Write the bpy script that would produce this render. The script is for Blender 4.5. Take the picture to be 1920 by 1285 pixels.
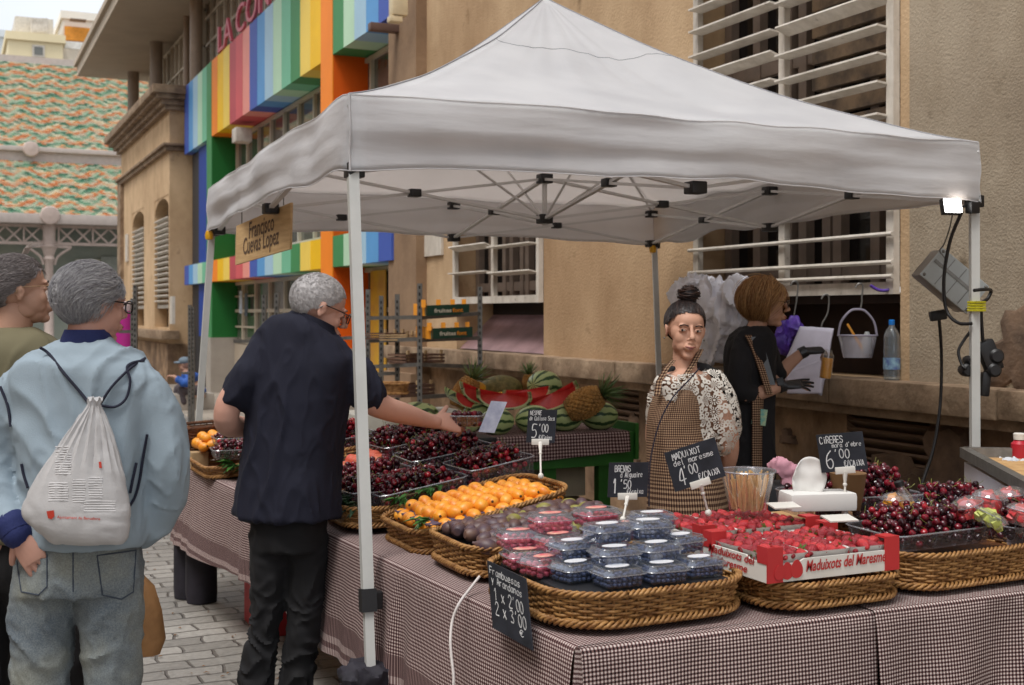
import bpy, bmesh, math, random
from mathutils import Vector, Matrix, Euler, noise
for o in list(bpy.data.objects): bpy.data.objects.remove(o)
R = math.radians
SC = bpy.context.scene
COL = SC.collection
rnd = random.Random(7)
V = Vector
# ---------------------------------------------------------------- camera
F = 2293.0; HC = 1.58; YAW = R(24.71)
CY, SY = math.cos(YAW), math.sin(YAW)
cam_d = bpy.data.cameras.new('camera'); cam = bpy.data.objects.new('camera', cam_d); COL.objects.link(cam)
cam.location = (0, 0, HC); cam.rotation_euler = (R(90), 0, -YAW)
cam_d.sensor_width = 36; cam_d.lens = F / 1920 * 36
cam_d.shift_y = -54.5 / 1920
cam_d.clip_start = 0.05; cam_d.clip_end = 600
cam_d.dof.use_dof = True; cam_d.dof.focus_distance = 4.2; cam_d.dof.aperture_fstop = 5.6
SC.camera = cam
# ---------------------------------------------------------------- light
w = bpy.data.worlds.new('World'); SC.world = w; w.use_nodes = True
nt = w.node_tree; nt.nodes.clear()
SUN_EL, SUN_AZ = R(64), R(240)      # azimuth measured clockwise from +Y
sky = nt.nodes.new('ShaderNodeTexSky'); sky.sky_type = 'NISHITA'; sky.sun_disc = False
sky.sun_elevation = SUN_EL; sky.sun_rotation = SUN_AZ; sky.air_density = 1.0; sky.dust_density = 6.0; sky.ozone_density = 0.6
hs = nt.nodes.new('ShaderNodeHueSaturation'); hs.inputs['Saturation'].default_value = 0.42; hs.inputs['Value'].default_value = 1.0
bg = nt.nodes.new('ShaderNodeBackground'); bg.inputs['Strength'].default_value = 0.15
wo = nt.nodes.new('ShaderNodeOutputWorld')
tcw = nt.nodes.new('ShaderNodeTexCoord'); cn = nt.nodes.new('ShaderNodeTexNoise'); cn.inputs['Scale'].default_value = 2.2; cn.inputs['Detail'].default_value = 6
cr = nt.nodes.new('ShaderNodeValToRGB'); cr.color_ramp.elements[0].position = .3; cr.color_ramp.elements[0].color = (.5, .5, .5, 1); cr.color_ramp.elements[1].position = .6; cr.color_ramp.elements[1].color = (.95, .95, .95, 1)
mxw = nt.nodes.new('ShaderNodeMix'); mxw.data_type = 'RGBA'; mxw.inputs[7].default_value = (5.1, 5.35, 5.7, 1)      # bright thin cloud over most of the sky
nt.links.new(tcw.outputs['Generated'], cn.inputs['Vector']); nt.links.new(cn.outputs[0], cr.inputs[0]); nt.links.new(cr.outputs[0], mxw.inputs[0])
nt.links.new(sky.outputs[0], hs.inputs['Color']); nt.links.new(hs.outputs[0], mxw.inputs[6]); nt.links.new(mxw.outputs[2], bg.inputs['Color']); nt.links.new(bg.outputs[0], wo.inputs[0])
sd = bpy.data.lights.new('sun', 'SUN'); sd.energy = 1.5; sd.angle = R(20); sd.color = (1.0, 0.975, 0.94)
sun = bpy.data.objects.new('sun', sd); COL.objects.link(sun)
sun_dir = V((math.sin(SUN_AZ) * math.cos(SUN_EL), math.cos(SUN_AZ) * math.cos(SUN_EL), math.sin(SUN_EL)))
sun.rotation_euler = sun_dir.to_track_quat('Z', 'Y').to_euler()
SC.view_settings.view_transform = 'Standard'; SC.view_settings.look = 'None'
SC.view_settings.exposure = 0.62; SC.view_settings.gamma = 1
SC.render.engine = 'CYCLES'
SC.cycles.max_bounces = 8; SC.cycles.transparent_max_bounces = 24
SC.render.resolution_x = 1024; SC.render.resolution_y = 685

# ---------------------------------------------------------------- measuring helpers (photo pixel + real distance -> place)
def W(px, py, d):
    lat = (px - 960) / F * d; z = HC - (py - 588) / F * d
    return V((lat * CY + d * SY, d * CY - lat * SY, z))
def G(px, py, z):
    return W(px, py, F * (HC - z) / (py - 588))
def WX(px, py, X):
    r = (px - 960) / F
    return W(px, py, X / (r * CY + SY))
def WY(px, py, Y):
    r = (px - 960) / F
    return W(px, py, Y / (CY - r * SY))
CR = V((CY, -SY, 0)); CF = V((SY, CY, 0)); UP = V((0, 0, 1))    # camera-right and camera-forward as compass directions

# ---------------------------------------------------------------- materials
def lin(r, g=None, b=None):
    if g is None: r, g, b = r
    f = lambda c: (c / 255 / 12.92) if c / 255 <= 0.04045 else ((c / 255 + 0.055) / 1.055) ** 2.4
    return (f(r), f(g), f(b), 1)
MATS = {}
def newmat(name):
    m = bpy.data.materials.new(name); m.use_nodes = True
    n = m.node_tree.nodes; b = n['Principled BSDF']; MATS[name] = m
    return m, m.node_tree, b
def nd(nt, t, **kw):
    n = nt.nodes.new('ShaderNode' + t)
    for k, v in kw.items():
        if k in n.inputs: n.inputs[k].default_value = v
        else: setattr(n, k, v)
    return n
def mth(nt, op, a, b=None, c=None):
    n = nt.nodes.new('ShaderNodeMath'); n.operation = op
    for i, x in enumerate((a, b, c)):
        if x is None: continue
        if isinstance(x, (int, float)): n.inputs[i].default_value = x
        else: nt.links.new(x, n.inputs[i])
    return n.outputs[0]
def mixc(nt, fac, a, b, mode='MIX'):
    n = nt.nodes.new('ShaderNodeMix'); n.data_type = 'RGBA'; n.blend_type = mode
    for s, x in ((0, fac), (6, a), (7, b)):
        if isinstance(x, (int, float)): n.inputs[s].default_value = x
        elif isinstance(x, tuple): n.inputs[s].default_value = x
        else: nt.links.new(x, n.inputs[s])
    return n.outputs[2]
def ramp(nt, src, stops):
    n = nt.nodes.new('ShaderNodeValToRGB'); e = n.color_ramp.elements
    while len(e) < len(stops): e.new(0.5)
    for i, (p, c) in enumerate(stops):
        e[i].position = p; e[i].color = c if len(c) == 4 else (*c, 1)
    nt.links.new(src, n.inputs[0]); return n.outputs[0]
def M(name, col, rough=0.6, var=0.12, vs=6.0, bump=0.0, bs=60.0, metal=0.0, spec=0.5, sub=0.0, coat=0.0, emit=None, es=0.0, stretch=None, col2=None, detail=4, rv=0.0, trans=0.0):
    """procedural principled material: colour with broken variation, optional bump"""
    if name in MATS: return MATS[name]
    m, t, b = newmat(name)
    c = lin(col) if max(col[:3]) > 1 else (*col[:3], 1)
    tc = nd(t, 'TexCoord'); co = tc.outputs['Object']
    if stretch:
        mp = nd(t, 'Mapping'); mp.inputs['Scale'].default_value = stretch; t.links.new(co, mp.inputs[0]); co = mp.outputs[0]
    if var > 0 or col2:
        nz = nd(t, 'TexNoise', Scale=vs, Detail=detail, Roughness=0.6); t.links.new(co, nz.inputs['Vector'])
        if col2: c2 = lin(col2) if max(col2[:3]) > 1 else (*col2[:3], 1)
        else: c2 = tuple(min(1, x * (1 + var)) for x in c[:3]) + (1,)
        c1 = c if col2 else tuple(x * (1 - var) for x in c[:3]) + (1,)
        out = ramp(t, nz.outputs[0], [(0.36, c1), (0.64, c2)])
        t.links.new(out, b.inputs['Base Color'])
        if rv:
            t.links.new(mth(t, 'MULTIPLY_ADD', nz.outputs[0], rv, rough - rv / 2), b.inputs['Roughness'])
    else: b.inputs['Base Color'].default_value = c
    b.inputs['Roughness'].default_value = rough; b.inputs['Metallic'].default_value = metal
    b.inputs['Specular IOR Level'].default_value = spec
    if sub: b.inputs['Subsurface Weight'].default_value = sub; b.inputs['Subsurface Radius'].default_value = (0.01, 0.004, 0.002); b.inputs['Subsurface Scale'].default_value = 1.0
    if coat: b.inputs['Coat Weight'].default_value = coat; b.inputs['Coat Roughness'].default_value = 0.1
    if trans: b.inputs['Transmission Weight'].default_value = trans
    if emit: b.inputs['Emission Color'].default_value = emit; b.inputs['Emission Strength'].default_value = es
    if bump:
        nb = nd(t, 'TexNoise', Scale=bs, Detail=3.0); t.links.new(co, nb.inputs['Vector'])
        bp = nd(t, 'Bump', Strength=min(1, bump), Distance=0.01 if bump <= 1 else 0.01 * bump); t.links.new(nb.outputs[0], bp.inputs['Height']); t.links.new(bp.outputs[0], b.inputs['Normal'])
    return m
def weather(m, lo=.72, hi=1.05, sc=(1.0, 1.0, .55), spots=0.0):
    """run-off streaks and stains multiplied over a wall or paint colour"""
    t = m.node_tree; b = t.nodes['Principled BSDF']; l = b.inputs['Base Color'].links[0]; src = l.from_socket; tc = nd(t, 'TexCoord'); mp = nd(t, 'Mapping'); mp.inputs['Scale'].default_value = sc; t.links.new(tc.outputs['Object'], mp.inputs[0])
    n = nd(t, 'TexNoise', Scale=2.4, Detail=9.0, Roughness=.68); t.links.new(mp.outputs[0], n.inputs['Vector']); c = mixc(t, 1.0, src, ramp(t, n.outputs[0], [(.34, (lo, lo * .97, lo * .93)), (.58, (hi, hi, hi))]), 'MULTIPLY')
    if spots:
        v = nd(t, 'TexNoise', Scale=spots, Detail=5.0, Roughness=.6); t.links.new(tc.outputs['Object'], v.inputs['Vector']); c = mixc(t, 1.0, c, ramp(t, v.outputs[0], [(.26, (.55, .52, .48)), (.36, (1, 1, 1))]), 'MULTIPLY')
    t.links.new(c, b.inputs['Base Color']); return m
def clear(name, tint=(0.9, 0.92, 0.95), haze=0.10, gloss=0.25, rough=0.08):
    """thin clear plastic or glass: mostly see-through with surface reflections and a little haze"""
    if name in MATS: return MATS[name]
    m = bpy.data.materials.new(name); m.use_nodes = True; MATS[name] = m
    t = m.node_tree; t.nodes.clear()
    out = nd(t, 'OutputMaterial'); tr = nd(t, 'BsdfTransparent'); tr.inputs[0].default_value = (*tint, 1)
    gl = nd(t, 'BsdfGlossy', Roughness=rough); gl.inputs[0].default_value = (1, 1, 1, 1)
    df = nd(t, 'BsdfDiffuse'); df.inputs[0].default_value = (*tint, 1)
    lw = nd(t, 'LayerWeight', Blend=0.35)
    m1 = nd(t, 'MixShader'); m1.inputs[0].default_value = haze
    t.links.new(tr.outputs[0], m1.inputs[1]); t.links.new(df.outputs[0], m1.inputs[2])
    m2 = nd(t, 'MixShader'); t.links.new(mth(t, 'MULTIPLY_ADD', lw.outputs['Facing'], gloss, 0.05), m2.inputs[0])
    t.links.new(m1.outputs[0], m2.inputs[1]); t.links.new(gl.outputs[0], m2.inputs[2])
    t.links.new(m2.outputs[0], out.inputs[0]); return m

# ---------------------------------------------------------------- mesh builder
class MB:
    def __init__(s): s.v = []; s.f = []; s.mi = []; s.uv = []; s.k = 0; s.hasuv = False
    def face(s, idx, uv=None):
        s.f.append(tuple(idx)); s.mi.append(s.k); s.uv.append(uv)
        if uv: s.hasuv = True
    def add(s, verts, faces, Mx=None):
        b = len(s.v)
        for p in verts:
            p = V(p); s.v.append(Mx @ p if Mx else p)
        for f in faces: s.face([b + i for i in f])
    def box(s, x0, x1, y0, y1, z0, z1, Mx=None, bev=0.0):
        if bev > 0:
            bev = min(bev, (x1 - x0) * .45, (y1 - y0) * .45, (z1 - z0) * .45)
            bm = bmesh.new(); bmesh.ops.create_cube(bm, size=1)
            for q in bm.verts: q.co = V(((x0 + x1) / 2 + q.co.x * (x1 - x0), (y0 + y1) / 2 + q.co.y * (y1 - y0), (z0 + z1) / 2 + q.co.z * (z1 - z0)))
            bmesh.ops.bevel(bm, geom=list(bm.edges), offset=bev, segments=2, profile=0.6, affect='EDGES')
            bm.verts.index_update(); s.add([q.co.copy() for q in bm.verts], [[q.index for q in f.verts] for f in bm.faces], Mx); bm.free(); return s
        vs = [(x0, y0, z0), (x1, y0, z0), (x1, y1, z0), (x0, y1, z0), (x0, y0, z1), (x1, y0, z1), (x1, y1, z1), (x0, y1, z1)]
        s.add(vs, [(3, 2, 1, 0), (4, 5, 6, 7), (0, 1, 5, 4), (1, 2, 6, 5), (2, 3, 7, 6), (3, 0, 4, 7)], Mx); return s
    def rings(s, rings, closed=False, cap=True):
        n = len(rings[0]); b = len(s.v)
        for r in rings: s.v.extend(V(p) for p in r)
        m = len(rings)
        for i in range(m if closed else m - 1):
            j = (i + 1) % m
            for k in range(n):
                l = (k + 1) % n
                s.face((b + i * n + k, b + i * n + l, b + j * n + l, b + j * n + k))
        if cap and not closed:
            s.face([b + k for k in range(n)][::-1]); s.face([b + (m - 1) * n + k for k in range(n)])
        return s
    def tube(s, pts, r, n=8, closed=False, cap=True):
        pts = [V(p) for p in pts]; m = len(pts); rr = r if isinstance(r, (list, tuple)) else [r] * m
        rings = []; up = None
        for i in range(m):
            a = pts[(i - 1) % m] if (closed or i > 0) else pts[i]; c = pts[(i + 1) % m] if (closed or i < m - 1) else pts[i]
            t = (c - a)
            if t.length < 1e-9: t = V((0, 0, 1))
            t.normalize()
            if up is None:
                up = V((0, 0, 1)) if abs(t.z) < 0.9 else V((1, 0, 0))
            sx = t.cross(up)
            if sx.length < 1e-6: sx = t.orthogonal()
            sx.normalize(); up = sx.cross(t).normalized()
            rings.append([pts[i] + (sx * math.cos(6.28318 * k / n) + up * math.sin(6.28318 * k / n)) * rr[i] for k in range(n)])
        return s.rings(rings, closed, cap)
    def bar(s, a, b, w, h=None, side=None):
        """rectangular bar from a to b"""
        a = V(a); b = V(b); h = h or w; t = (b - a).normalized()
        sx = t.cross(V((0, 0, 1)))
        if sx.length < 1e-4: sx = V(side) if side else V((1, 0, 0))
        sx.normalize(); uz = sx.cross(t).normalized()
        q = [(-1, -1), (1, -1), (1, 1), (-1, 1)]
        return s.rings([[p + sx * (i * w / 2) + uz * (j * h / 2) for i, j in q] for p in (a, b)])
    def ell(s, c, r, Mr=None, u=12, v=8):
        c = V(c); r = r if isinstance(r, (tuple, list, Vector)) else (r, r, r)
        rings = []
        for i in range(1, v):
            th = math.pi * i / v
            rings.append([V((r[0] * math.sin(th) * math.cos(6.28318 * k / u), r[1] * math.sin(th) * math.sin(6.28318 * k / u), -r[2] * math.cos(th))) for k in range(u)])
        b = len(s.v); tr = lambda p: c + (Mr @ p if Mr else p)
        for q in rings: s.v.extend(tr(p) for p in q)
        bo = len(s.v); s.v.append(tr(V((0, 0, -r[2])))); to = len(s.v); s.v.append(tr(V((0, 0, r[2]))))
        for i in range(v - 2):
            for k in range(u):
                l = (k + 1) % u; s.face((b + i * u + k, b + i * u + l, b + (i + 1) * u + l, b + (i + 1) * u + k))
        for k in range(u):
            l = (k + 1) % u; s.face((bo, b + l, b + k)); s.face((to, b + (v - 2) * u + k, b + (v - 2) * u + l))
        return s
    def lathe(s, c, prof, n=20, Mr=None, cap=True):
        c = V(c); rings = []
        for r, z in prof:
            q = []
            for k in range(n):
                p = V((r * math.cos(6.28318 * k / n), r * math.sin(6.28318 * k / n), z))
                q.append(c + (Mr @ p if Mr else p))
            rings.append(q)
        return s.rings(rings, False, cap)
    def grid(s, fn, nu, nv, uvfn=None, flip=False):
        b = len(s.v)
        for j in range(nv + 1):
            for i in range(nu + 1): s.v.append(V(fn(i / nu, j / nv)))
        for j in range(nv):
            for i in range(nu):
                q = [(i, j), (i + 1, j), (i + 1, j + 1), (i, j + 1)]
                if flip: q = q[::-1]
                s.face([b + y * (nu + 1) + x for x, y in q], [uvfn(x / nu, y / nv) for x, y in q] if uvfn else None)
        return s
    def prism(s, pts, a, b):
        """extrude polygon pts (3D) by vector from offset a to b"""
        p0 = [V(p) + V(a) for p in pts]; p1 = [V(p) + V(b) for p in pts]
        return s.rings([p0, p1])
    def mesh(s, name, mats, org=V((0, 0, 0)), smooth=True, sharp=35, solid=0):
        me = bpy.data.meshes.new(name)
        me.from_pydata([tuple(p - org) for p in s.v], [], s.f)
        for m in (mats if isinstance(mats, (list, tuple)) else [mats]): me.materials.append(m)
        me.polygons.foreach_set('material_index', s.mi)
        if s.hasuv:
            uvl = me.uv_layers.new(name='UVMap'); k = 0
            for f, u in zip(s.f, s.uv):
                for i in range(len(f)):
                    uvl.data[k].uv = u[i] if u else (0, 0); k += 1
        if smooth:
            me.polygons.foreach_set('use_smooth', [True] * len(me.polygons))
            me.update()
            try: me.set_sharp_from_angle(angle=R(sharp))
            except Exception: pass
        me.update(); return me
    def build(s, name, mats, parent=None, smooth=True, sharp=35, origin=None):
        if parent is not None: org = V(parent['_w'])
        elif origin is not None: org = V(origin)
        else:
            xs = [p.x for p in s.v]; ys = [p.y for p in s.v]; zs = [p.z for p in s.v]
            org = V(((min(xs) + max(xs)) / 2, (min(ys) + max(ys)) / 2, min(zs)))
        me = s.mesh(name, mats, org, smooth, sharp)
        o = bpy.data.objects.new(name, me); COL.objects.link(o)
        if parent is not None: o.parent = parent; o['_w'] = parent['_w']
        else: o.location = org; o['_w'] = tuple(org)
        return o
def tag(o, label=None, cat=None, group=None, kind=None):
    if label: o['label'] = label
    if cat: o['category'] = cat
    if group: o['group'] = group
    if kind: o['kind'] = kind
    return o
def thing(name, label, cat, loc=(0, 0, 0), group=None):
    o = bpy.data.objects.new(name, None); COL.objects.link(o); o.empty_display_size = 0.1
    o.location = loc; o['_w'] = tuple(loc); return tag(o, label, cat, group)
def structure(name, mb, m, **kw): return tag(mb.build(name, m, **kw), kind='structure')
def kids(o): return [c for c in COL.objects if c.parent == o]
def copy_tree(o, parent=None):
    c = o.copy(); COL.objects.link(c); c.parent = parent
    for ch in kids(o): copy_tree(ch, c)
    return c
def place(o, loc, rz=0, rx=0, ry=0, label=None, group=None, s=None):
    o.location = loc; o.rotation_euler = (rx, ry, rz)
    if s: o.scale = (s, s, s) if isinstance(s, (int, float)) else s
    return tag(o, label, None, group)
def RM(x=0, y=0, z=0): return Euler((x, y, z)).to_matrix()
def T4(loc=(0, 0, 0), x=0, y=0, z=0): return Matrix.Translation(V(loc)) @ Euler((x, y, z)).to_matrix().to_4x4()
def lerp(a, b, t): return a + (b - a) * t
def sm(t): t = max(0, min(1, t)); return t * t * (3 - 2 * t)
def nz(p, s=1.0): return noise.noise(V(p) * s)
def spline(pts, k=6):
    """Catmull-Rom through tuples"""
    P = [tuple(p) for p in pts]; P = [P[0]] + P + [P[-1]]; out = []
    for i in range(1, len(P) - 2):
        for j in range(k):
            t = j / k; q = []
            for a, b, c, d in zip(P[i - 1], P[i], P[i + 1], P[i + 2]):
                q.append(0.5 * (2 * b + (c - a) * t + (2 * a - 5 * b + 4 * c - d) * t * t + (3 * b - a - 3 * c + d) * t ** 3))
            out.append(tuple(q))
    out.append(P[-2]); return out
def remesh(mb, voxel=0.006, smooth=3, name='tmp'):
    """union of overlapping solids as one continuous skin"""
    me = mb.mesh(name, MATS.get('tmpmat') or newmat('tmpmat')[0], smooth=False)
    o = bpy.data.objects.new('tmpo', me); COL.objects.link(o)
    r = o.modifiers.new('r', 'REMESH'); r.mode = 'VOXEL'; r.voxel_size = voxel; r.use_smooth_shade = True
    if smooth:
        q = o.modifiers.new('s', 'SMOOTH'); q.iterations = smooth; q.factor = 0.5
    dg = bpy.context.evaluated_depsgraph_get(); e = o.evaluated_get(dg); m2 = e.to_mesh()
    out = MB(); out.v = [v.co.copy() for v in m2.vertices]
    for p in m2.polygons: out.face(p.vertices)
    e.to_mesh_clear(); bpy.data.objects.remove(o); bpy.data.meshes.remove(me)
    return out
def join(*mbs):
    o = MB()
    for i, m in enumerate(mbs):
        b = len(o.v); o.v.extend(m.v)
        for f, mi, uv in zip(m.f, m.mi, m.uv): o.f.append(tuple(b + x for x in f)); o.mi.append(mi); o.uv.append(uv)
        o.hasuv |= m.hasuv
    return o
# ---------------------------------------------------------------- hand lettering (pen strokes on a 4 x 6 cell)
GL = {
'A':"0,0 2,6 4,0|1,2 3,2",'B':"0,0 0,6 3,6 3.6,5 3,3.4 0,3.2|3,3.4 4,2 3.4,.4 0,0",'C':"4,5 3,6 1,6 0,4.5 0,1.5 1,0 3,0 4,1",'D':"0,0 0,6 2.5,6 4,4 4,2 2.5,0 0,0",
'E':"4,6 0,6 0,0 4,0|0,3 3,3",'F':"4,6 0,6 0,0|0,3 3,3",'H':"0,0 0,6|4,0 4,6|0,3 4,3",'I':"2,0 2,6",'J':"3,6 3,1 2,0 .5,.5",'K':"0,0 0,6|4,6 0,2.6|1.3,3.6 4,0",'L':"0,6 0,0 4,0",
'M':"0,0 .4,6 2,2.5 3.6,6 4,0",'N':"0,0 0,6 4,0 4,6",'O':"2,6 .5,5 0,3 .5,1 2,0 3.5,1 4,3 3.5,5 2,6",'P':"0,0 0,6 3,6 4,4.6 3,3 0,3",'R':"0,0 0,6 3,6 4,4.6 3,3.2 0,3|1.6,3 4,0",
'S':"4,5 3,6 1,6 0,4.6 1,3.3 3,2.8 4,1.5 3,0 1,0 0,1",'T':"0,6 4,6|2,6 2,0",'U':"0,6 0,1.5 1,0 3,0 4,1.5 4,6",'V':"0,6 2,0 4,6",'X':"0,0 4,6|0,6 4,0",'Z':"0,6 4,6 0,0 4,0",
'a':"3.4,3 2.6,4 1,3.8 0,2 .6,.3 2,0 3.4,1.4|3.5,4 3.4,1 4,0",'b':"0,6 0,0 2.4,0 3.6,1.5 3,3.6 1,3.8 0,2.4",'c':"3.4,3.4 2,4 .4,3 0,1.6 1,.2 3.4,.4",'d':"3.5,3 2,4 .4,3 0,1.6 1,0 2.6,.2 3.5,1.6|3.5,6 3.5,0",
'e':"0,2 3.4,2.3 3,3.7 1.5,4 .2,3 0,1.4 1.2,0 3.4,.6",'f':"3.4,5.6 2.4,6 1.6,5 1.4,0|0,3.6 3,3.6",'g':"3.5,3 2,4 .4,3 .2,1.4 1.6,.2 3.4,1.4|3.5,4 3.5,-1 2,-2 .4,-1.3",'h':"0,6 0,0|0,2.4 1.6,4 3.2,3 3.4,0",'i':"2,4 2,0|2,5.2 2,5.5",
'l':"1.5,6 1.6,.6 2.6,0",'m':"0,4 0,0|0,2.6 1,4 2,3 2,0|2,2.6 3,4 4,3 4,0",'n':"0,4 0,0|0,2.4 1.8,4 3.2,3 3.4,0",'o':"2,4 .5,3.4 0,2 .5,.5 2,0 3.4,.5 4,2 3.4,3.4 2,4",'p':"0,4 0,-2|0,3 2,4 3.6,2.6 3,.4 1,0 0,1",
'r':"0,4 .2,0|.2,2.4 1.4,3.8 3,3.8",'s':"3.4,3.4 2,4 .5,3.2 1,2.2 3,1.6 3.2,.6 1.6,0 0,.6",'t':"1.6,5.6 1.6,.8 2.8,0 3.6,.6|.2,3.8 3.2,3.8",'u':"0,4 .2,1 1.4,0 3,.8 3.4,4|3.4,1 4,0",'v':"0,4 1.8,0 3.6,4",
'x':"0,0 3.6,4|0,4 3.6,0",'y':"0,4 1.8,.4|3.6,4 1,-2",'z':"0,4 3.6,4 0,0 3.6,0",'q':"3.5,3 2,4 .4,3 .2,1.2 1.6,0 3.4,1.4|3.5,4 3.5,-2",
'0':"2,6 .5,5 0,3 .5,1 2,0 3.5,1 4,3 3.5,5 2,6",'1':".6,4.4 2.2,6 2.2,0",'2':"0,4.6 1,6 3,6 4,4.4 0,0 4.4,0",'3':"0,5.4 2,6 3.6,4.8 1.6,3.3 3.8,2 3,.2 0,.3",'4':"2.4,0 2.8,6 0,2 4,2",'5':"4,6 .6,6 .3,3.4 2.6,3.6 4,2 2.8,.2 0,.2",'6':"3.6,6 1,4.4 0,2 1,.2 3,.2 4,1.8 3,3.2 .6,2.6",
"'":"1.5,6.4 1,5",'/':"0,-.6 3,6.4",'€':"4,5 2.6,6 1,5 .6,3 1,1 2.6,0 4,1|0,3.6 3,3.6|0,2.4 2.6,2.4",'.':"1,0 1.2,.3",'ó':"2,4 .5,3.4 0,2 .5,.5 2,0 3.4,.5 4,2 3.4,3.4 2,4|2,4.8 3,6",'½':"0,5 1,6 1,3.4|0,2 4,4.6|2.6,2 4,2.2 2.6,0 4,0"}
def lettering(mb, txt, org, ux, uz, n, h, width=None, pen=0.12, adv=5.2, jit=0.25, seed=1):
    """ribbons of chalk paint; org = left foot of text, ux/uz unit vectors, h = capital height"""
    r = random.Random(seed); sc = h / 6; total = adv * len(txt) * sc
    sx = sc if not width else width / (adv * len(txt))
    x = 0; off = n * 0.0016; pw = h * pen / 2
    for ch in txt:
        if ch != ' ' and ch in GL:
            jx, jy, sl = r.uniform(-jit, jit), r.uniform(-jit, jit), r.uniform(-.06, .06)
            for st in GL[ch].split('|'):
                p = [tuple(map(float, q.split(','))) for q in st.split()]
                if len(p) > 2: p = spline(p, 3)
                P = [org + ux * ((x + a + jx + b * sl) * sx) + uz * ((b + jy) * sc) + off for a, b in p]
                for i in range(len(P) - 1):
                    t = (P[i + 1] - P[i])
                    if t.length < 1e-7: continue
                    t.normalize(); s_ = t.cross(n).normalized() * pw; e = t * pw * .5
                    b0 = len(mb.v); mb.v += [P[i] - s_ - e, P[i] + s_ - e, P[i + 1] + s_ + e, P[i + 1] - s_ + e]; mb.face((b0, b0 + 1, b0 + 2, b0 + 3))
        x += adv
def type_mesh(mb, txt, org, ux, uz, h, width=None, shear=0.0, bold=0.0, depth=0.0, lift=0.002, k=None):
    """printed type from the built-in font"""
    c = bpy.data.curves.new('t', 'FONT'); c.body = txt; c.size = 1; c.shear = shear; c.offset = bold; c.extrude = 0; c.resolution_u = 3; c.fill_mode = 'BOTH' if False else 'BOTH'
    c.dimensions = '2D'
    o = bpy.data.objects.new('t', c); COL.objects.link(o)
    dg = bpy.context.evaluated_depsgraph_get(); me = bpy.data.meshes.new_from_object(o.evaluated_get(dg))
    vs = [v.co.copy() for v in me.vertices]; fs = [list(p.vertices) for p in me.polygons]
    bpy.data.objects.remove(o); bpy.data.curves.remove(c); bpy.data.meshes.remove(me)
    x0 = min(v.x for v in vs); x1 = max(v.x for v in vs); capH = 0.70
    sx = (width / (x1 - x0)) if width else h / capH; sz = h / capH; n = ux.cross(uz).normalized()
    if k is not None: mb.k = k
    b = len(mb.v)
    for p in vs: mb.v.append(org + ux * ((p.x - x0) * sx) + uz * (p.y * sz) + n * lift)
    for f in fs: mb.face([b + i for i in f])
    return (x1 - x0) * sx
# ================================================================ SETTING
newmat('tmpmat')
stucco = M('stucco', (196, 168, 134), .92, vs=.4, bump=.5, bs=45, col2=(168, 138, 106), detail=9, spec=.2)
stucco_rough = M('stucco_rough', (168, 154, 134), .95, vs=.8, bump=.55, bs=75, col2=(144, 130, 112), detail=8, spec=.15)
stucco_far = M('stucco_far', (206, 176, 140), .92, vs=.5, bump=.3, bs=30, col2=(184, 154, 120), detail=7, spec=.2)
stone = M('ledge_stone', (160, 138, 114), .85, vs=2.5, bump=.6, bs=30, col2=(124, 102, 82), detail=8, spec=.25)
plinth_m = M('plinth_plaster', (160, 132, 104), .93, vs=1.6, bump=.7, bs=26, col2=(104, 84, 68), detail=9, spec=.2)
whitewood = M('white_louvre_paint', (206, 198, 186), .55, var=.06, vs=9)
greywood = M('grey_window_frame', (128, 112, 100), .6, var=.1, vs=8)
darkglass = M('dark_window_glass', (26, 24, 24), .08, var=.2, vs=1.5, spec=.6)
glass_wall = M('window_glass', (92, 92, 84), .06, var=.25, vs=.7, spec=.8)
dark_in = M('dark_interior', (34, 26, 22), .9, var=.2)
steel = M('galvanised_steel', (128, 126, 122), .42, var=.15, vs=20, metal=.7, bump=.1)
iron_pink = M('painted_ironwork', (176, 158, 148), .6, var=.08, vs=4)

weather(stucco, .86, 1.05, spots=2.5); weather(stucco_rough, .86, 1.05, spots=4); weather(stucco_far, .84, 1.05, spots=3); weather(plinth_m, .6, 1.1, (1.5, 1.5, .8), 5); weather(stone, .6, 1.1, (2, 2, 2), 8); weather(whitewood, .80, 1.04, (3, 3, 1.2), 14)
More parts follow.
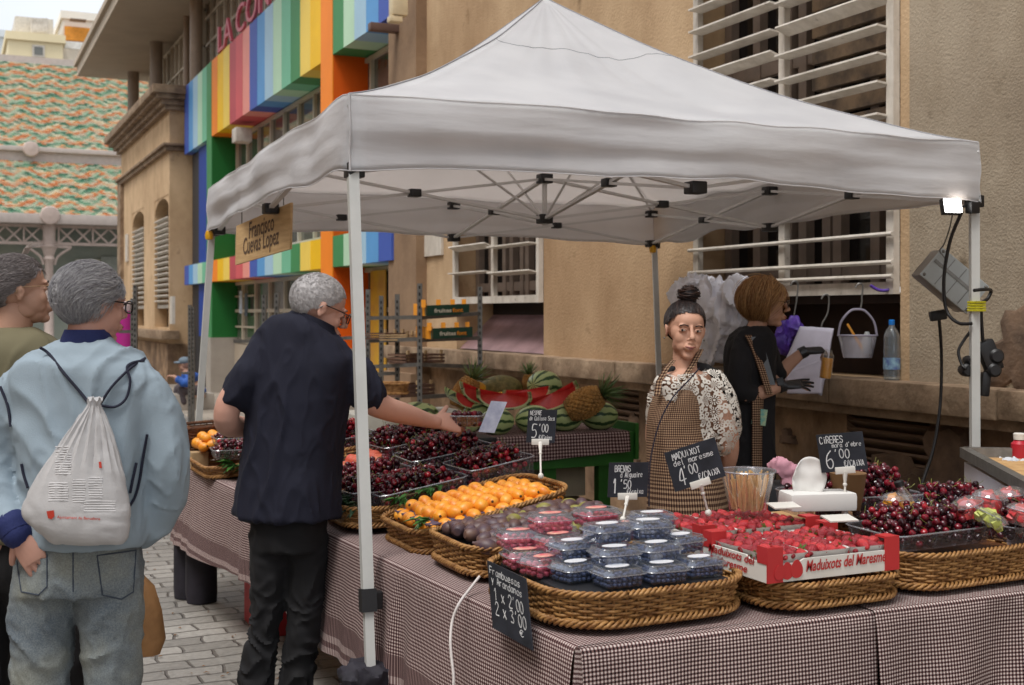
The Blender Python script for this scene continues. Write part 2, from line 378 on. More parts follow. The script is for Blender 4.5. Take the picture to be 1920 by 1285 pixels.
# ---- ground
def ground_mat(name, c1, c2, cm, bw, bh, scale=1.0, bump=.35, rough=.55):
    m, t, b = newmat(name); tc = nd(t, 'TexCoord'); mp = nd(t, 'Mapping'); t.links.new(tc.outputs['Object'], mp.inputs[0])
    nd0 = nd(t, 'TexNoise', Scale=3.2, Detail=3.0); t.links.new(mp.outputs[0], nd0.inputs['Vector'])
    va = nd(t, 'VectorMath'); va.operation = 'MULTIPLY_ADD'; t.links.new(nd0.outputs['Color'], va.inputs[0]); va.inputs[1].default_value = (.10, .07, 0); t.links.new(mp.outputs[0], va.inputs[2])
    br = nd(t, 'TexBrick'); t.links.new(va.outputs[0], br.inputs['Vector'])
    br.inputs['Scale'].default_value = scale; br.inputs['Brick Width'].default_value = bw; br.inputs['Row Height'].default_value = bh
    br.inputs['Mortar Size'].default_value = .009; br.inputs['Mortar Smooth'].default_value = .6; br.inputs['Bias'].default_value = 0
    br.inputs['Color1'].default_value = lin(*c1); br.inputs['Color2'].default_value = lin(*c2); br.inputs['Mortar'].default_value = lin(*cm)
    n1 = nd(t, 'TexNoise', Scale=.9, Detail=7.0); n2 = nd(t, 'TexNoise', Scale=35, Detail=4.0)
    for n in (n1, n2): t.links.new(tc.outputs['Object'], n.inputs['Vector'])
    c = mixc(t, 1.0, br.outputs['Color'], ramp(t, n1.outputs[0], [(.3, (.62, .6, .58)), (.7, (1.1, 1.08, 1.05))]), 'MULTIPLY')
    c = mixc(t, 1.0, c, ramp(t, n2.outputs[0], [(.3, (.8, .8, .8)), (.7, (1.1, 1.1, 1.1))]), 'MULTIPLY')
    t.links.new(c, b.inputs['Base Color'])
    t.links.new(ramp(t, n1.outputs[0], [(.3, (rough - .18,) * 3), (.7, (rough + .2,) * 3)]), b.inputs['Roughness'])
    h = mth(t, 'MULTIPLY_ADD', br.outputs['Fac'], -1.0, mth(t, 'MULTIPLY', n2.outputs[0], .5))
    bp = nd(t, 'Bump', Strength=bump, Distance=.012); t.links.new(h, bp.inputs['Height']); t.links.new(bp.outputs[0], b.inputs['Normal']); return m
setts = ground_mat('stone_setts', (160, 156, 150), (130, 126, 120), (98, 92, 86), .26, .13, bump=.9)
slabs = ground_mat('pavement_slabs', (168, 158, 146), (150, 142, 132), (96, 88, 80), .6, .4, bump=.4, rough=.7)
g = MB(); g.grid(lambda u, v: (lerp(-150, 150, u), lerp(-90, 210, v), 0), 30, 30); structure('street', g, setts, origin=(0, 0, 0))
g = MB(); g.grid(lambda u, v: (lerp(3.3, 5.6, u), lerp(-8, 41, v), .004), 2, 40); structure('pavement', g, slabs, origin=(3.3, 0, 0))

# ---- long stucco building behind the stall
WXP = 4.9
def wall_cells(mb, x0, x1, y0, y1, z0, z1, ops):
    ys = sorted({y0, y1} | {q for o in ops for q in o[:2]}); zs = sorted({z0, z1} | {q for o in ops for q in o[2:]})
    for i in range(len(ys) - 1):
        for j in range(len(zs) - 1):
            cy, cz = (ys[i] + ys[i + 1]) / 2, (zs[j] + zs[j + 1]) / 2
            if not any(o[0] < cy < o[1] and o[2] < cz < o[3] for o in ops): mb.box(x0, x1, ys[i], ys[i + 1], zs[j], zs[j + 1])
    return mb
def louvre_window(parent, X, y0, y1, z0, z1, slats, pitch=.165, glassd=.3, seed=0, rails=(), open_a=.5):
    rr = random.Random(seed); fr = MB(); xm = (y0 + y1) / 2
    for y in (y0 + .03, xm, y1 - .03): fr.box(X - .05, X - .005, y - .03, y + .03, z0, z1)
    fr.box(X - .052, X - .003, y0, y1, z0 - .07, z0); fr.box(X - .052, X - .003, y0, y1, z1, z1 + .06)
    f = fr.build('window_frame', whitewood, parent, smooth=False)
    sl = MB()
    for (a, b) in ((y0 + .05, xm - .025), (xm + .025, y1 - .05)):
        z = slats[0]; far = a > xm
        while z < slats[1]:
            zz = z + rr.uniform(-.012, .012) + (.03 if far else 0); ang = R(rr.choice([8, 14, 18, 24])) if rr.random() > open_a else R(6)
            sl.box(-.055, .055, 0, b - a, -.006, .006, T4((X - .07, a, zz), 0, ang, 0)); z += pitch
    sl.build('louvre_slats', whitewood, parent, smooth=False)
    if rails:
        rl = MB()
        for z in rails: rl.tube([(X - .075, y0 - .02, z), (X - .075, y1 + .02, z)], .013, 8)
        rl.build('window_rails', whitewood, parent)
    gl = MB(); gl.box(X + glassd, X + glassd + .02, y0, y1, z0 - .02, z1); gl.build('pane', darkglass, parent, smooth=False)
    wf = MB()
    for y in (y0 + .45, y0 + .8, xm - .12, xm + .12, y1 - .75, y1 - .4, y0 + .06, y1 - .06): wf.box(X + glassd - .07, X + glassd - .002, y - .04, y + .04, z0, z1)
    for z in (z0 + .1, z0 + .75, z0 + 1.5, z0 + 2.3): wf.box(X + glassd - .06, X + glassd - .004, y0, y1, z - .045, z + .045)
    wf.build('inner_frame', greywood, parent, smooth=False)
B = thing('stucco_building', 'long beige stucco building behind the stall with stone ledge and white louvred windows', 'building', (WXP, 6, 0))
ops = [(5.38, 7.43, 1.2, 5.6), (9.96, 12.05, 1.2, 3.6)]
mb = MB(); wall_cells(mb, WXP, WXP + .5, 4.6, 13.9, 1.0, 9, ops); mb.build('wall', stucco, B, smooth=False)
mb = MB(); mb.box(WXP - .012, WXP + .5, -7, 4.6, 1.0, 9); mb.box(WXP - .006, WXP + .02, 4.6, 5.3, 1.2, 9)
mb.build('rough_wall', stucco_rough, B, smooth=False)
vents = [(WX(1735, 800, WXP).y, WX(1580, 800, WXP).y, .66, 1.0), (WX(1192, 760, WXP).y, WX(1118, 760, WXP).y, .62, .98)]
mb = MB(); wall_cells(mb, WXP + .03, WXP + .5, -7, 13.9, -.1, 1.0, vents); mb.build('plinth', plinth_m, B, smooth=False)
# rendering of patches of fallen plaster: exposed stone with its own relief
patch_m = M('bare_masonry', (122, 98, 78), .95, vs=5, bump=1, bs=18, col2=(84, 68, 56), detail=8)
def blotch(mb, X, cy, cz, ry, rz, seed, th=.012):
    rr = random.Random(seed); pts = []
    for k in range(26):
        a = k / 26 * 6.283; q = 1 + .28 * math.sin(3 * a + seed) + .16 * math.sin(7 * a + 2 * seed) + rr.uniform(-.12, .12)
        pts.append((X, cy + ry * q * math.cos(a), cz + rz * q * math.sin(a)))
    c = sum((V(p) for p in pts), V()) / len(pts); b = len(mb.v); mb.v.append(c - V((th, 0, 0))); mb.v += [V(p) - V((th, 0, 0)) + (c - V(p)) * .12 for p in pts] + [V(p) for p in pts]
    for k in range(26):
        l = (k + 1) % 26; mb.face((b, b + 1 + l, b + 1 + k)); mb.face((b + 1 + k, b + 1 + l, b + 27 + l, b + 27 + k))
mb = MB()
p = WX(1893, 668, WXP); blotch(mb, WXP - .012, p.y - .08, p.z, .24, .22, 3); mb.build('bare_patch', patch_m, B)
for i, (px, py, a, c) in enumerate([(1640, 905, .4, .1), (1700, 900, .3, .13), (1745, 930, .35, .12), (1600, 940, .3, .08), (1185, 820, .12, .17), (1190, 860, .1, .1), (1480, 820, .07, .05), (1800, 880, .3, .2), (1560, 905, .16, .07)]):
    p = WX(px, py, WXP + .03); mb = MB(); blotch(mb, WXP + .03, p.y, p.z, a, c, i + 10, .010 + .004 * i); mb.build('bare_patch', patch_m, B)
mb = MB(); y = -7.0; i = 0
while y < 14.0:
    y2 = min(y + 1.28, 14.0); mb.box(WXP - .17, WXP + .06 + .004 * (i % 2), y + .004, y2 - .004, 1.045 + .003 * (i % 3), 1.2 + .002 * (i % 2), bev=.012); y = y2; i += 1
mb.box(WXP - .11, WXP + .05, -7, 14, .99, 1.044); mb.build('ledge', stone, B, sharp=50)
vm = M('vent_slats', (126, 102, 82), .8, vs=3, col2=(100, 80, 64))
for (a, b_, c, d) in vents:
    mb = MB(); mb.box(WXP + .16, WXP + .2, a, b_, c, d); z = c + .02
    while z < d: mb.box(-.045, .045, 0, b_ - a, -.008, .008, T4((WXP + .07, a, z + .02), 0, R(35), 0)); z += .055
    mb.build('vent', vm, B, smooth=False)
mb = MB(); mb.box(WXP - .13, WXP + .5, 12.95, 13.9, .9, 9); mb.box(WXP - .2, WXP + .5, 12.93, 13.93, 0, .9); mb.build('pilaster', M('pilaster_stone', (150, 122, 94), .9, vs=1.2, col2=(124, 98, 74), bump=.4, bs=20), B, smooth=False)
mb = MB()
for k in range(24):                                     # raised arch round the far window
    a0, a1 = math.pi * k / 24, math.pi * (k + 1) / 24
    q = lambda a, r: (0, 11.0 - r * math.cos(a), 3.22 + r * math.sin(a) * .82)
    pts = [q(a0, 1.1), q(a1, 1.1), q(a1, 1.32), q(a0, 1.32)]; mb.prism(pts, (WXP - .05, 0, 0), (WXP, 0, 0))
mb.box(WXP - .05, WXP, 9.68, 9.9, 2.9, 3.45); mb.box(WXP - .05, WXP, 12.1, 12.32, 2.9, 3.45)
mb.build('arch_moulding', stucco, B, smooth=False)
mb = MB(); mb.box(WXP + .3, WXP + .5, 5.38, 7.43, 1.2, 1.66); mb.box(WXP + .02, WXP + .5, 5.38, 7.43, 1.64, 1.7); mb.build('niche', M('niche_brown', (70, 52, 44), .9, vs=2, col2=(50, 38, 34)), B, smooth=False)
mb = MB(); mb.box(WXP + .42, WXP + .5, 9.96, 12.05, 1.2, 3.62); mb.build('niche_back', dark_in, B, smooth=False)
mb = MB(); mb.prism([(4.93, 0, 1.21), (5.38, 0, 1.62), (5.39, 0, 1.2)], (0, 9.97, 0), (0, 12.04, 0)); mb.build('sloping_sill', M('sill_pink_light', (150, 118, 118), .45, vs=3, col2=(120, 92, 92)), B, smooth=False)  # purplish light on the slope is put into the sill colour
louvre_window(B, WXP, 5.38, 7.43, 1.76, 5.5, (2.22, 5.5), .165, .28, 3, rails=(1.79, 1.87, 2.03, 2.18))
louvre_window(B, WXP, 9.96, 12.05, 1.75, 3.55, (1.97, 3.5), .26, .28, 8, open_a=.2)
mb = MB()
for k in range(14): mb.box(5.05, 5.12, 5.5 + .01 * (k % 3), 6.35, 2.5 + k * .17, 2.64 + k * .17)
mb.build('stacked_boxes', M('stored_boxes', (150, 128, 104), .9, vs=5, col2=(96, 84, 74)), B, smooth=False)
mb = MB(); a = WX(790, 478, WXP - .02)
mb.box(WXP - .03, WXP - .001, WX(832, 470, WXP).y, WX(788, 470, WXP).y, 2.22, 2.56); mb.k = 1
tag(mb.build('street_plaque', whitewood, smooth=False), 'small white plaque fixed on the stucco wall just under the canopy edge', 'plaque')

# ---- rainbow fronted market hall wing
RB = 4.74; RR = 5.19
def pm(n, c): return M('paint_' + n, c, .55, var=.04, vs=1.5, spec=.3)
P_ = dict(blue=pm('blue', (66, 92, 176)), mid=pm('mid_blue', (92, 156, 212)), lt=pm('pale_blue', (166, 200, 220)), pg=pm('pale_green', (186, 220, 188)), mint=pm('mint', (118, 190, 154)), green=pm('green', (66, 140, 84)),
    ly=pm('light_yellow', (244, 210, 92)), y=pm('yellow', (246, 194, 8)), o=pm('orange', (248, 138, 30)), dr=pm('dark_red', (192, 78, 88)), r=pm('red', (214, 92, 96)), pk=pm('salmon', (240, 154, 140)),
    green_shade=pm('shaded_green', (30, 106, 46)), orange_shade=pm('shaded_orange', (226, 92, 10)), dblue=pm('deep_blue', (20, 62, 150)))
PK = list(P_.keys()); PL = [P_[k] for k in PK]
RBd = thing('rainbow_market_building', 'market hall wing clad in vertical rainbow stripes with green and orange columns', 'building', (RB, 20, 0))
yb = lambda px: WX(px, 300, RB).y
segs = [(346, 388, ['blue', 'mid', 'lt', 'pg', 'mint']), (397, 602, ['o', 'y', 'ly', 'dr', 'r', 'pk', 'blue', 'mid', 'lt', 'pg', 'mint', 'green', 'ly', 'y']), (624, 734, ['green', 'pg', 'lt', 'mid', 'blue'])]
for z0, z1, nm in ((5.1, 6.6, 'upper_stripe_band'), (2.21, 2.63, 'lower_stripe_band')):
    for a, b_, cs in segs:
        mb = MB(); ya, yc = yb(a), yb(b_); n = len(cs)
        for i, c in enumerate(cs):
            mb.k = PK.index(c); mb.box(RB + .003 * (i % 2), RR + .05, lerp(ya, yc, (i + 1) / n), lerp(ya, yc, i / n), z0, z1)
        mb.build(nm, PL, RBd, smooth=False)
for nm, a, b_, c, dc in (('green_column', 388, 397, 'green', 'green_shade'), ('orange_column', 602, 624, 'o', 'orange_shade')):
    y0, y1 = yb(b_), yb(a); mb = MB(); mb.k = 0; mb.box(RB - .006, RB + .01, y0, y1, 1.1, 6.6); mb.k = 1; mb.box(RB + .01, RR + .06, y0 + .002, y1 - .002, 1.1, 6.6); mb.build(nm, [P_[c], P_[dc]], RBd, smooth=False)  # darker body colour paints the shade on the column sides
    mb = MB(); mb.box(RB - .02, RR + .06, y0 - .01, y1 + .01, 0, 1.1); mb.build('column_base', M('grey_base', (158, 150, 140), .85, var=.1, vs=2), RBd, smooth=False)
y0, y1 = yb(388), yb(364)
mb = MB(); mb.box(RB + .1, RR + .1, y0, yb(364), 1.1, 5.1); mb.build('blue_panel', P_['dblue'], RBd, smooth=False)
mb = MB(); mb.box(RB + .16, RR + .12, yb(364), yb(347), 0, 5.1); mb.build('dark_recess', M('recess_dark', (40, 38, 40), .6), RBd, smooth=False)  # dark box filling the recess beside the blue panel
facade = M('facade_render', (170, 156, 138), .85, var=.08, vs=1.2)
mb = MB(); mb.box(RR + .12, RR + .5, 13.9, 28.2, -.1, 9); mb.box(RR, RR + .12, 13.9, yb(397), 0, .98); mb.build('wall', facade, RBd, smooth=False)
frame_m = M('beige_frames', (188, 176, 156), .6, var=.05)
wy0, wy1 = 13.95, yb(397) - .05
for z0, z1, nm, step in ((2.7, 5.08, 'ribbon_window', .95), (1.0, 2.2, 'shop_window', 1.1)):
    mb = MB(); mb.box(RR + .05, RR + .1, wy0, wy1, z0, z1); mb.build('pane', glass_wall, RBd, smooth=False)
    mb = MB(); y = wy0
    while y < wy1: mb.box(RR, RR + .12, y, y + .07, z0, z1); y += step
    for z in (z0, z1 - .06, (z0 + z1) / 2): mb.box(RR + .004, RR + .11, wy0, wy1, z, z + .06)
    if nm == 'shop_window':
        for z in (z0 + .3, z0 + .9): mb.box(RR + .005, RR + .11, wy1 - 1.6, wy1, z, z + .035)
    mb.build(nm + '_frame', frame_m, RBd, smooth=False)
mb = MB(); mb.box(RR + .05, RR + .1, 20, 28.2, 6.65, 9); mb.build('upper_pane', M('brown_glass', (120, 104, 86), .2, var=.15, vs=.8), RBd, smooth=False)
mb = MB(); y = 14.0
while y < 28: mb.box(RR - .01, RR + .12, y, y + .09, 6.6, 8.6); y += .72
for z in (6.9, 7.5, 8.1): mb.box(RR - .006, RR + .11, 14, 28.2, z, z + .06)
mb.build('upper_window_frame', M('putty_frames', (176, 162, 144), .6), RBd, smooth=False)
mb = MB(); mb.box(RR - .15, RR + .3, 14, 19.2, 6.61, 9); mb.build('upper_wall', stucco, RBd, smooth=False)
mb = MB(); yy = WX(368, 100, 4.9).y; mb.tube([(4.9, yy, 6.6), (4.9, yy, 9)], .14, 14); mb.build('drainpipe', M('pipe_brown', (150, 128, 108), .5, var=.08), RBd); mb = MB(); yy = WX(348, 100, 5.0).y; mb.tube([(5.02, yy, 6.6), (5.02, yy, 9)], .07, 10); mb.build('drainpipe', M('pipe_brown', (150, 128, 108), .5, var=.08), RBd)
mb = MB(); mb.box(RB + .0, RB + .3, yb(440) - .1, yb(440) + .25, 4.72, 4.98, bev=.02); mb.build('alarm_box', whitewood, RBd)
p = WX(428, 263, RB + .1); 
for px, pz, c in ((462, 1.75, (70, 80, 90)), (452, 1.8, (190, 200, 214)), (712, 1.7, (214, 170, 40))):
    y = WX(px, 500, RR).y; mb = MB(); mb.box(RR - .012, RR - .002, y - .12, y + .12, pz - .22, pz + .22); mb.build('poster', M('poster_%d' % px, c, .6, var=.3, vs=9), RBd, smooth=False)
mb = MB(); y = WX(712, 500, RR).y; mb.box(RR - .03, RR - .015, y - .32, y + .3, .1, 2.15); mb.build('yellow_door_panel', M('yellow_poster', (206, 160, 40), .6, vs=4, col2=(190, 140, 60)), RBd, smooth=False)
mb = MB(); mb.k = 0; txm = M('sign_letters_red', (196, 88, 104), .5, var=.05)
tx = MB(); ux = V((0, -1, 0)); org = V((RB - .03, yb(411), 6.61)); type_mesh(tx, 'LA CONCEPCIÓ', org, ux, UP, .50, width=8.2, lift=0.0)
bk = MB(); bk.v = [p for p in tx.v] + [p + V((.05, 0, 0)) for p in tx.v]; n_ = len(tx.v); bk.f = list(tx.f) + [tuple(n_ + i for i in f[::-1]) for f in tx.f]
ec = {}
for f in tx.f:
    for i in range(len(f)):
        e = (f[i], f[(i + 1) % len(f)]); ec[e] = 1
for (a, b_) in list(ec):
    if (b_, a) not in ec: bk.f.append((b_, a, a + n_, b_ + n_))
bk.mi = [0] * len(bk.f); bk.uv = [None] * len(bk.f)
L_ = bk.build('roof_lettering', txm, smooth=False); tag(L_, 'row of pinkish red capital letters standing on top of the rainbow band', 'lettering')
cam_m = MB(); q = W(742, 22, 13.2); cam_m.box(q.x - .06, q.x + .12, q.y - .07, q.y + .07, q.z - .05, q.z + .2, bev=.02); cam_m.box(q.x - .08, q.x + .06, q.y - .06, q.y + .06, q.z - .12, q.z - .055, bev=.01)
tag(cam_m.build('alarm_siren', M('cream_plastic', (214, 196, 160), .5)), 'cream alarm box high on the corner pilaster', 'alarm')
lm = MB(); q = W(700, 50, 14.2); lm.box(q.x - .05, q.x + .9, q.y - .06, q.y + .06, q.z - .05, q.z + .04, bev=.01); tag(lm.build('sign_bracket', M('bracket_brown', (92, 66, 54), .5)), 'short brown arm sticking out of the blue end of the rainbow band', 'bracket')

# ---- far stucco pavilion with cornice, arched louvres
FX = 4.45
FB = thing('corniced_pavilion', 'tan pavilion with heavy cornice, arched louvred windows and a flat overhanging roof on columns', 'building', (FX, 32, 0))
FY0, FY1 = 27.9, 36.3
fw = []
for a, b_ in ((293, 321), (248, 270)): fw.append((WX(b_, 450, FX).y, WX(a, 450, FX).y))
fw = [(fw[0][0] + .35, fw[0][1] + .25), (fw[1][0], fw[1][1])]
mb = MB(); wall_cells(mb, FX, FX + .5, FY0, FY1, .9, 6.1, [(a, b_, 1.25, 4.25) for a, b_ in fw]); mb.box(FX + .5, 9, FY0, FY0 + .3, 0, 6.1); mb.box(FX + .5, 9, FY1 - .3, FY1, 0, 6.1); mb.build('wall', stucco_far, FB, smooth=False)
mb = MB(); mb.box(FX - .04, FX + .55, FY0 - .03, FY1 + .03, 0, .9); mb.build('plinth', plinth_m, FB, smooth=False)
mb = MB(); mb.box(FX - .2, FX + .2, FY0 - .14, FY1 + .1, 1.0, 1.2, bev=.02); mb.build('ledge', stone, FB)
mb = MB()
for z0, z1, pr in ((6.1, 6.2, .12), (6.2, 6.32, .2), (6.32, 6.42, .32), (6.42, 6.6, .42), (5.2, 5.3, .1), (5.3, 5.36, .16)): mb.box(FX - pr, FX + .4 + pr, FY0 - pr, FY1 + pr, z0, z1, bev=.012)
mb.box(FX - .1, FX + .3, FY1 - .6, FY1 + .05, 1.2, 5.2); mb.build('cornice', stone, FB)
for a, b_ in fw:
    mb = MB(); c = (a + b_) / 2; r = (b_ - a) / 2; pts = [(0, a, 4.26), (0, a, 3.9)] + [(0, c - r * math.cos(math.pi * k / 10), 3.9 + .32 * math.sin(math.pi * k / 10)) for k in range(11)] + [(0, b_, 3.9), (0, b_, 4.26)]
    mb.prism(pts, (FX + .01, 0, 0), (FX + .3, 0, 0)); mb.build('arch_spandrel', stucco_far, FB, smooth=False)
    mb = MB(); mb.box(FX + .06, FX + .1, a + .02, b_ - .02, 1.7, 1.78); mb.box(FX + .06, FX + .1, a + .02, a + .08, 1.7, 3.75); mb.box(FX + .06, FX + .1, b_ - .08, b_ - .02, 1.7, 3.75); z = 1.85
    while z < 3.75: mb.box(-.06, .06, 0, b_ - a - .08, -.01, .01, T4((FX + .04, a + .04, z), 0, R(20), 0)); z += .125
    mb.build('louvre', whitewood, FB, smooth=False)
    mb = MB(); mb.box(FX + .3, FX + .34, a, b_, 1.2, 4.2); mb.build('pane', dark_in, FB, smooth=False)
mb = MB(); mb.box(3.39, 9, 17, 37.7, 8.5, 8.78); mb.box(3.3, 9, 16.9, 37.85, 8.78, 8.92); mb.build('overhanging_roof', M('roof_soffit', (176, 160, 140), .85, var=.06, vs=1), FB, smooth=False)
mb = MB()
for px in (250, 293): q = WX(px, 150, 4.8); mb = MB(); mb.tube([(4.8, q.y, 6.55), (4.8, q.y, 8.5)], .16, 14); mb.build('roof_column', M('column_grey', (140, 124, 108), .7, var=.06), FB)
mb = MB(); mb.box(5.3, 5.5, 27.5, 37, 6.6, 8.5); mb.build('upper_wall', M('upper_infill', (188, 170, 146), .8), FB, smooth=False)
mb = MB(); mb.box(5.2, 5.24, 27.6, 33.5, 6.9, 8.3); mb.build('upper_window', M('upper_glass', (134, 118, 98), .25, var=.2, vs=1), FB, smooth=False)
mb = MB(); y = 27.6
while y < 34: mb.box(5.13, 5.2, y, y + .07, 6.8, 8.4); y += .62
for z in (6.85, 7.5, 8.3): mb.box(5.14, 5.19, 27.6, 33.6, z, z + .06)
mb.build('upper_window_frame', frame_m, FB, smooth=False)
mb = MB(); q = WX(327, 590, FX); mb.box(FX - .07, FX - .01, q.y - .15, q.y + .2, 1.35, 1.95); tag(mb.build('wall_notice', whitewood, smooth=False), 'pale notice board on the corner of the far tan pavilion', 'notice')
mb = MB(); q = WX(240, 460, FX); mb.box(FX - .05, FX - .01, q.y - .2, q.y + .2, 3.0, 3.75); tag(mb.build('wall_plate', whitewood, smooth=False), 'narrow white plate at the far end of the tan pavilion', 'plaque')

# ---- tiled market hall across the end of the street
m, t, b = newmat('glazed_roof_tiles'); uvn = nd(t, 'UVMap'); sx = nd(t, 'SeparateXYZ'); t.links.new(uvn.outputs[0], sx.inputs[0])
TW, TH = .17, .13
row = mth(t, 'FLOOR', mth(t, 'DIVIDE', sx.outputs['Y'], TH)); off = mth(t, 'MULTIPLY', mth(t, 'MODULO', row, 2.0), .5)
cu = mth(t, 'ADD', mth(t, 'DIVIDE', sx.outputs['X'], TW), off); colm = mth(t, 'FLOOR', cu)
fu = mth(t, 'FRACT', cu); fv = mth(t, 'FRACT', mth(t, 'DIVIDE', sx.outputs['Y'], TH))
zz = mth(t, 'PINGPONG', mth(t, 'MULTIPLY', colm, TW), .62)
band = mth(t, 'FRACT', mth(t, 'DIVIDE', mth(t, 'ADD', mth(t, 'MULTIPLY', row, TH), mth(t, 'MULTIPLY', zz, .95)), .92))
cb = nd(t, 'CombineXYZ'); t.links.new(colm, cb.inputs[0]); t.links.new(row, cb.inputs[1]); wn = nd(t, 'TexWhiteNoise'); wn.noise_dimensions = '2D'; t.links.new(cb.outputs[0], wn.inputs['Vector'])
bj = mth(t, 'FRACT', mth(t, 'ADD', band, mth(t, 'MULTIPLY', wn.outputs[0], .27)))
cr = nd(t, 'ValToRGB'); cr.color_ramp.interpolation = 'CONSTANT'; e = cr.color_ramp.elements
for _ in range(4): e.new(.5)
for i, (p, c) in enumerate([(0, (208, 132, 84)), (.2, (222, 168, 118)), (.40, (222, 212, 184)), (.5, (122, 166, 136)), (.66, (74, 128, 104)), (.85, (178, 196, 170))]): e[i].position = p; e[i].color = lin(*c)
t.links.new(bj, cr.inputs[0])
t.links.new(mixc(t, mth(t, 'MULTIPLY', mth(t, 'POWER', wn.outputs[0], 2.0), .8), cr.outputs[0], lin(206, 200, 180)), b.inputs['Base Color'])  # random tiles lightened to cream as painted highlights
b.inputs['Roughness'].default_value = .28
arch = mth(t, 'MULTIPLY', mth(t, 'SINE', mth(t, 'MULTIPLY', fu, 3.14159)), mth(t, 'SUBTRACT', 1.0, mth(t, 'MULTIPLY', fv, .8)))
bp = nd(t, 'Bump', Strength=1.0, Distance=.06); t.links.new(arch, bp.inputs['Height']); t.links.new(bp.outputs[0], b.inputs['Normal'])
tiles = m
MH = thing('tiled_market_hall', 'iron market hall with green and orange zigzag glazed tile roofs across the street end', 'building', (0, 48, 0))
def roof(nm, ya, za, yb_, zb, x0=-16, x1=16):
    L = math.hypot(yb_ - ya, zb - za); mb = MB()
    k, n = 0, int(L / TH); d = V((0, yb_ - ya, zb - za)) / L; up = V((0, -d.z, d.y))
    for k in range(n):          # overlapping courses, each lifted at its lower edge
        p0 = V((0, ya, za)) + d * (k * TH) + up * .05; p1 = V((0, ya, za)) + d * ((k + 1) * TH + .02) + up * .01; pb = V((0, ya, za)) + d * (k * TH) + up * -.01
        b = len(mb.v); mb.v += [V((x0, p0.y, p0.z)), V((x1, p0.y, p0.z)), V((x1, p1.y, p1.z)), V((x0, p1.y, p1.z)), V((x0, pb.y, pb.z)), V((x1, pb.y, pb.z))]
        mb.face((b, b + 1, b + 2, b + 3), [(0, k * TH + .001), (x1 - x0, k * TH + .001), (x1 - x0, (k + 1) * TH - .001), (0, (k + 1) * TH - .001)]); mb.face((b + 4, b + 5, b + 1, b), [(0, k * TH + .001), (x1 - x0, k * TH + .001), (x1 - x0, k * TH + .002), (0, k * TH + .002)])
    mb.build(nm, tiles, MH, smooth=False)
roof('lower_tile_roof', 45.8, 5.05, 50, 7.5); roof('upper_tile_roof', 49.6, 7.85, 57, 12.5)
mb = MB(); mb.box(-16, 16, 49.7, 50.1, 7.3, 7.84); mb.box(-16, 16, 49.5, 49.75, 7.7, 7.88, bev=.03); mb.box(-16, 16, 45.6, 46.0, 4.72, 5.06, bev=.03); mb.box(-16, 16, 56.8, 57.3, 12.3, 12.7); mb.build('fascia', M('fascia_grey', (176, 164, 156), .6, var=.06), MH)
mb = MB()
for z in (4.62, 4.0): mb.box(-16, 16, 46.1, 46.2, z, z + .1)
x = -16
while x < 16:
    for k in range(2):
        a = x + k * .55
        mb.bar((a, 46.15, 4.1), (a + .5, 46.15, 4.6), .06); mb.bar((a + .5, 46.155, 4.1), (a, 46.155, 4.6), .06)
    mb.box(x - .05, x, 46.08, 46.22, 4.05, 4.65); x += 1.15
mb.build('iron_lattice', iron_pink, MH, smooth=False)
for px in (92, -160):
    q = WY(px, 500, 46.1); mb = MB(); mb.lathe((q.x, 46.1, 0), [(.3, 0), (.3, .3), (.17, .5), (.15, 2), (.14, 3.4), (.2, 3.5), (.16, 3.6), (.24, 3.85), (.3, 3.95), (.2, 4.0), (.22, 4.7)], 16)
    mb.box(q.x - .75, q.x + .75, 46.05, 46.15, 3.9, 3.98); 
    for s in (-1, 1): mb.tube(spline([(q.x + s * .18, 46.1, 3.3), (q.x + s * .3, 46.1, 3.6), (q.x + s * .7, 46.1, 3.9)]), .05, 6)
    mb.lathe((q.x, 45.6, 5.0), [(.02, -.12), (.3, -.1), (.34, 0), (.3, .1), (.02, .14)], 16, RM(R(90))); mb.build('iron_column', iron_pink, MH)
for px in (58,):
    q = WY(px, 280, 49.4); mb = MB(); mb.lathe((q.x, 49.4, q.z), [(.02, -.12), (.28, -.1), (.3, 0), (.26, .1), (.02, .14)], 16, RM(R(90))); mb.build('roof_rosette', iron_pink, MH)
mb = MB(); mb.box(-16, 16, 48, 48.3, -.1, 5.1); mb.build('back_wall', M('greenish_wall', (120, 130, 122), .5, vs=.35, col2=(150, 154, 140)), MH, smooth=False)
mb = MB(); q = WY(215, 500, 47.9); mb.box(q.x - .5, q.x + .6, 47.85, 47.98, 1.0, 3.7); z = 1.1
mb.build('shutter', M('pale_shutter', (140, 146, 138), .6), MH, smooth=False)
mb = MB(); q = WY(165, 500, 47.9); mb.box(q.x - .45, q.x + .6, 47.9, 47.98, .4, 3.6); mb.build('wall_light_panel', M('pale_panel', (172, 172, 152), .6), MH, smooth=False)

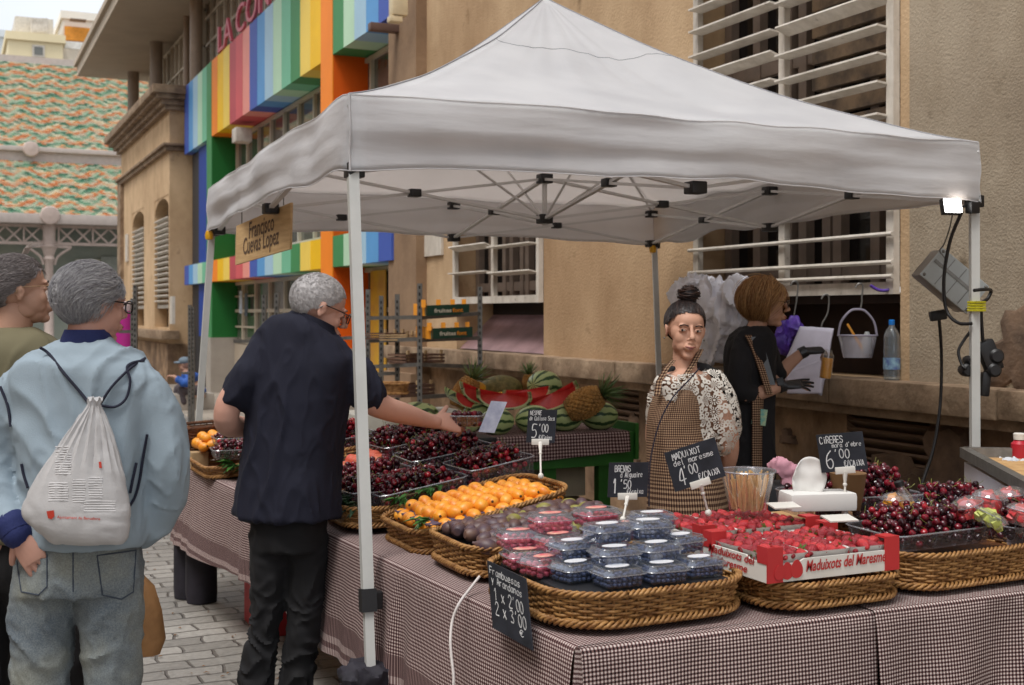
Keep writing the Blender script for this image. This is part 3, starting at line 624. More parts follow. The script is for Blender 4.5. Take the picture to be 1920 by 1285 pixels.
# ---- apartment blocks beyond
def far_block(name, label, px0, px1, y0, yb_, Y, col, wins=(), roofc=None):
    a = WY(px0, y0, Y); b_ = WY(px1, y0, Y); dz = 588 - y0; z1 = a.z
    T = thing(name, label, 'building', ((a.x + b_.x) / 2, Y, 0)); mb = MB(); mb.box(a.x, b_.x, Y, Y + 9, 0, z1); mb.box(a.x - .15, b_.x + .15, Y - .2, Y + 9.1, z1 - .25, z1 + .25)
    mb.build('wall', M(name + '_' + str(px0), col, .85, var=.05, vs=.4), T, smooth=False)
    for (wx0, wx1, wy0, wy1) in wins:
        q0 = WY(wx0, wy0, Y); q1 = WY(wx1, wy1, Y); mb = MB(); mb.box(q0.x - .12, q1.x + .12, Y - .06, Y - .02, q1.z - .12, q0.z + .12); w_ = mb.build('window', whitewood, T, smooth=False)
        mb = MB(); mb.box(q0.x, q1.x, Y - .1, Y - .065, q1.z, q0.z); mb.build('pane', glass_wall, w_, smooth=False)
    return T
T = far_block('apartment_block', 'cream apartment block with roof terrace above the tiled roof', 15, 118, 66, 120, 82, (222, 206, 168), [(64, 80, 88, 104)])
mb = MB(); a = WY(28, 30, 83); b_ = WY(100, 70, 83); mb.box(a.x, b_.x, 83, 88, b_.z - 1, a.z); mb.build('terrace_wall', M('terrace_wall', (206, 198, 184), .85), T, smooth=False)
mb = MB()
for k in range(9): q = WY(60 + k * 3.4, 48, 82.6); mb.lathe((q.x, 82.6, q.z - .45), [(.06, 0), (.1, .3), (.05, .6), (.08, .9)], 8)
mb.build('balustrade', whitewood, T)
T = far_block('apartment_block', 'block with orange recessed balcony beside the cream apartment block', 118, 205, 28, 120, 84, (226, 218, 204), [(127, 141, 66, 77), (143, 156, 68, 78)])
mb = MB(); a = WY(121, 50, 83.8); b_ = WY(168, 80, 83.8); mb.box(a.x, b_.x, 83.6, 83.9, b_.z, a.z); mb.build('orange_balcony_recess', M('orange_render', (214, 140, 50), .8), T, smooth=False)
mb = MB(); a = WY(120, 79, 83); b_ = WY(172, 97, 83); mb.box(a.x, b_.x, 82.6, 82.8, b_.z, a.z); mb.build('balcony_parapet', M('parapet_white', (214, 210, 202), .8), T, smooth=False)
mb = MB(); a = WY(130, 28, 83.4); b_ = WY(160, 42, 83.4); mb.box(a.x, b_.x, 82.6, 83.5, b_.z, a.z - .4); mb.build('rooftop_unit', greywood, T, smooth=False)
T = far_block('apartment_block', 'pale grey block at the far left edge of the skyline', -60, 13, 58, 120, 95, (196, 202, 206))

# ---- unseen building on the opposite side, put in to block side sky
OB = thing('unseen_opposite_building', 'plain ochre building out of view on the left, added to block side sky', 'building', (-7, 15, 0))
mb = MB(); wall_cells(mb, -7.5, -7, -12, 34, 0, 10, [(-10 + k * 3.2, -8.8 + k * 3.2, z, z + 1.9) for k in range(13) for z in (1, 4.4, 7.4)]); mb.build('wall', stucco, OB, smooth=False)
mb = MB(); mb.box(-7.35, -7.3, -12, 34, 0, 10); mb.build('pane', darkglass, OB, smooth=False)
# ================================================================ CANOPY
m, t, b = newmat('canopy_fabric'); t.nodes.remove(b); out = [n for n in t.nodes if n.type == 'OUTPUT_MATERIAL'][0]
tc = nd(t, 'TexCoord'); n1 = nd(t, 'TexNoise', Scale=3.0, Detail=6.0); t.links.new(tc.outputs['Object'], n1.inputs['Vector'])
colr = ramp(t, n1.outputs[0], [(.3, lin(220, 222, 226)), (.7, lin(236, 238, 241))])
df = nd(t, 'BsdfDiffuse'); tl = nd(t, 'BsdfTranslucent'); t.links.new(colr, df.inputs[0]); tl.inputs[0].default_value = lin(232, 226, 222)
wv = nd(t, 'TexNoise', Scale=5.0, Detail=3.0, Roughness=.5); mp = nd(t, 'Mapping'); mp.inputs['Scale'].default_value = (1, 1, 5); t.links.new(tc.outputs['Object'], mp.inputs[0]); t.links.new(mp.outputs[0], wv.inputs['Vector'])
bp = nd(t, 'Bump', Strength=.25, Distance=.02); t.links.new(wv.outputs[0], bp.inputs['Height']); t.links.new(bp.outputs[0], df.inputs['Normal'])
mx = nd(t, 'MixShader'); mx.inputs[0].default_value = .56; t.links.new(df.outputs[0], mx.inputs[1]); t.links.new(tl.outputs[0], mx.inputs[2]); t.links.new(mx.outputs[0], out.inputs[0])
canvas = m
polew = M('white_pole_paint', (188, 188, 184), .4, var=.06, vs=6, spec=.5)
tubeg = M('grey_frame_tube', (206, 204, 202), .45, var=.05)
blackp = M('black_plastic', (24, 23, 25), .45, var=.1)
FL = V((1.262, 4.10, 0)); FR = V((4.175, 4.09, 0)); BR = V((4.69, 7.70, 0)); BL = V((1.445, 7.59, 0))
ZB, ZT = 2.08, 2.35
CT = (FL + FR + BR + BL) / 4; PEAK = V((CT.x, CT.y, 3.27))
CN = thing('market_canopy', 'white pop-up canopy with pointed roof and short valance over the fruit stall', 'canopy', (CT.x, CT.y, 0))
mb = MB(); N = 30
def edge_pt(s):      # s in 0..4 around the eaves
    c = [FL, FR, BR, BL]; i = int(s) % 4; return c[i].lerp(c[(i + 1) % 4], s - int(s))
def roof_pt(s, r):   # r: 1 at the eave, 0 at the peak
    e = edge_pt(s % 4); f = (s % 1); t_ = 1 - r
    z = ZT + (3.27 - ZT) * (.60 * t_ + .40 * t_ * t_)
    mid = math.sin(math.pi * f); z -= .035 * mid * math.sin(math.pi * min(1, (1 - r) * 1.0))      # cloth hangs between the hips
    p = CT.lerp(e, r); hip = 1 - abs(2 * f - 1)
    z += .012 * nz((p.x, p.y, 3), 2.2) + .006 * math.sin(14 * f + 5 * r) * r * r
    z += .02 * nz((s * 9, r * 2.0, 1)) * r + .011 * nz((s * 16, r * 1.2, 7)) * math.sin(math.pi * r)
    return V((p.x, p.y, z))
NS = 4 * 40
mb.grid(lambda u, v: roof_pt(u * 4, 1 - v * .999), NS, 26)
def val_pt(u, v):
    s = u * 4; p = roof_pt(s, 1); f = s % 1; i = int(s) % 4
    e0 = [FL, FR, BR, BL][i]; e1 = [FL, FR, BR, BL][(i + 1) % 4]; dirn = (e1 - e0).normalized(); nrm = V((dirn.y, -dirn.x, 0))
    drop = (.268 - .03 * math.sin(math.pi * f)) * v; edge = min(f, 1 - f); soft = sm(edge * 8)
    L = (e1 - e0).length * f
    q = (.010 * math.sin(L * 4.1 + i * 2 + 2.4 * v) + .005 * math.sin(L * 9.7 - 3 * v + i) + .004 * nz((L * 3, v * 2 + i * 7, .5))) * soft
    q += .7 * (.022 * math.exp(-((v - .42 - .25 * f) / .13) ** 2) - .018 * math.exp(-((v - .75 + .2 * f) / .12) ** 2) + .012 * math.exp(-((v - .18 - .3 * f) / .08) ** 2)) * (.5 + soft * .5)
    q *= sm(v * 5)
    return p + nrm * (q + .012 * v) + V((0, 0, -drop + .008 * math.sin(L * 5 + i) * v * soft))
mb.grid(val_pt, NS, 12, flip=True)
roofo = mb.build('fabric_roof', canvas, CN, sharp=70)
sl = roofo.modifiers.new('thick', 'SOLIDIFY'); sl.thickness = .0015
mb = MB()      # stitched seams along the hips and across the upper panels
for s in range(4): mb.tube([roof_pt(s + 1e-4, k / 24) + UP * .002 for k in range(25)], .0028, 5)
mb.tube([roof_pt(k / 40, .34 + .015 * math.sin(k * .3)) + UP * .001 for k in range(160)], .0018, 5, closed=True)
mb.build('roof_seam', M('seam_grey', (150, 150, 154), .8, var=.05), CN)
mb = MB()      # corner seams and bottom hem
for s in range(4): mb.tube([val_pt(s / 4 + 1e-4, v / 8) for v in range(9)], .004, 6)
mb.tube([val_pt(k / 160, 1) for k in range(160)], .0025, 5, closed=True); 
mb.tube([roof_pt(k / 40, 1) for k in range(160)], .002, 5, closed=True); mb.build('seam_tape', canvas, CN)
def leg(top, bot, nm, w=.036, lower=None):
    mb = MB(); top = V(top); bot = V(bot); j = top.lerp(bot, lower or .62)
    mb.bar(top, j, w); L1 = mb.build(nm, polew, CN, smooth=False)
    m2 = MB(); m2.bar(j, bot, w * .82); m2.build('lower_tube', polew, L1, smooth=False)
    m3 = MB(); d = (bot - top).normalized(); m3.bar(j - d * .04, j + d * .035, w + .014); m3.box(j.x + w * .5, j.x + w * .5 + .03, j.y - .015, j.y + .015, j.z - .03, j.z + .03, bev=.005); m3.build('leg_clamp', blackp, L1, smooth=False)
    m4 = MB(); m4.box(bot.x - .05, bot.x + .05, bot.y - .05, bot.y + .05, 0, .012, bev=.004); m4.build('foot_plate', steel, L1, smooth=False)
    m5 = MB(); m5.box(top.x - .022, top.x + .04, top.y - .022, top.y + .04, top.z - .035, top.z + .02, bev=.006); m5.build('corner_joint', blackp, L1)
    return L1
flb = W(703, 1300, 3.96); flb = V((flb.x, flb.y, 0))
leg((FL.x + .02, FL.y + .02, 2.09), flb, 'leg', .037, .70)
frb = W(1829, 900, 5.46); leg((FR.x - .005, FR.y + .02, 2.09), (frb.x, frb.y, 0), 'leg', .037, .75)
blb = W(353, 900, 7.45); leg((BL.x + .02, BL.y, 2.09), (blb.x, blb.y, 0), 'leg', .037, .72)
brb = W(1246, 700, 8.96); leg((BR.x, BR.y, 2.09), (brb.x, brb.y, 0), 'leg', .037, .8)
LM, RM_, FM, BM = (FL + BL) / 2, (FR + BR) / 2, (FL + FR) / 2, (BL + BR) / 2
def zz_(p, z): return V((p.x, p.y, z))
tr = MB(); jn = MB(); th = MB()
zt, zb = 2.30, 2.085
def scissor(a, b_):
    tr = MB()
    tr.bar(zz_(a, zt), zz_(b_, zb), .024, .014); tr.bar(zz_(a, zb) + V((.0, .016, 0)), zz_(b_, zt) + V((.0, .016, 0)), .024, .014)
    c = (a + b_) / 2; jn = MB(); jn.box(c.x - .03, c.x + .03, c.y - .025, c.y + .03, (zt + zb) / 2 - .02, (zt + zb) / 2 + .02, bev=.005); jn.build('bar_joint', blackp, CN); tr.build('scissor_bars', tubeg, CN, smooth=False)
for a, b_ in ((FL, FM), (FM, FR), (FR, RM_), (RM_, BR), (BR, BM), (BM, BL), (BL, LM), (LM, FL), (LM, CT), (CT, RM_), (FM, CT), (CT, BM)):
    a = a.lerp(CT, .035); b_ = b_.lerp(CT, .035); scissor(a, b_)
for p in (LM, RM_, FM, BM, CT, BL, BR):
    p = p.lerp(CT, .035)
    for z in (zt, zb): jn = MB(); jn.box(p.x - .035, p.x + .035, p.y - .035, p.y + .035, z - .025, z + .025, bev=.006); jn.build('bar_joint', blackp, CN)
th.tube([zz_(CT, 2.05), zz_(CT, 3.25)], .014, 8)
for c in (FL, FR, BR, BL): th.tube([zz_(c, zt + .0), zz_(c.lerp(CT, .5), 2.66), zz_(CT, 3.2)], .008, 6)
for c in (LM, RM_, FM, BM): th.tube([zz_(CT, zb), zz_(CT.lerp(c, .52), 2.58)], .007, 6)
th.build('roof_struts', tubeg, CN)
for m_ in MATS.values(): pass
# wooden stall name board hung from the left side
q = {k: W(x, y, d) for k, x, y, d in (('TL', 443, 424, 6.5), ('TR', 545, 380, 5.75), ('BR', 543, 467, 5.75), ('BL', 441, 497, 6.5))}
ux = (q['BR'] - q['BL']); wd = ux.length; ux.normalize(); uz = (q['TL'] - q['BL']); hh = uz.length; uz.normalize(); n = ux.cross(uz).normalized()
BS = thing('wooden_name_board', 'pale wooden name board hanging from the left canopy edge', 'sign', tuple(q['BL']))
mb = MB(); mb.rings([[q[k] - n * (0 if s else .012) for k in ('BL', 'BR', 'TR', 'TL')] for s in (0, 1)]); mb.build('board', M('plywood', (206, 172, 124), .6, stretch=(1, 1, 12), vs=5, col2=(186, 150, 104), detail=6), BS, smooth=False)
tx = MB(); type_mesh(tx, 'Francisco', q['BL'] + ux * wd * .27 + uz * hh * .56, ux, uz, .085, width=wd * .46, bold=.012); type_mesh(tx, 'Cuevas Lopez', q['BL'] + ux * wd * .16 + uz * hh * .2, ux, uz, .085, width=wd * .66, bold=.012)
tx.build('painted_lettering', M('burnt_brown', (92, 70, 52), .8, var=.2, vs=30), BS, smooth=False)
mb = MB(); mb.tube([q['TL'] + ux * .1, q['TL'] + ux * .1 + UP * .15], .003, 5); mb.tube([q['TR'] - ux * .1, q['TR'] - ux * .1 + UP * .15], .003, 5); mb.build('hanging_wire', steel, BS)
# ================================================================ TABLES AND CLOTHS
def gingham(name, dark, mid, light, p=.0108, bands=(), bump=.1):
    m, t, b = newmat(name); uv = nd(t, 'UVMap'); sx = nd(t, 'SeparateXYZ'); t.links.new(uv.outputs[0], sx.inputs[0])
    a = mth(t, 'LESS_THAN', mth(t, 'FRACT', mth(t, 'DIVIDE', sx.outputs['X'], p)), .52)
    c = mth(t, 'LESS_THAN', mth(t, 'FRACT', mth(t, 'DIVIDE', sx.outputs['Y'], p)), .52)
    for lo, hi, v in bands:     # woven border bands, measured down the drop
        inb = mth(t, 'MULTIPLY', mth(t, 'GREATER_THAN', sx.outputs['Y'], lo), mth(t, 'LESS_THAN', sx.outputs['Y'], hi))
        c = mth(t, 'ADD', mth(t, 'MULTIPLY', c, mth(t, 'SUBTRACT', 1.0, inb)), mth(t, 'MULTIPLY', inb, v))
    s = mth(t, 'MULTIPLY', mth(t, 'ADD', a, c), .5)
    cr = nd(t, 'ValToRGB'); e = cr.color_ramp.elements; e.new(.5)
    for i, (q, k) in enumerate([(0, light), (.5, mid), (1, dark)]): e[i].position = q; e[i].color = lin(*k)
    t.links.new(s, cr.inputs[0])
    tc = nd(t, 'TexCoord'); n1 = nd(t, 'TexNoise', Scale=3.0, Detail=5.0); t.links.new(tc.outputs['Object'], n1.inputs['Vector'])
    t.links.new(mixc(t, 1.0, cr.outputs[0], ramp(t, n1.outputs[0], [(.3, (.86, .85, .85)), (.7, (1.06, 1.05, 1.05))]), 'MULTIPLY'), b.inputs['Base Color'])
    b.inputs['Roughness'].default_value = .9; b.inputs['Specular IOR Level'].default_value = .2
    n2 = nd(t, 'TexNoise', Scale=9.0, Detail=3.0); t.links.new(tc.outputs['Object'], n2.inputs['Vector'])
    bp = nd(t, 'Bump', Strength=.4, Distance=.01); t.links.new(n2.outputs[0], bp.inputs['Height']); t.links.new(bp.outputs[0], b.inputs['Normal']); return m
bandsA = [(.30, .37, .85), (.37, .395, .25), (.395, .415, .9), (.415, .44, .3), (.44, .60, .8)]
ging_side = gingham('checked_cotton_banded', (48, 29, 31), (116, 88, 86), (204, 190, 184), bands=bandsA)
ging_front = gingham('checked_cotton', (24, 15, 17), (116, 88, 86), (212, 200, 194))
ging_apron = gingham('apron_check', (40, 26, 24), (112, 84, 66), (176, 150, 122), p=.011)
ging_small = gingham('checked_cotton_far', (60, 40, 44), (124, 98, 98), (196, 178, 174), p=.02)
TZ = .75
def edgeL(y): return lerp(1.42, 1.18, (y - 2.68) / 4.2)
def drape(name, label, P0, P1, nrm, drop, inner, mat, seed=0, fold=.03, flare=.05, dropfn=None, nu=120, back=0, v0=0.0, ext=None):
    """cloth over a table edge P0->P1: flat inner strip, rounded edge, hanging folds"""
    P0 = V(P0); P1 = V(P1); L = (P1 - P0).length; d = (P1 - P0).normalized(); nrm = V(nrm); mb = MB()
    rows = [(-inner * k / 5, 0) for k in range(5, 0, -1)] + [(0, 0), (.008, -.002), (.014, -.010)] + [(None, k / 22) for k in range(1, 23)]
    U0 = seed * .37
    def fn(u, v):
        i = int(round(v * (len(rows) - 1))); s = u * L; base = P0 + d * s
        a, c = rows[i]
        if a is not None:
            wv = .0015 * nz((base.x * 7, base.y * 7, seed)) if a < 0 else 0
            return base + nrm * a + V((0, 0, c + wv + (v0 if a < 0 else v0)))
        D = dropfn(s) if dropfn else drop; q = c
        ph = s * 11 + 1.6 * nz((s * 1.3, seed, 0)) * 3
        fo = (fold * math.sin(ph) * (.5 + .7 * abs(nz((s * 1.1, seed + 3, 0))) * 2) + fold * .55 * math.sin(ph * 2.3 + 1 + q) + fold * 1.1 * nz((s * 4, q * .8 + seed, 1))) * (q ** .8)
        fo += .02 * math.sin(s * 2.1 + seed) * q
        return base + nrm * (.016 + flare * q + fo) + V((0, 0, -.010 - D * q)) + d * (.25 * fo * math.cos(ph))
    def uv(u, v):
        i = v * (len(rows) - 1); j = int(round(i)); a, c = rows[min(j, len(rows) - 1)]
        s = u * L; D = dropfn(s) if dropfn else drop
        return (s + U0, (a - .0 if a is not None else .02 + c * D) + 0)
    mb.grid(fn, nu, len(rows) - 1, uv)
    return mb
# table frames
wood_t = M('table_board', (150, 120, 84), .8, stretch=(1, 8, 1), vs=4, col2=(120, 92, 64))
T1 = thing('trestle_table', 'long trestle table under the checked cloths along the left arm of the stall', 'table', (1.9, 4.8, 0))
mb = MB(); mb.prism([(1.46, 2.72, 0), (2.3, 2.72, 0), (2.3, 6.92, 0), (1.22, 6.92, 0)], (0, 0, TZ - .03), (0, 0, TZ - .006)) if True else mb.box(1.46, 2.3, 2.72, 6.86, TZ - .03, TZ - .006); mb.build('tabletop', wood_t, T1, smooth=False)
for y in (3.2, 4.6, 6.6):
    for x in (1.62, 2.2):
        mb = MB(); mb.bar((x, y, 0), (x, y, TZ - .03), .035); mb.build('leg', steel, T1, smooth=False)
T2 = thing('trestle_table', 'trestle table under the checked cloths along the front of the stall', 'table', (3.2, 3.2, 0))
mb = MB(); mb.box(2.32, 4.4, 2.72, 3.6, TZ - .03, TZ - .006); mb.build('tabletop', wood_t, T2, smooth=False)
for x in (2.5, 4.3):
    for y in (2.85, 3.5):
        mb = MB(); mb.bar((x, y, 0), (x, y, TZ - .03), .035); mb.build('leg', steel, T2, smooth=False)
hem = lambda s: .42 + .02 * math.sin(s * 3) 
mb = drape('c', '', (edgeL(6.95), 6.95, TZ), (edgeL(3.98), 3.98, TZ), (-1, -.03, 0), .4, .9, ging_side, 1, .012, .03, lambda s: .40 + .018 * math.sin(s * 2.7 + 1), 130)
tag(mb.build('tablecloth', ging_side), 'checked cotton cloth with plum border bands hanging behind the man in the polo shirt', 'tablecloth')
mb = drape('c', '', (edgeL(3.97) - .004, 3.97, TZ + .004), (1.42, 2.69, TZ + .004), (-1, -.03, 0), .5, .9, ging_side, 5, .022, .05, lambda s: .36 + .42 * sm(s / .75) + .03 * math.sin(s * 7), 110)
# wrap round the front corner
tag(mb.build('tablecloth', ging_side), 'checked cotton cloth with plum border falling to the ground beside the front canopy pole', 'tablecloth')
mb = MB(); mb = drape('c', '', (1.415, 2.68, TZ + .002), (2.34, 2.68, TZ + .002), (0, -1, 0), .72, .9, ging_front, 3, .024, .04, None, 90)
b0 = len(mb.v)
def corner(u, v):      # folded corner flap
    a = R(lerp(178, 270, u)); q = v; r = .014 + (.05 + .03 * math.sin(u * 9)) * q
    return V((1.424 + r * math.cos(a), 2.69 + r * math.sin(a), TZ + .003 - .012 * min(1, v * 8) - .7 * q))
mb.grid(corner, 14, 14, lambda u, v: (u * .12, v * .7)); tag(mb.build('tablecloth', ging_front), 'fine checked cloth over the near left corner of the front table', 'tablecloth')
mb = drape('c', '', (2.33, 2.672, TZ + .006), (4.3, 2.672, TZ + .006), (0, -1, 0), .72, .92, ging_front, 9, .042, .05, None, 170)
tag(mb.build('tablecloth', ging_front), 'fine checked cloth with loose vertical folds on the right part of the front table', 'tablecloth')
mb = MB(); pts = [W(900, 1075, 3.66), W(882, 1098, 3.62), W(862, 1125, 3.56), W(850, 1155, 3.55), W(846, 1190, 3.52), W(848, 1225, 3.5), W(852, 1262, 3.48), W(850, 1300, 3.47)]
mb.tube(spline([p - CF * .045 for p in pts], 4), .0042, 6); cl_ = [o for o in COL.objects if o.name.startswith('tablecloth')][1]; mb.build('cord', M('cord_white', (206, 198, 194), .8), cl_, sharp=80)
# sloping display board under the left-arm fruit
def slope_z(x): return TZ + .055 + .165 * (x - 1.42)
mb = MB(); mb.prism([(1.5, 0, TZ + .004), (2.16, 0, TZ + .004), (2.16, 0, slope_z(2.16)), (1.5, 0, slope_z(1.5))], (0, 4.38, 0), (0, 6.5, 0)); 
tag(mb.build('display_riser', M('black_crate', (22, 22, 26), .6), smooth=False), 'black sloping riser board under the trays of cherries', 'riser')

# ================================================================ WICKER BASKETS
wick = M('wicker', (176, 132, 80), .5, vs=30, col2=(120, 80, 42), bump=.3, bs=120, detail=5, spec=.35)
wick_d = M('wicker_dark', (122, 74, 36), .6, vs=30, col2=(78, 44, 22), bump=.3, bs=120, detail=5)
def rrect(w, l, r, n):
    """points round a rounded rectangle by arc length"""
    segs = []; r = min(r, w / 2 - .001, l / 2 - .001)
    per = 2 * (w + l) - 8 * r + 2 * math.pi * r; out = []
    for k in range(n):
        s = per * k / n; a, b_ = w - 2 * r, l - 2 * r; q = math.pi * r / 2
        for ln, fn in ((a, lambda t: (-a / 2 + t, -l / 2, 0, -1)), (q, lambda t: (a / 2 + r * math.sin(t / r), -b_ / 2 - r * math.cos(t / r), math.sin(t / r), -math.cos(t / r))),
                       (b_, lambda t: (w / 2, -b_ / 2 + t, 1, 0)), (q, lambda t: (a / 2 + r * math.cos(t / r), b_ / 2 + r * math.sin(t / r), math.cos(t / r), math.sin(t / r))),
                       (a, lambda t: (a / 2 - t, l / 2, 0, 1)), (q, lambda t: (-a / 2 - r * math.sin(t / r), b_ / 2 + r * math.cos(t / r), -math.sin(t / r), math.cos(t / r))),
                       (b_, lambda t: (-w / 2, b_ / 2 - t, -1, 0)), (q, lambda t: (-a / 2 - r * math.cos(t / r), -b_ / 2 - r * math.sin(t / r), -math.cos(t / r), -math.sin(t / r)))):
            if s <= ln: x, y, nx, ny = fn(s); break
            s -= ln
        out.append((x, y, nx, ny))
    return out, per
def basket(label, cx, cy, z, w, l, h, rot=0, tilt=0, r=.11, hf=None, flare=.02, mat=None, group=None, cat='basket'):
    """woven basket; hf(x, y) adds to the rim height"""
    mat = mat or wick; T = thing('wicker_basket', label, cat, (cx, cy, z), group)
    Mx = T4((cx, cy, z), 0, tilt, rot); hf = hf or (lambda x, y: 0)
    _, per = rrect(w, l, r, 4); ns = int(per / .034) // 2 * 2; sub = 4; n = ns * sub
    P, _ = rrect(w, l, r, n); rows = max(4, int((h - .02) / .0088))
    def pt(k, hz, off):
        x, y, nx, ny = P[k % n]; H = h + hf(x, y); f = hz; o = off + flare * f * (H / h)
        return Mx @ V((x + nx * o, y + ny * o, .02 + (H - .02) * f))
    mb = MB()
    for i in range(rows):
        f = (i + .5) / rows * .9
        pts = [pt(k, f, .0055 * math.cos(math.pi * k / sub) * (1 if i % 2 else -1) + random.Random(i * 999 + k // 3).uniform(-.0008, .0008)) for k in range(n)]
        mb.tube(pts, .0043, 5, closed=True)
    mb.build('weave', mat, T, sharp=80)
    mb = MB()
    for k in range(0, n, sub): mb.tube([pt(k, 0, 0), pt(k, .5, 0), pt(k, .93, 0)], .0042, 5)
    mb.build('stakes', mat, T, sharp=80)
    for nm, hz, rad, tw in (('rim_braid', .97, .0075, 3), ('base_braid', .05, .0095, 3)):
        mb = MB(); turns = int(per / .05)
        for s_ in range(tw):
            pts = []
            for k in range(n):
                a = 6.28318 * (turns * k / n + s_ / tw); q = pt(k, hz, (.013 if nm == 'base_braid' else .003) + rad * math.cos(a)); pts.append(q + UP * rad * .8 * math.sin(a))
            mb.tube(pts, .0046, 5, closed=True)
        mb.build(nm, mat, T, sharp=80)
    mb = MB(); q = [Mx @ V((x, y, .012)) for x, y, _, _ in P[::4]]; mb.rings([q, [p + UP * .01 for p in q]]); mb.build('basket_bottom', wick_d, T, smooth=False)
    return T
basket('flat wicker basket holding the raspberry and blueberry punnets at the near corner', 1.705, 3.03, TZ + .008, .56, .56, .105, R(1.5), r=.15)
basket('wicker basket under the purple figs', 1.72, 3.62, TZ + .008, .52, .40, .105, 0, r=.09)
basket('tall-sided wicker basket full of apricots', 1.755, 4.12, TZ + .03, .56, .42, .10, 0, R(-9), r=.09, hf=lambda x, y: .03 * (x + .28) / .56)
basket('low wicker basket under the red and white strawberry box', 2.262, 2.935, TZ + .008, .43, .45, .082, 0, r=.10)
basket('wicker basket of black cherries at the right end of the front table', 2.93, 3.02, TZ + .008, .80, .56, .12, R(2), r=.10)
basket('dark wicker basket with green leaves below the cherry trays', 1.50, 4.62, TZ + .01, .26, .44, .09, 0, r=.07, mat=wick)
basket('wicker basket of red peaches behind the canopy pole', 1.62, 5.18, TZ + .06, .42, .34, .10, 0, R(-7), r=.07, hf=lambda x, y: .05 * sm((y + .1) * 5))
basket('oval wicker basket of loquats and small cherry boxes at the far left end', 1.40, 6.42, TZ + .01, .42, .52, .07, 0, R(-6), r=.09)
basket('deep brown wicker basket lying tilted behind the loquats at the far end', 1.42, 6.93, TZ + .02, .56, .26, .20, 0, R(-3), r=.08, mat=wick_d)

# ================================================================ SLATES
slate_m = M('slate_black', (30, 32, 38), .6, vs=14, col2=(44, 46, 54), detail=8, spec=.3)
chalk = M('chalk_white', (214, 214, 214), .9, var=.15, vs=40)
clipm = M('white_plastic', (214, 210, 202), .4, var=.04)
def slate(label, quad, d, lines, stem=None, cat='price sign'):
    dd = d if isinstance(d, (list, tuple)) else [d] * 4
    q = [W(x, y, k) for (x, y), k in zip(quad, dd)]      # TL TR BR BL
    q[3] = q[0] + q[2] - q[1]
    ux = (q[2] - q[3] + q[1] - q[0]).normalized(); n = ux.cross((q[0] - q[3])).normalized(); uz = n.cross(ux) * -1
    if n.dot(V((0, 0, HC)) - V((q[0].x, q[0].y, q[0].z - 0))) < 0: pass
    o = q[3]; S = thing('price_slate', label, cat, tuple(o))
    mb = MB(); mb.rings([[p - n * k for p in (q[3], q[2], q[1], q[0])] for k in (.004, 0)]); mb.build('slate_board', slate_m, S, smooth=False)
    wv = (q[2] - q[3]); hv = (q[0] - q[3]); wl, hl = wv.length, hv.length; ux = wv.normalized(); uz = hv.normalized()
    mb = MB()
    for i, (txt, x, y, h, wd, pen) in enumerate(lines):
        lettering(mb, txt, o + wv * x + hv * y, ux, uz, n, hl * h, wl * wd, pen, seed=i + len(label))
    mb.build('chalk_writing', chalk, S, smooth=False)
    if stem:
        a = (q[3] + q[2]) / 2; b_ = stem; mb = MB(); mb.box(-.032, .032, -.006, .006, -.008, .014, Matrix.Translation(a) @ ux.to_track_quat('X', 'Z').to_matrix().to_4x4(), bev=.002)
        mb.tube([a, a + (b_ - a) * .3], [.009, .004], 8); mb.tube([a + (b_ - a) * .3, b_], .0035, 8); mb.ell(a + (b_ - a) * .32, .007, u=8, v=6); mb.ell(b_, (.011, .011, .012), u=8, v=6); mb.build('clip_stem', clipm, S)
    return S
slate('tall slate hanging on the cloth at the near basket, two-line offer for raspberries and blueberries', [(913, 1051), (985, 1085), (998, 1220), (920, 1180)], [3.38, 3.19, 3.12, 3.31],
      [('Frambuesas', .07, .83, .10, .80, .13), ('y Arandanos', .10, .70, .10, .80, .13), ('1 x 2\'00', .14, .46, .17, .76, .09), ('2 x 3\'00', .14, .25, .18, .80, .09), ('€', .74, .12, .09, .12, .13)])
slate('tilted slate priced 4\'00 in front of the checked apron', [(1245, 850), (1340, 820), (1361, 893), (1263, 926)], 3.78,
      [('MADUiXOT', .12, .76, .15, .56, .13), ('del maresme', .12, .60, .13, .78, .13), ('4', .14, .10, .42, .16, .06), ("'00", .28, .30, .24, .26, .1), ('€/CAiXA', .50, .12, .15, .42, .12)], W(1328, 962, 3.80))
slate('slate priced 6\'00 above the cherries on the right', [(1530, 816), (1617, 809), (1628, 880), (1537, 889)], 3.9,
      [('CiRERES', .06, .76, .17, .50, .12), ("mora d'ebre", .30, .64, .11, .64, .13), ('6', .14, .10, .46, .18, .06), ("'00", .32, .34, .24, .34, .1), ('€/CAiXA', .50, .12, .15, .44, .12)], W(1584, 962, 3.9))
slate('slate priced 1\'50 standing among the figs', [(1142, 868), (1217, 867), (1214, 932), (1142, 936)], 3.98,
      [('BREVAS', .16, .74, .17, .40, .13), ("d'Alguaire", .30, .58, .15, .56, .12), ('1', .14, .12, .40, .10, .09), ("'50", .30, .26, .24, .30, .11), ('€/caixa', .48, .10, .14, .42, .12)], W(1168, 975, 3.86))
slate('slate priced 5\'00 planted behind the apricot basket', [(991, 768), (1045, 769), (1040, 831), (989, 828)], 4.45,
      [('NESPRE', .08, .84, .12, .40, .13), ('de Callosa Saca', .06, .68, .12, .88, .12), ('5', .18, .14, .40, .20, .07), ("'00", .40, .32, .24, .36, .1), ('€/Caixa', .44, .10, .13, .46, .13)], W(1014, 893, 4.35))
S = slate('slanted blue and white card on a stick beside the held cherries', [(921, 752), (951, 754), (927, 812), (897, 809)], 4.5, [('x', .3, .5, .1, .1, .1)])
S.children if False else None
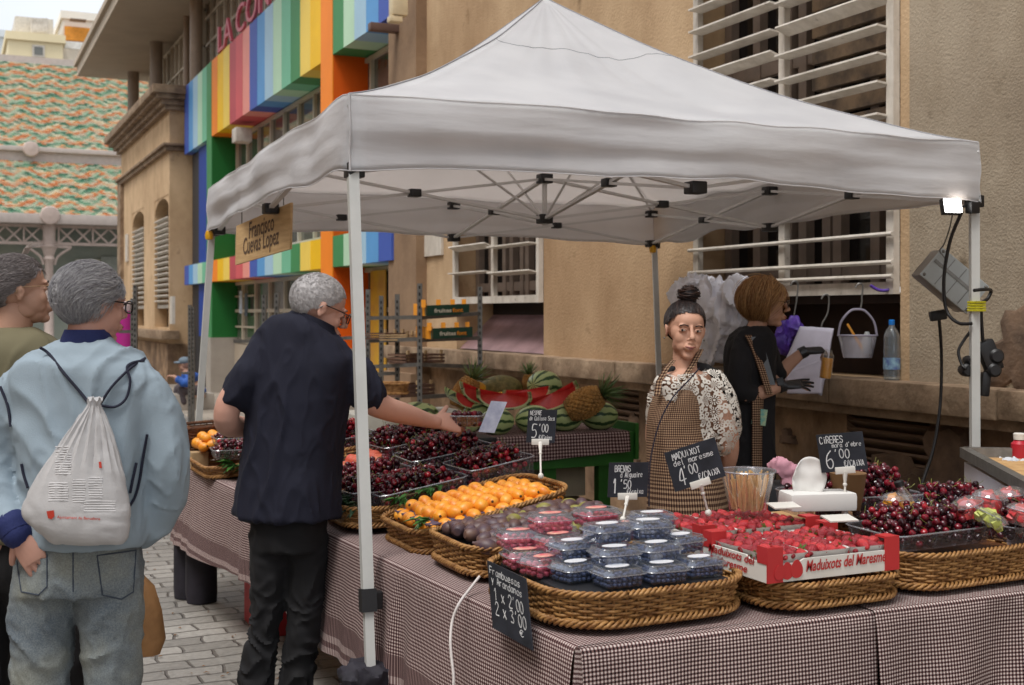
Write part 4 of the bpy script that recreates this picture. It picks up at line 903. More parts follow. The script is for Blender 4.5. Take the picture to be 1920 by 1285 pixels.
for c in kids(S):
    if c.name.startswith('slate_board'): c.data.materials[0] = M('card_glossy', (116, 122, 148), .15, vs=9, col2=(176, 180, 196), spec=.8)
    else: bpy.data.objects.remove(c)
# ================================================================ FRUIT
def slope_t(): return math.atan(.165)
# ---- cherry prototypes (shared mesh, several ripeness colours)
def cherry_mb(stem=True, n=10, v=7):
    mb = MB(); mb.ell((0, 0, 0), (.0125, .0120, .0112), u=n, v=v)
    for i, p in enumerate(mb.v):
        r = math.hypot(p.x, p.y)
        if p.z > 0: p.z -= .005 * math.exp(-(r / .0045) ** 2)
        if p.x > 0: p.x *= .97
    if stem: mb.k = 1; mb.tube([(0, 0, .006), (.003, .002, .018), (.010, .004, .032)], [.0008, .0007, .0011], 4)
    return mb
def fm(n, c, c2, rough=.22, vs=25, **k): return M(n, c, rough, vs=vs, col2=c2, spec=.55, **k)
ch_cols = [fm('cherry_black', (52, 14, 24), (34, 8, 16), .2), fm('cherry_burgundy', (92, 18, 34), (60, 12, 24), .2), fm('cherry_red', (128, 22, 38), (88, 14, 28), .22), fm('cherry_bright', (168, 32, 44), (122, 20, 34), .25)]
stem_m = M('cherry_stalk', (128, 132, 60), .6, var=.2, vs=60)
ch_mesh = []
for c in ch_cols:
    for st in (0, 1): ch_mesh.append(cherry_mb(st).mesh('cherry', [c, stem_m]))
CH = []      # (location, rotation, mesh index, label)
def heap(cx, cy, z, w, l, h, n, seed, label, rz=0, tx=0, bright=.2, s=1.0, mode='h'):
    """cherries piled on a tray: settle each on the ones already there"""
    r = random.Random(seed); R0 = .0118 * s; pts = []; cell = {}
    Mx = T4((cx, cy, z), 0, tx, rz); 
    for k in range(int(n * 2.3)):
        for tr_ in range(4):
            x = r.uniform(-w / 2 + R0, w / 2 - R0); y = r.uniform(-l / 2 + R0, l / 2 - R0)
            zz = R0; gx, gy = int(x / .025 + 100), int(y / .025 + 100)
            for a in (-1, 0, 1):
                for b_ in (-1, 0, 1):
                    for (qx, qy, qz) in cell.get((gx + a, gy + b_), ()):
                        d2 = (qx - x) ** 2 + (qy - y) ** 2
                        if d2 < 4 * R0 * R0: zz = max(zz, qz + math.sqrt(4 * R0 * R0 - d2) * .93)
            e = min(1, 1.15 * (1 - max(abs(2 * x / w), abs(2 * y / l)) ** 2.5) + .25)
            if zz < h * e: break
        else: continue
        cell.setdefault((gx, gy), []).append((x, y, zz)); pts.append((x, y, zz))
    for x, y, zz in pts:
        t_ = r.random(); c = 0 if t_ < .34 else 1 if t_ < .72 else 2 if t_ < 1 - bright * .4 else 3
        CH.append((Mx @ V((x, y, zz)), (r.uniform(-1.3, 1.3), r.uniform(-1.3, 1.3), r.uniform(0, 6.28)), c * 2 + (r.random() < .35), label, s))
plast = clear('clear_punnet', (.78, .76, .80), .05, .26, .12)
plast_e = clear('clear_tray_rim', (.62, .62, .66), .22, .38, .15)
def tray(label, cx, cy, z, w, l, h, rz=0, tx=0, group='clear trays of cherries', r=.025, cat='tray'):
    T = thing('clear_tray', label, cat, (cx, cy, z), group); Mx = T4((cx, cy, z), 0, tx, rz)
    P, _ = rrect(w, l, r, 40); mb = MB()
    ring = lambda o, hz: [Mx @ V((x + nx * o, y + ny * o, hz)) for x, y, nx, ny in P]
    mb.rings([ring(-.012, .001), ring(-.008, .01), ring(0, h)], cap=False)
    b = len(mb.v); mb.v += ring(-.012, .001); mb.face(range(b, b + 40)); mb.build('tray_wall', plast, T)
    mb = MB(); mb.tube([Mx @ V((x + nx * .003, y + ny * .003, h)) for x, y, nx, ny in P], .0032, 5, closed=True)
    for k in range(0, 40, 4): x, y, nx, ny = P[k]; mb.tube([Mx @ V((x + nx * (-.009 + .011 * f), y + ny * (-.009 + .011 * f), .01 + (h - .01) * f)) for f in (0, 1)], .0014, 4)
    mb.build('tray_rim', plast_e, T); return T
sz = slope_z; ta = -slope_t()
def ctray(nm, cx, cy, z, w, l, h, n, seed, rz=0, tx=0, hh=None, s=1.0, br=.2):
    tray('clear tray ' + nm, cx, cy, z, w, l, h, rz, tx); heap(cx, cy, z + .004, w * .94, l * .92, (hh or h * 1.25) * 1.2, n, seed, 'cherry in the clear tray ' + nm, rz, tx, br, s)
# left arm (sloping display)
ctray('nearest the apricots on the slope, left half', 1.665, 4.52, sz(1.665), .36, .28, .075, 300, 1, 0, ta, s=1.04)
ctray('with the red edge cherries nearest the apricots, right half', 1.99, 4.53, sz(1.99) + .012, .28, .30, .08, 280, 2, R(2), ta, s=1.04, br=.6)
ctray('in the second row of the slope, behind the canopy pole', 1.60, 4.86, sz(1.60) + .01, .30, .28, .075, 230, 3, 0, ta, s=1.04)
ctray('heaped highest in the second row of the slope', 1.93, 4.88, sz(1.93) + .025, .36, .32, .085, 320, 4, R(-3), ta, .12, 1.04)
ctray('at the back of the slope beside the held punnet', 1.92, 5.27, sz(1.92) + .05, .36, .32, .08, 260, 5, R(4), ta, .11, 1.04)
ctray('behind the red peaches, under the outstretched arm', 1.62, 5.62, sz(1.62) + .075, .42, .34, .08, 300, 6, 0, ta, .12, 1.04, .7)
ctray('furthest up the slope by the polo shirt', 1.52, 5.98, sz(1.52) + .06, .36, .30, .07, 200, 7, 0, ta, .11, 1.04, .6)
ctray('in the oval basket at the far left end, lower one', 1.52, 6.02 - .02, .86, .01, .01, .01, 0, 8) if False else None
ctray('small and low in the oval basket at the far left end', 1.32, 6.26, .842, .22, .17, .05, 90, 9, R(-4), 0, .07)
ctray('small and raised beside the loquats at the far left end', 1.38, 6.47, .88, .24, .18, .05, 90, 10, 0, 0, .07)
ctray('poking out over the green leaves of the dark basket', 1.50, 4.60, .845, .24, .24, .05, 130, 11, R(6), 0, .07)
# right end
ctray('black cherries at the front of the right basket', 2.74, 2.93, .872, .36, .26, .05, 230, 12, R(-4), R(-2), .085, 1.0, .15)
ctray('black cherries at the front right corner of the table', 3.12, 2.90, .872, .34, .28, .05, 220, 13, R(6), 0, .09, 1.0, .15)
ctray('tall with ribbed wall, heaped behind the strawberries', 2.78, 3.30, .90, .42, .28, .075, 330, 14, R(-8), 0, .13, 1.0, .1)
ctray('low, squeezed between the two right cherry trays', 3.08, 3.14, .89, .28, .18, .05, 130, 15, R(8), 0, .09, 1.0, .15)
cam_v = V((0, 0, HC))
CH.sort(key=lambda c: (c[0] - cam_v).length - (.0 if c[0].z > .9 else -.2))
top = set(); vis = []
# keep as individuals the 300 that show largest: nearest ones with nothing piled over them
cells = {}
for c in CH:
    k = (round(c[0].x / .022), round(c[0].y / .022)); 
    if k not in cells or cells[k][0].z < c[0].z: cells[k] = c
tops = {id(c) for c in cells.values()}
vis = [c for c in CH if id(c) in tops][:296]; vs_ = {id(c) for c in vis}
for p, rot, mi, lab, s in vis:
    o = bpy.data.objects.new('cherry', ch_mesh[mi]); COL.objects.link(o); o.location = p; o.rotation_euler = rot; o.scale = (s, s, s); tag(o, lab, 'cherry', lab.replace('cherry', 'cherries', 1))
mb = MB(); lo = [cherry_mb(0, 9, 6), cherry_mb(1, 9, 6)]
for c in CH:
    if id(c) in vs_: continue
    p, rot, mi, lab, s = c; q = Matrix.Translation(p) @ Euler(rot).to_matrix().to_4x4() @ Matrix.Scale(s, 4); src = lo[mi % 2]; b = len(mb.v)
    mb.v.extend([q @ v for v in src.v])
    for f, m_ in zip(src.f, src.mi): mb.f.append(tuple(b + i for i in f)); mb.mi.append(4 if m_ else mi // 2); mb.uv.append(None)
tag(mb.build('cherries', ch_cols + [stem_m]), 'mass of dark and red cherries filling the trays below and behind the nearest ones', 'cherries', kind='stuff')

# ---- apricots / loquats
def fruit(name, mbv, mats): return mbv.mesh(name, mats)
mb = MB(); mb.ell((0, 0, 0), (.031, .025, .024), u=16, v=12)
for p in mb.v:
    if p.x > .02: p.x += .004 * (p.x - .02) / .01
mb.k = 1; mb.ell((.034, 0, 0), (.003, .005, .005), u=8, v=6)
ap_m = [fm('loquat_orange', (238, 160, 50), (226, 138, 30), .42, 18, sub=.0, bump=.1, bs=80), fm('loquat_amber', (244, 172, 62), (214, 122, 30), .45, 22)]
eye_m = M('blossom_end', (64, 42, 24), .8)
ap = [fruit('loquat', mb, [m_, eye_m]) for m_ in ap_m]
def orange_pile(cx, cy, z, w, l, nx, ny, tilt, label, group, seed, layers=1, s=1.0):
    r = random.Random(seed); Mx = T4((cx, cy, z), 0, tilt, 0)
    for k in range(layers):
        for j in range(ny - k):
            for i in range(nx - k):
                x = lerp(-w / 2, w / 2, (i + .5 + k * .5) / nx) + r.uniform(-.006, .006); y = lerp(-l / 2, l / 2, (j + .5 + k * .5) / ny) + r.uniform(-.006, .006)
                o = bpy.data.objects.new('loquat', r.choice(ap)); COL.objects.link(o); o.location = Mx @ V((x, y, k * .036 + r.uniform(-.004, .006) + .012 * (1 - (2 * x / w) ** 2)))
                o.rotation_euler = (r.uniform(-.4, .4), r.uniform(-.35, .35), R(-90 + r.uniform(-28, 28)) if r.random() < .6 else r.uniform(0, 6)); q = s * r.uniform(.9, 1.12); o.scale = (q, q, q); tag(o, label, 'loquat', group)
orange_pile(1.755, 4.12, .868, .53, .39, 10, 8, R(-9), 'ripe orange loquat in the tall-sided basket', 'loquats in the tall-sided basket', 1)
orange_pile(1.76, 4.12, .895, .46, .32, 9, 6, R(-9), 'ripe orange loquat in the tall-sided basket', 'loquats in the tall-sided basket', 5)
orange_pile(1.33, 6.66, .87, .28, .26, 5, 4, 0, 'small orange loquat in the far oval basket', 'loquats in the far oval basket', 2, 2, 1.1)
mb = MB(); mb.prism([(1.50, 0, .845), (2.01, 0, .925), (2.01, 0, .93), (1.50, 0, .85)], (0, 3.94, 0), (0, 4.30, 0)); tag(mb.build('paper_liner', M('purple_liner', (90, 74, 92), .7), smooth=False), 'purple grey liner sheet beneath the loquats in the tall-sided basket', 'liner')

# ---- figs
mb = MB(); mb.lathe((0, 0, 0), [(.001, -.030), (.012, -.029), (.021, -.021), (.0245, -.008), (.0245, .004), (.021, .016), (.015, .026), (.009, .034), (.005, .039), (.004, .045)], 14)
fig_m = [fm('fig_purple', (72, 54, 66), (104, 76, 62), .5, 14), fm('fig_brown', (94, 66, 58), (62, 46, 54), .5, 14), fm('fig_green', (140, 136, 62), (110, 92, 64), .5, 10)]
fg = [fruit('fig', mb, [m_]) for m_ in fig_m]; r = random.Random(4)
for j in range(7):
    for i in range(13):
        x = 1.50 + .46 * (i + .5 * (j % 2)) / 12.5 + r.uniform(-.008, .008); y = 3.44 + .36 * j / 6.5 + r.uniform(-.008, .008)
        z = .865 + .045 * sm((x - 1.48) / .5) + .02 * math.sin(3.1 * j / 6) + r.uniform(-.005, .008)
        k = 2 if r.random() < .08 else (0 if r.random() < .6 else 1)
        o = bpy.data.objects.new('fig', fg[k]); COL.objects.link(o); o.location = (x, y, z); o.rotation_euler = (R(r.uniform(60, 100)), r.uniform(-.4, .4), R(r.uniform(95, 260))); q = r.uniform(.85, 1.12); o.scale = (q, q, q)
        tag(o, ('green blushed fig among the purple ones' if k == 2 else 'purple brown fig in the fig basket'), 'fig', 'green blushed figs' if k == 2 else 'purple figs in the fig basket')
mb = MB(); mb.grid(lambda u, v: (lerp(1.46, 1.98, u), lerp(3.40, 3.84, v), .842 + .03 * u + .018 * max(abs(2 * u - 1), abs(2 * v - 1)) ** 6 + .004 * nz((u * 30, v * 30, 0))), 30, 24)
tag(mb.build('black_film', M('black_film', (14, 14, 18), .18, var=.1)), 'glossy black film lining the fig basket', 'film')

# ---- punnets
lid_m = clear('punnet_lid', (.84, .89, .94), .035, .32, .1)
blue_m = fm('blueberry_skin', (74, 84, 118), (44, 50, 78), .5, 30); rasp_m = fm('raspberry_skin', (176, 50, 70), (206, 84, 100), .55, 60)
def punnet(kind, seed):
    w, l, h = .125, .105, .042; r = random.Random(seed)
    root = thing('berry_punnet', None, 'punnet', (0, 0, 0)); P, _ = rrect(w, l, .02, 36)
    ring = lambda o, hz: [V((x + nx * o, y + ny * o, hz)) for x, y, nx, ny in P]
    mb = MB(); mb.rings([ring(-.010, 0), ring(-.006, .006), ring(-.003, h * .75), ring(.004, h * .8), ring(.004, h * .86), ring(-.002, h * .92), ring(-.008, h * 1.15), ring(-.02, h * 1.22)])
    mb.build('clamshell', lid_m, root, sharp=60)
    mb = MB(); mb.tube(ring(.004, h * .83), .0016, 5, closed=True); mb.tube(ring(-.009, h * 1.17), .0011, 5, closed=True)
    mb.build('clamshell_edge', plast_e, root)
    mb = MB(); rad = .0072 if kind == 'blue' else .0095; nx, ny = int((w - .02) / (2 * rad)), int((l - .02) / (2 * rad))
    for k in range(3 if kind == 'blue' else 2):
        for i in range(nx):
            for j in range(ny):
                if k < 2 and 0 < i < nx - 1 and 0 < j < ny - 1 and kind == 'blue': continue
                mb.ell((lerp(-w / 2 + .016, w / 2 - .016, i / (nx - 1)) + r.uniform(-.002, .002), lerp(-l / 2 + .016, l / 2 - .016, j / (ny - 1)) + r.uniform(-.002, .002), .009 + k * rad * 1.7 + r.uniform(-.002, .002)), (rad, rad, rad * .88), u=8, v=5)
    mb.box(-w / 2 + .02, w / 2 - .02, -l / 2 + .02, l / 2 - .02, .004, .026)
    mb.build('berries', blue_m if kind == 'blue' else rasp_m, root)
    mb = MB(); n = 20; c = [V((.036 * math.cos(6.283 * k / n), .021 * math.sin(6.283 * k / n), h * 1.235)) for k in range(n)]; mb.rings([c, [p + UP * .0006 for p in c]])
    lb = mb.build('lid_label', M('label_white', (222, 222, 226), .35, var=.02) if kind == 'blue' else M('label_pink', (214, 70, 96), .35, vs=35, col2=(234, 196, 170)), root)
    return root
pb, pr = punnet('blue', 1), punnet('rasp', 2)
first = {'blue': True, 'rasp': True}
def put(kind, x, y, z, rz, label, group, rx=0, ry=0):
    src = pb if kind == 'blue' else pr
    o = src if first[kind] else copy_tree(src); first[kind] = False
    return place(o, (x, y, z), R(rz), rx, ry, label, group)
zb_ = .845; g1, g2 = 'blueberry punnets in the near basket', 'raspberry punnets in the near basket'
D_ = [  # kind, x, y, level, rot
 ('blue', 1.615, 2.84, 0, 2), ('blue', 1.75, 2.835, 0, -3), ('blue', 1.885, 2.86, 0, 4), ('blue', 1.545, 2.945, 0, 10), ('blue', 1.64, 2.90, 1, -4), ('blue', 1.775, 2.905, 1, 5), ('blue', 1.665, 2.985, 2, 6), ('blue', 1.80, 2.99, 2, -8),
 ('blue', 1.90, 2.98, 1, 12), ('blue', 1.88, 3.10, 2, -6), ('blue', 1.70, 2.96, 0, 0), ('blue', 1.83, 2.98, 0, 0), ('blue', 1.58, 3.03, 1, 4),
 ('rasp', 1.50, 3.045, 0, 14), ('rasp', 1.495, 3.16, 0, -6), ('rasp', 1.59, 3.14, 1, 8), ('rasp', 1.51, 3.24, 1, -8), ('rasp', 1.635, 3.25, 1, 3), ('rasp', 1.60, 3.21, 2, -4), ('rasp', 1.77, 3.24, 2, 5), ('rasp', 1.74, 3.12, 1, 0), ('rasp', 1.66, 3.10, 0, 0), ('rasp', 1.88, 3.22, 1, 2), ('rasp', 1.75, 3.23, 0, 0)]
wh = {0: 'in the bottom layer', 1: 'in the middle layer', 2: 'on top of the stack'}
for i, (k, x, y, lv, rz) in enumerate(D_):
    side = 'nearest the front rim' if y < 2.88 else 'in the middle' if y < 3.08 else 'towards the figs'
    lr = 'left' if x < 1.62 else 'right' if x > 1.8 else 'centre'
    put(k, x, y, zb_ + lv * .047 - .006 * (1 if lv else 0) + .012, rz, ('blueberry' if k == 'blue' else 'raspberry') + ' punnet %s, %s, %s of the near basket' % (wh[lv], side, lr), g1 if k == 'blue' else g2)
mb = MB(); mb.box(1.46, 1.95, 2.80, 3.26, .79, .855, bev=.01); tag(mb.build('basket_packing', M('black_crate', (22, 22, 26), .6), smooth=False), 'dark packing raising the punnets inside the near basket', 'packing')

# ---- strawberries and their boxes
mb = MB(); mb.lathe((0, 0, 0), [(.001, -.024), (.006, -.021), (.013, -.008), (.0165, .004), (.015, .012), (.008, .016), (.001, .015)], 12)
mb.k = 1
for k in range(6):
    a = k * 1.047; mb.add([(0, 0, .016), (.010 * math.cos(a - .3), .010 * math.sin(a - .3), .0175), (.017 * math.cos(a), .017 * math.sin(a), .013), (.010 * math.cos(a + .3), .010 * math.sin(a + .3), .0175)], [(0, 1, 2, 3)])
straw = [fm('strawberry_red', (200, 52, 54), (168, 30, 42), .3, 60, bump=.5, bs=400), fm('strawberry_deep', (160, 34, 46), (134, 24, 36), .3, 60, bump=.5, bs=400)]
leaf_m = M('leaf_green', (70, 120, 40), .55, vs=8, col2=(40, 84, 28))
sm_ = [fruit('strawberry', mb, [m_, leaf_m]) for m_ in straw]
card = M('brown_cardboard', (178, 140, 96), .85, var=.08, vs=12); boxw = M('box_white_print', (216, 212, 204), .5, var=.04); boxr = M('box_red_print', (182, 44, 46), .5, var=.06)
pun_w = M('white_punnet', (214, 210, 206), .4, var=.04); txt_r = M('box_red_ink', (178, 40, 40), .5, var=.06)
def straw_box(label, x0, y0, z, w, l, seed, detailed=True):
    h = .078; T = thing('strawberry_box', label, 'box', (x0 + w / 2, y0 + l / 2, z)); r = random.Random(seed); t_ = .005
    mb = MB(); mb.box(x0 + t_, x0 + w - t_, y0 + t_, y0 + l - t_, z, z + .004); mb.box(x0 + t_, x0 + w - t_, y0 + l - t_, y0 + l, z, z + h * .8); mb.box(x0 + w - t_, x0 + w, y0 + t_, y0 + l - t_, z, z + h * .8); mb.build('box_tray', card, T, smooth=False)
    mb = MB(); prof = [(0, .0), (w, .0), (w - .028, h * .74), (.12, h * .74), (.10, h * .62), (0, h * .62)]
    mb.prism([(x0 + a, 0, z + b) for a, b in prof], (0, y0, 0), (0, y0 + t_, 0))
    prof = [(0, 0), (l, 0), (l, h * .6), (l - .05, h * .78), (.1, h * .78), (.08, h * .66), (0, h * .66)]
    mb.prism([(0, y0 + a, z + b) for a, b in prof], (x0 - .001, 0, 0), (x0 + t_, 0, 0)); mb.build('printed_side', boxw, T, smooth=False)
    for nm, (a, b) in {'corner_post': (x0, y0), 'corner_post ': (x0 + w - .045, y0), ' corner_post': (x0, y0 + l - .045), ' corner_post ': (x0 + w - .045, y0 + l - .045)}.items():
        mb = MB(); mb.box(a - .003, a + .048, b - .003, b + .002, z + (0 if b == y0 else .02), z + h + .018); mb.box((a - .003) if a == x0 else a + .043, (a + .002) if a == x0 else a + .048, b + .002, b + .045, z + (0 if a != x0 else .05), z + h + .018)
        mb.box(a, a + .046, b + .003, b + .044, z + h + .012, z + h + .018) if b != y0 or a != x0 else mb.box(a + .03, a + .048, b + .002, b + .03, z + h + .01, z + h + .017)
        mb.build('corner_post', boxr, T, smooth=False)
    if detailed:
        mb = MB(); org = V((x0 + .125, y0 - .0015, z + .022)); type_mesh(mb, 'Maduixots del Maresme', org, V((1, 0, .02)).normalized(), UP, .03, width=w - .17, shear=.25, bold=.02, lift=.001)
        mb.build('box_lettering', txt_r, T, smooth=False); mb = MB(); o2 = V((x0 - .002, y0 + l - .03, z + .040)); type_mesh(mb, 'Maduixots del', o2, V((0, -1, 0)), UP, .022, width=l - .085, shear=.25, bold=.02, lift=.001); type_mesh(mb, 'Maresme', V((x0 - .002, y0 + l - .07, z + .012)), V((0, -1, 0)), UP, .022, width=.15, shear=.25, bold=.02, lift=.001)
        mb.build('box_lettering', txt_r, T, smooth=False)
        mb = MB()
        for i, (cx, cz, s) in enumerate([(.062, .030, 1), (.093, .033, 1.05), (.034, .028, .85)]):
            pts = [(math.sin(a) * .019 * s * (1 - .25 * math.cos(a) * -1), -math.cos(a) * .024 * s) for a in [6.283 * k / 18 for k in range(18)]]
            mb.prism([(x0 + cx + a, 0, z + cz + b) for a, b in pts], (0, y0 - .0035 - .001 * i, 0), (0, y0 - .002 - .001 * i, 0))
        mb.build('printed_strawberries', boxr, T, smooth=False)
    pw, pl = (w - .02) / 3, (l - .02) / 2; g = 'strawberry punnets in the ' + ('front' if detailed else 'rear') + ' box'
    for i in range(3):
        for j in range(2):
            cx, cy = x0 + .01 + pw * (i + .5), y0 + .01 + pl * (j + .5); zp = z + .012
            P, _ = rrect(pw * .96, pl * .96, .02, 28); mb = MB(); rg = lambda o, hz: [V((cx + x + nx * o, cy + y + ny * o, zp + hz)) for x, y, nx, ny in P]
            mb.rings([rg(-.012, 0), rg(0, .058), rg(.004, .060), rg(.002, .056), rg(-.014, .004)]); o = mb.build('white_punnet', pun_w, sharp=50); 
            tag(o, 'white punnet of strawberries, %s, %s row of the %s box' % (('left', 'middle', 'right')[i], ('near', 'far')[j], 'front' if detailed else 'rear'), 'punnet', g)
            mb = MB(); mb.box(cx - pw * .36, cx + pw * .36, cy - pl * .36, cy + pl * .36, zp + .02, zp + .05); 
            for a in range(4):
                for b in range(4):
                    so = bpy.data.objects.new('strawberry', r.choice(sm_)); COL.objects.link(so)
                    so.location = (cx + (a - 1.5) * pw * .235 + r.uniform(-.004, .004), cy + (b - 1.5) * pl * .235 + r.uniform(-.004, .004), zp + .050 + .006 * (1 - abs(a - 1.5) / 2) + r.uniform(-.003, .006)); so.rotation_euler = (R(r.uniform(70, 110)), r.uniform(-.5, .5), R(r.uniform(110, 250) + (180 if r.random() < .15 else 0))); q = r.uniform(.9, 1.15); so.scale = (q, q, q)
                    tag(so, 'glossy red strawberry in the %s %s punnet of the %s box' % (('near', 'far')[j], ('left', 'middle', 'right')[i], 'front' if detailed else 'rear'), 'strawberry', 'strawberries in the ' + ('front' if detailed else 'rear') + ' box')
    return T
straw_box('white and red printed strawberry box with the strawberry emblem, nearest the camera', 2.0, 2.70, .853, .45, .31, 3)
straw_box('second strawberry box half hidden behind the printed front one', 2.02, 3.05, .857, .43, .31, 5, False)
mb = MB(); mb.box(2.12, 2.40, 3.02, 3.32, TZ + .008, .856, bev=.006); tag(mb.build('support_crate', card, smooth=False), 'cardboard crate holding up the rear strawberry box', 'crate')
for px, py, d in ((1574, 972, 3.55), (1470, 948, 3.78)):
    q = W(px, py, d); mb = MB(); mb.box(-.045, .045, -.03, .03, -.002, .002, T4(q, R(8), 0, R(-10))); tag(mb.build('blank_card', clipm, smooth=False), 'small blank white card %s' % ('between the two strawberry boxes' if px > 1500 else 'at the back edge of the rear strawberry box'), 'card')

# ---- peaches
mb = MB(); mb.ell((0, 0, 0), (.036, .036, .033), u=16, v=12)
for p in mb.v:
    if p.z > .02: p.z -= .008 * math.exp(-(math.hypot(p.x, p.y) / .01) ** 2)
pe = mb.mesh('peach', [fm('peach_skin', (196, 72, 58), (212, 120, 80), .55, 8)]); r = random.Random(3)
for i in range(4):
    for j in range(3):
        o = bpy.data.objects.new('peach', pe); COL.objects.link(o); o.location = (1.47 + i * .074 + r.uniform(-.005, .005), 5.06 + j * .075, .90 + i * .014 + r.uniform(-.005, .005)); o.rotation_euler = (r.uniform(-.5, .5), r.uniform(-.5, .5), r.uniform(0, 6)); tag(o, 'red peach in the basket behind the canopy pole', 'peach', 'red peaches behind the canopy pole')
# ---- leaves tucked round the baskets
def sprig(label, pts, n, seed, length=.07, wid=.013, mat=None):
    r = random.Random(seed); T = thing('leaf_sprig', label, 'leaves', tuple(pts[0])); mb = MB(); P = spline([tuple(p) for p in pts], 6)
    for k in range(n):
        c = V(r.choice(P)) + V((r.uniform(-.02, .02), r.uniform(-.03, .03), r.uniform(-.01, .01))); a = r.uniform(2.2, 4.6); el = r.uniform(-.7, .5); d = V((math.cos(a) * math.cos(el), math.sin(a) * math.cos(el), math.sin(el))); s = d.cross(UP).normalized(); L = length * r.uniform(.6, 1.2); u = s.cross(d)
        b = len(mb.v); w_ = wid * r.uniform(.7, 1.2)
        mb.v += [c, c + d * L * .4 + s * w_ + u * .004, c + d * L * .4 - s * w_ + u * .004, c + d * L * .45 - u * .004, c + d * L - UP * .01]
        mb.face((b, b + 3, b + 1)); mb.face((b, b + 2, b + 3)); mb.face((b + 3, b + 4, b + 1)); mb.face((b + 3, b + 2, b + 4))
    mb.build('leaves', mat or leaf_m, T, smooth=False); m2 = MB(); m2.tube(P, .003, 5); m2.build('twig', M('twig_brown', (90, 74, 44), .8), T); return T
dleaf = M('dark_leaf', (44, 74, 44), .5, vs=8, col2=(24, 50, 30))
sprig('dark green leaves spilling over the dark basket by the man\'s hip', [(1.40, 4.42, .86), (1.40, 4.62, .87), (1.42, 4.84, .88)], 90, 1, .09, .012, dleaf)
sprig('bright leaf sprig at the front rim between the pole and the loquats', [(1.52, 4.36, .885), (1.62, 4.37, .90), (1.72, 4.38, .92)], 34, 2, .05, .012)
sprig('few leaves at the left end of the loquat basket rim', [(1.50, 3.96, .87), (1.47, 3.90, .87)], 16, 3, .05, .011)
sprig('green leaves hanging from the oval basket at the far left end', [(1.27, 6.14, .84), (1.32, 6.12, .82), (1.40, 6.12, .83)], 40, 4, .08, .016)
sprig('palm-like green leaves at the far end behind the blue-shirted man', [(1.16, 6.90, .86), (1.18, 7.0, .90)], 40, 5, .20, .010)
mb = MB(); q = W(322, 838, 6.35); mb.box(1.17, 1.26, 6.62, 6.70, TZ + .005, .84, bev=.004); tag(mb.build('wooden_caddy', M('pale_wood_box', (176, 150, 112), .7, vs=14, col2=(150, 122, 86)), smooth=False), 'little pale wooden box beside the far-left canopy pole', 'box')

# ================================================================ GREEN TABLE WITH MELONS
greenp = M('green_table_paint', (44, 112, 36), .55, vs=2, col2=(32, 88, 28))
GT = thing('green_table', 'bright green wooden table carrying the watermelons', 'table', (3.25, 6.85, 0)); gz = .86
mb = MB(); mb.box(2.3, 3.8, 6.5, 7.15, gz - .03, gz, bev=.004); mb.build('tabletop', greenp, GT, smooth=False)
mb = MB(); mb.box(2.3, 3.8, 6.48, 6.499, gz - .20, gz - .002); mb.box(3.801, 3.825, 6.46, 7.17, gz - .17, gz + .05); mb.build('apron_board', greenp, GT, smooth=False)
for x in (2.85, 3.25, 3.62):
    for y in (6.55, 7.08): mb = MB(); mb.box(x - .04, x + .04, y - .03, y + .03, 0, gz - .03); mb.build('leg', greenp, GT, smooth=False)
mb = MB(); mb.box(2.4, 3.75, 6.6, 7.1, .12, .15); mb.build('low_shelf', greenp, GT, smooth=False)
mb = drape('c', '', (2.35, 6.475, gz + .006), (3.76, 6.475, gz + .006), (0, -1, 0), .15, .66, ging_small, 4, .012, .015, lambda s: .13 + .02 * math.sin(s * 3))
tag(mb.build('tablecloth', ging_small), 'small brown checked cloth over the green table of watermelons', 'tablecloth')
mb = drape('c', '', (2.02, 5.45, .985), (2.44, 5.9, 1.0), (.3, -.95, 0), .16, .40, ging_small, 6, .03, .03, None, 60)
tag(mb.build('tablecloth', ging_side), 'crumpled checked cloth behind the cherry trays, under the held punnet', 'tablecloth')
mb = MB(); mb.box(2.15, 2.45, 5.5, 6.3, .0, .97, bev=.01); tag(mb.build('stacked_crate', M('black_crate', (22, 22, 26), .6), smooth=False), 'dark crate stack carrying the crumpled checked cloth', 'crate')
for i, (x, y, z0, c) in enumerate([(3.05, 6.75, 0.0, (168, 146, 116)), (3.4, 6.72, .16, (150, 128, 100)), (3.42, 6.85, .45, (184, 170, 146)), (2.95, 6.8, .38, (172, 156, 132))]):
    mb = MB(); mb.box(x - .17, x + .17, y - .14, y + .14, z0 + .16 * (i < 1), z0 + .16 * (i < 1) + .28, bev=.004); tag(mb.build('cardboard_crate', M('crate_%d' % i, c, .85, var=.1, vs=5), smooth=False), 'pale box stored under the green table, %s' % ('left lower', 'right lower', 'right upper', 'left upper')[i], 'crate')
m, t, b = newmat('watermelon_rind'); tc = nd(t, 'TexCoord'); n1 = nd(t, 'TexNoise', Scale=14.0, Detail=5.0); t.links.new(tc.outputs['Object'], n1.inputs['Vector']); sx = nd(t, 'SeparateXYZ'); t.links.new(tc.outputs['Object'], sx.inputs[0])
an = mth(t, 'ARCTAN2', sx.outputs['Y'], sx.outputs['Z']); st = mth(t, 'SINE', mth(t, 'ADD', mth(t, 'MULTIPLY', an, 9.0), mth(t, 'MULTIPLY', n1.outputs[0], 4.2)))
t.links.new(ramp(t, st, [(.30, lin(184, 202, 140)), (.50, lin(142, 172, 98)), (.62, lin(56, 96, 50)), (.9, lin(44, 78, 42))]), b.inputs['Base Color']); b.inputs['Roughness'].default_value = .35
rind = m; flesh = M('melon_flesh', (226, 74, 66), .35, vs=16, col2=(206, 52, 52), spec=.6); white_r = M('melon_white_rind', (214, 216, 170), .5, var=.05)
mb = MB(); mb.ell((0, 0, 0), (.145, .115, .110), u=28, v=20); wm = mb.mesh('watermelon', [rind])
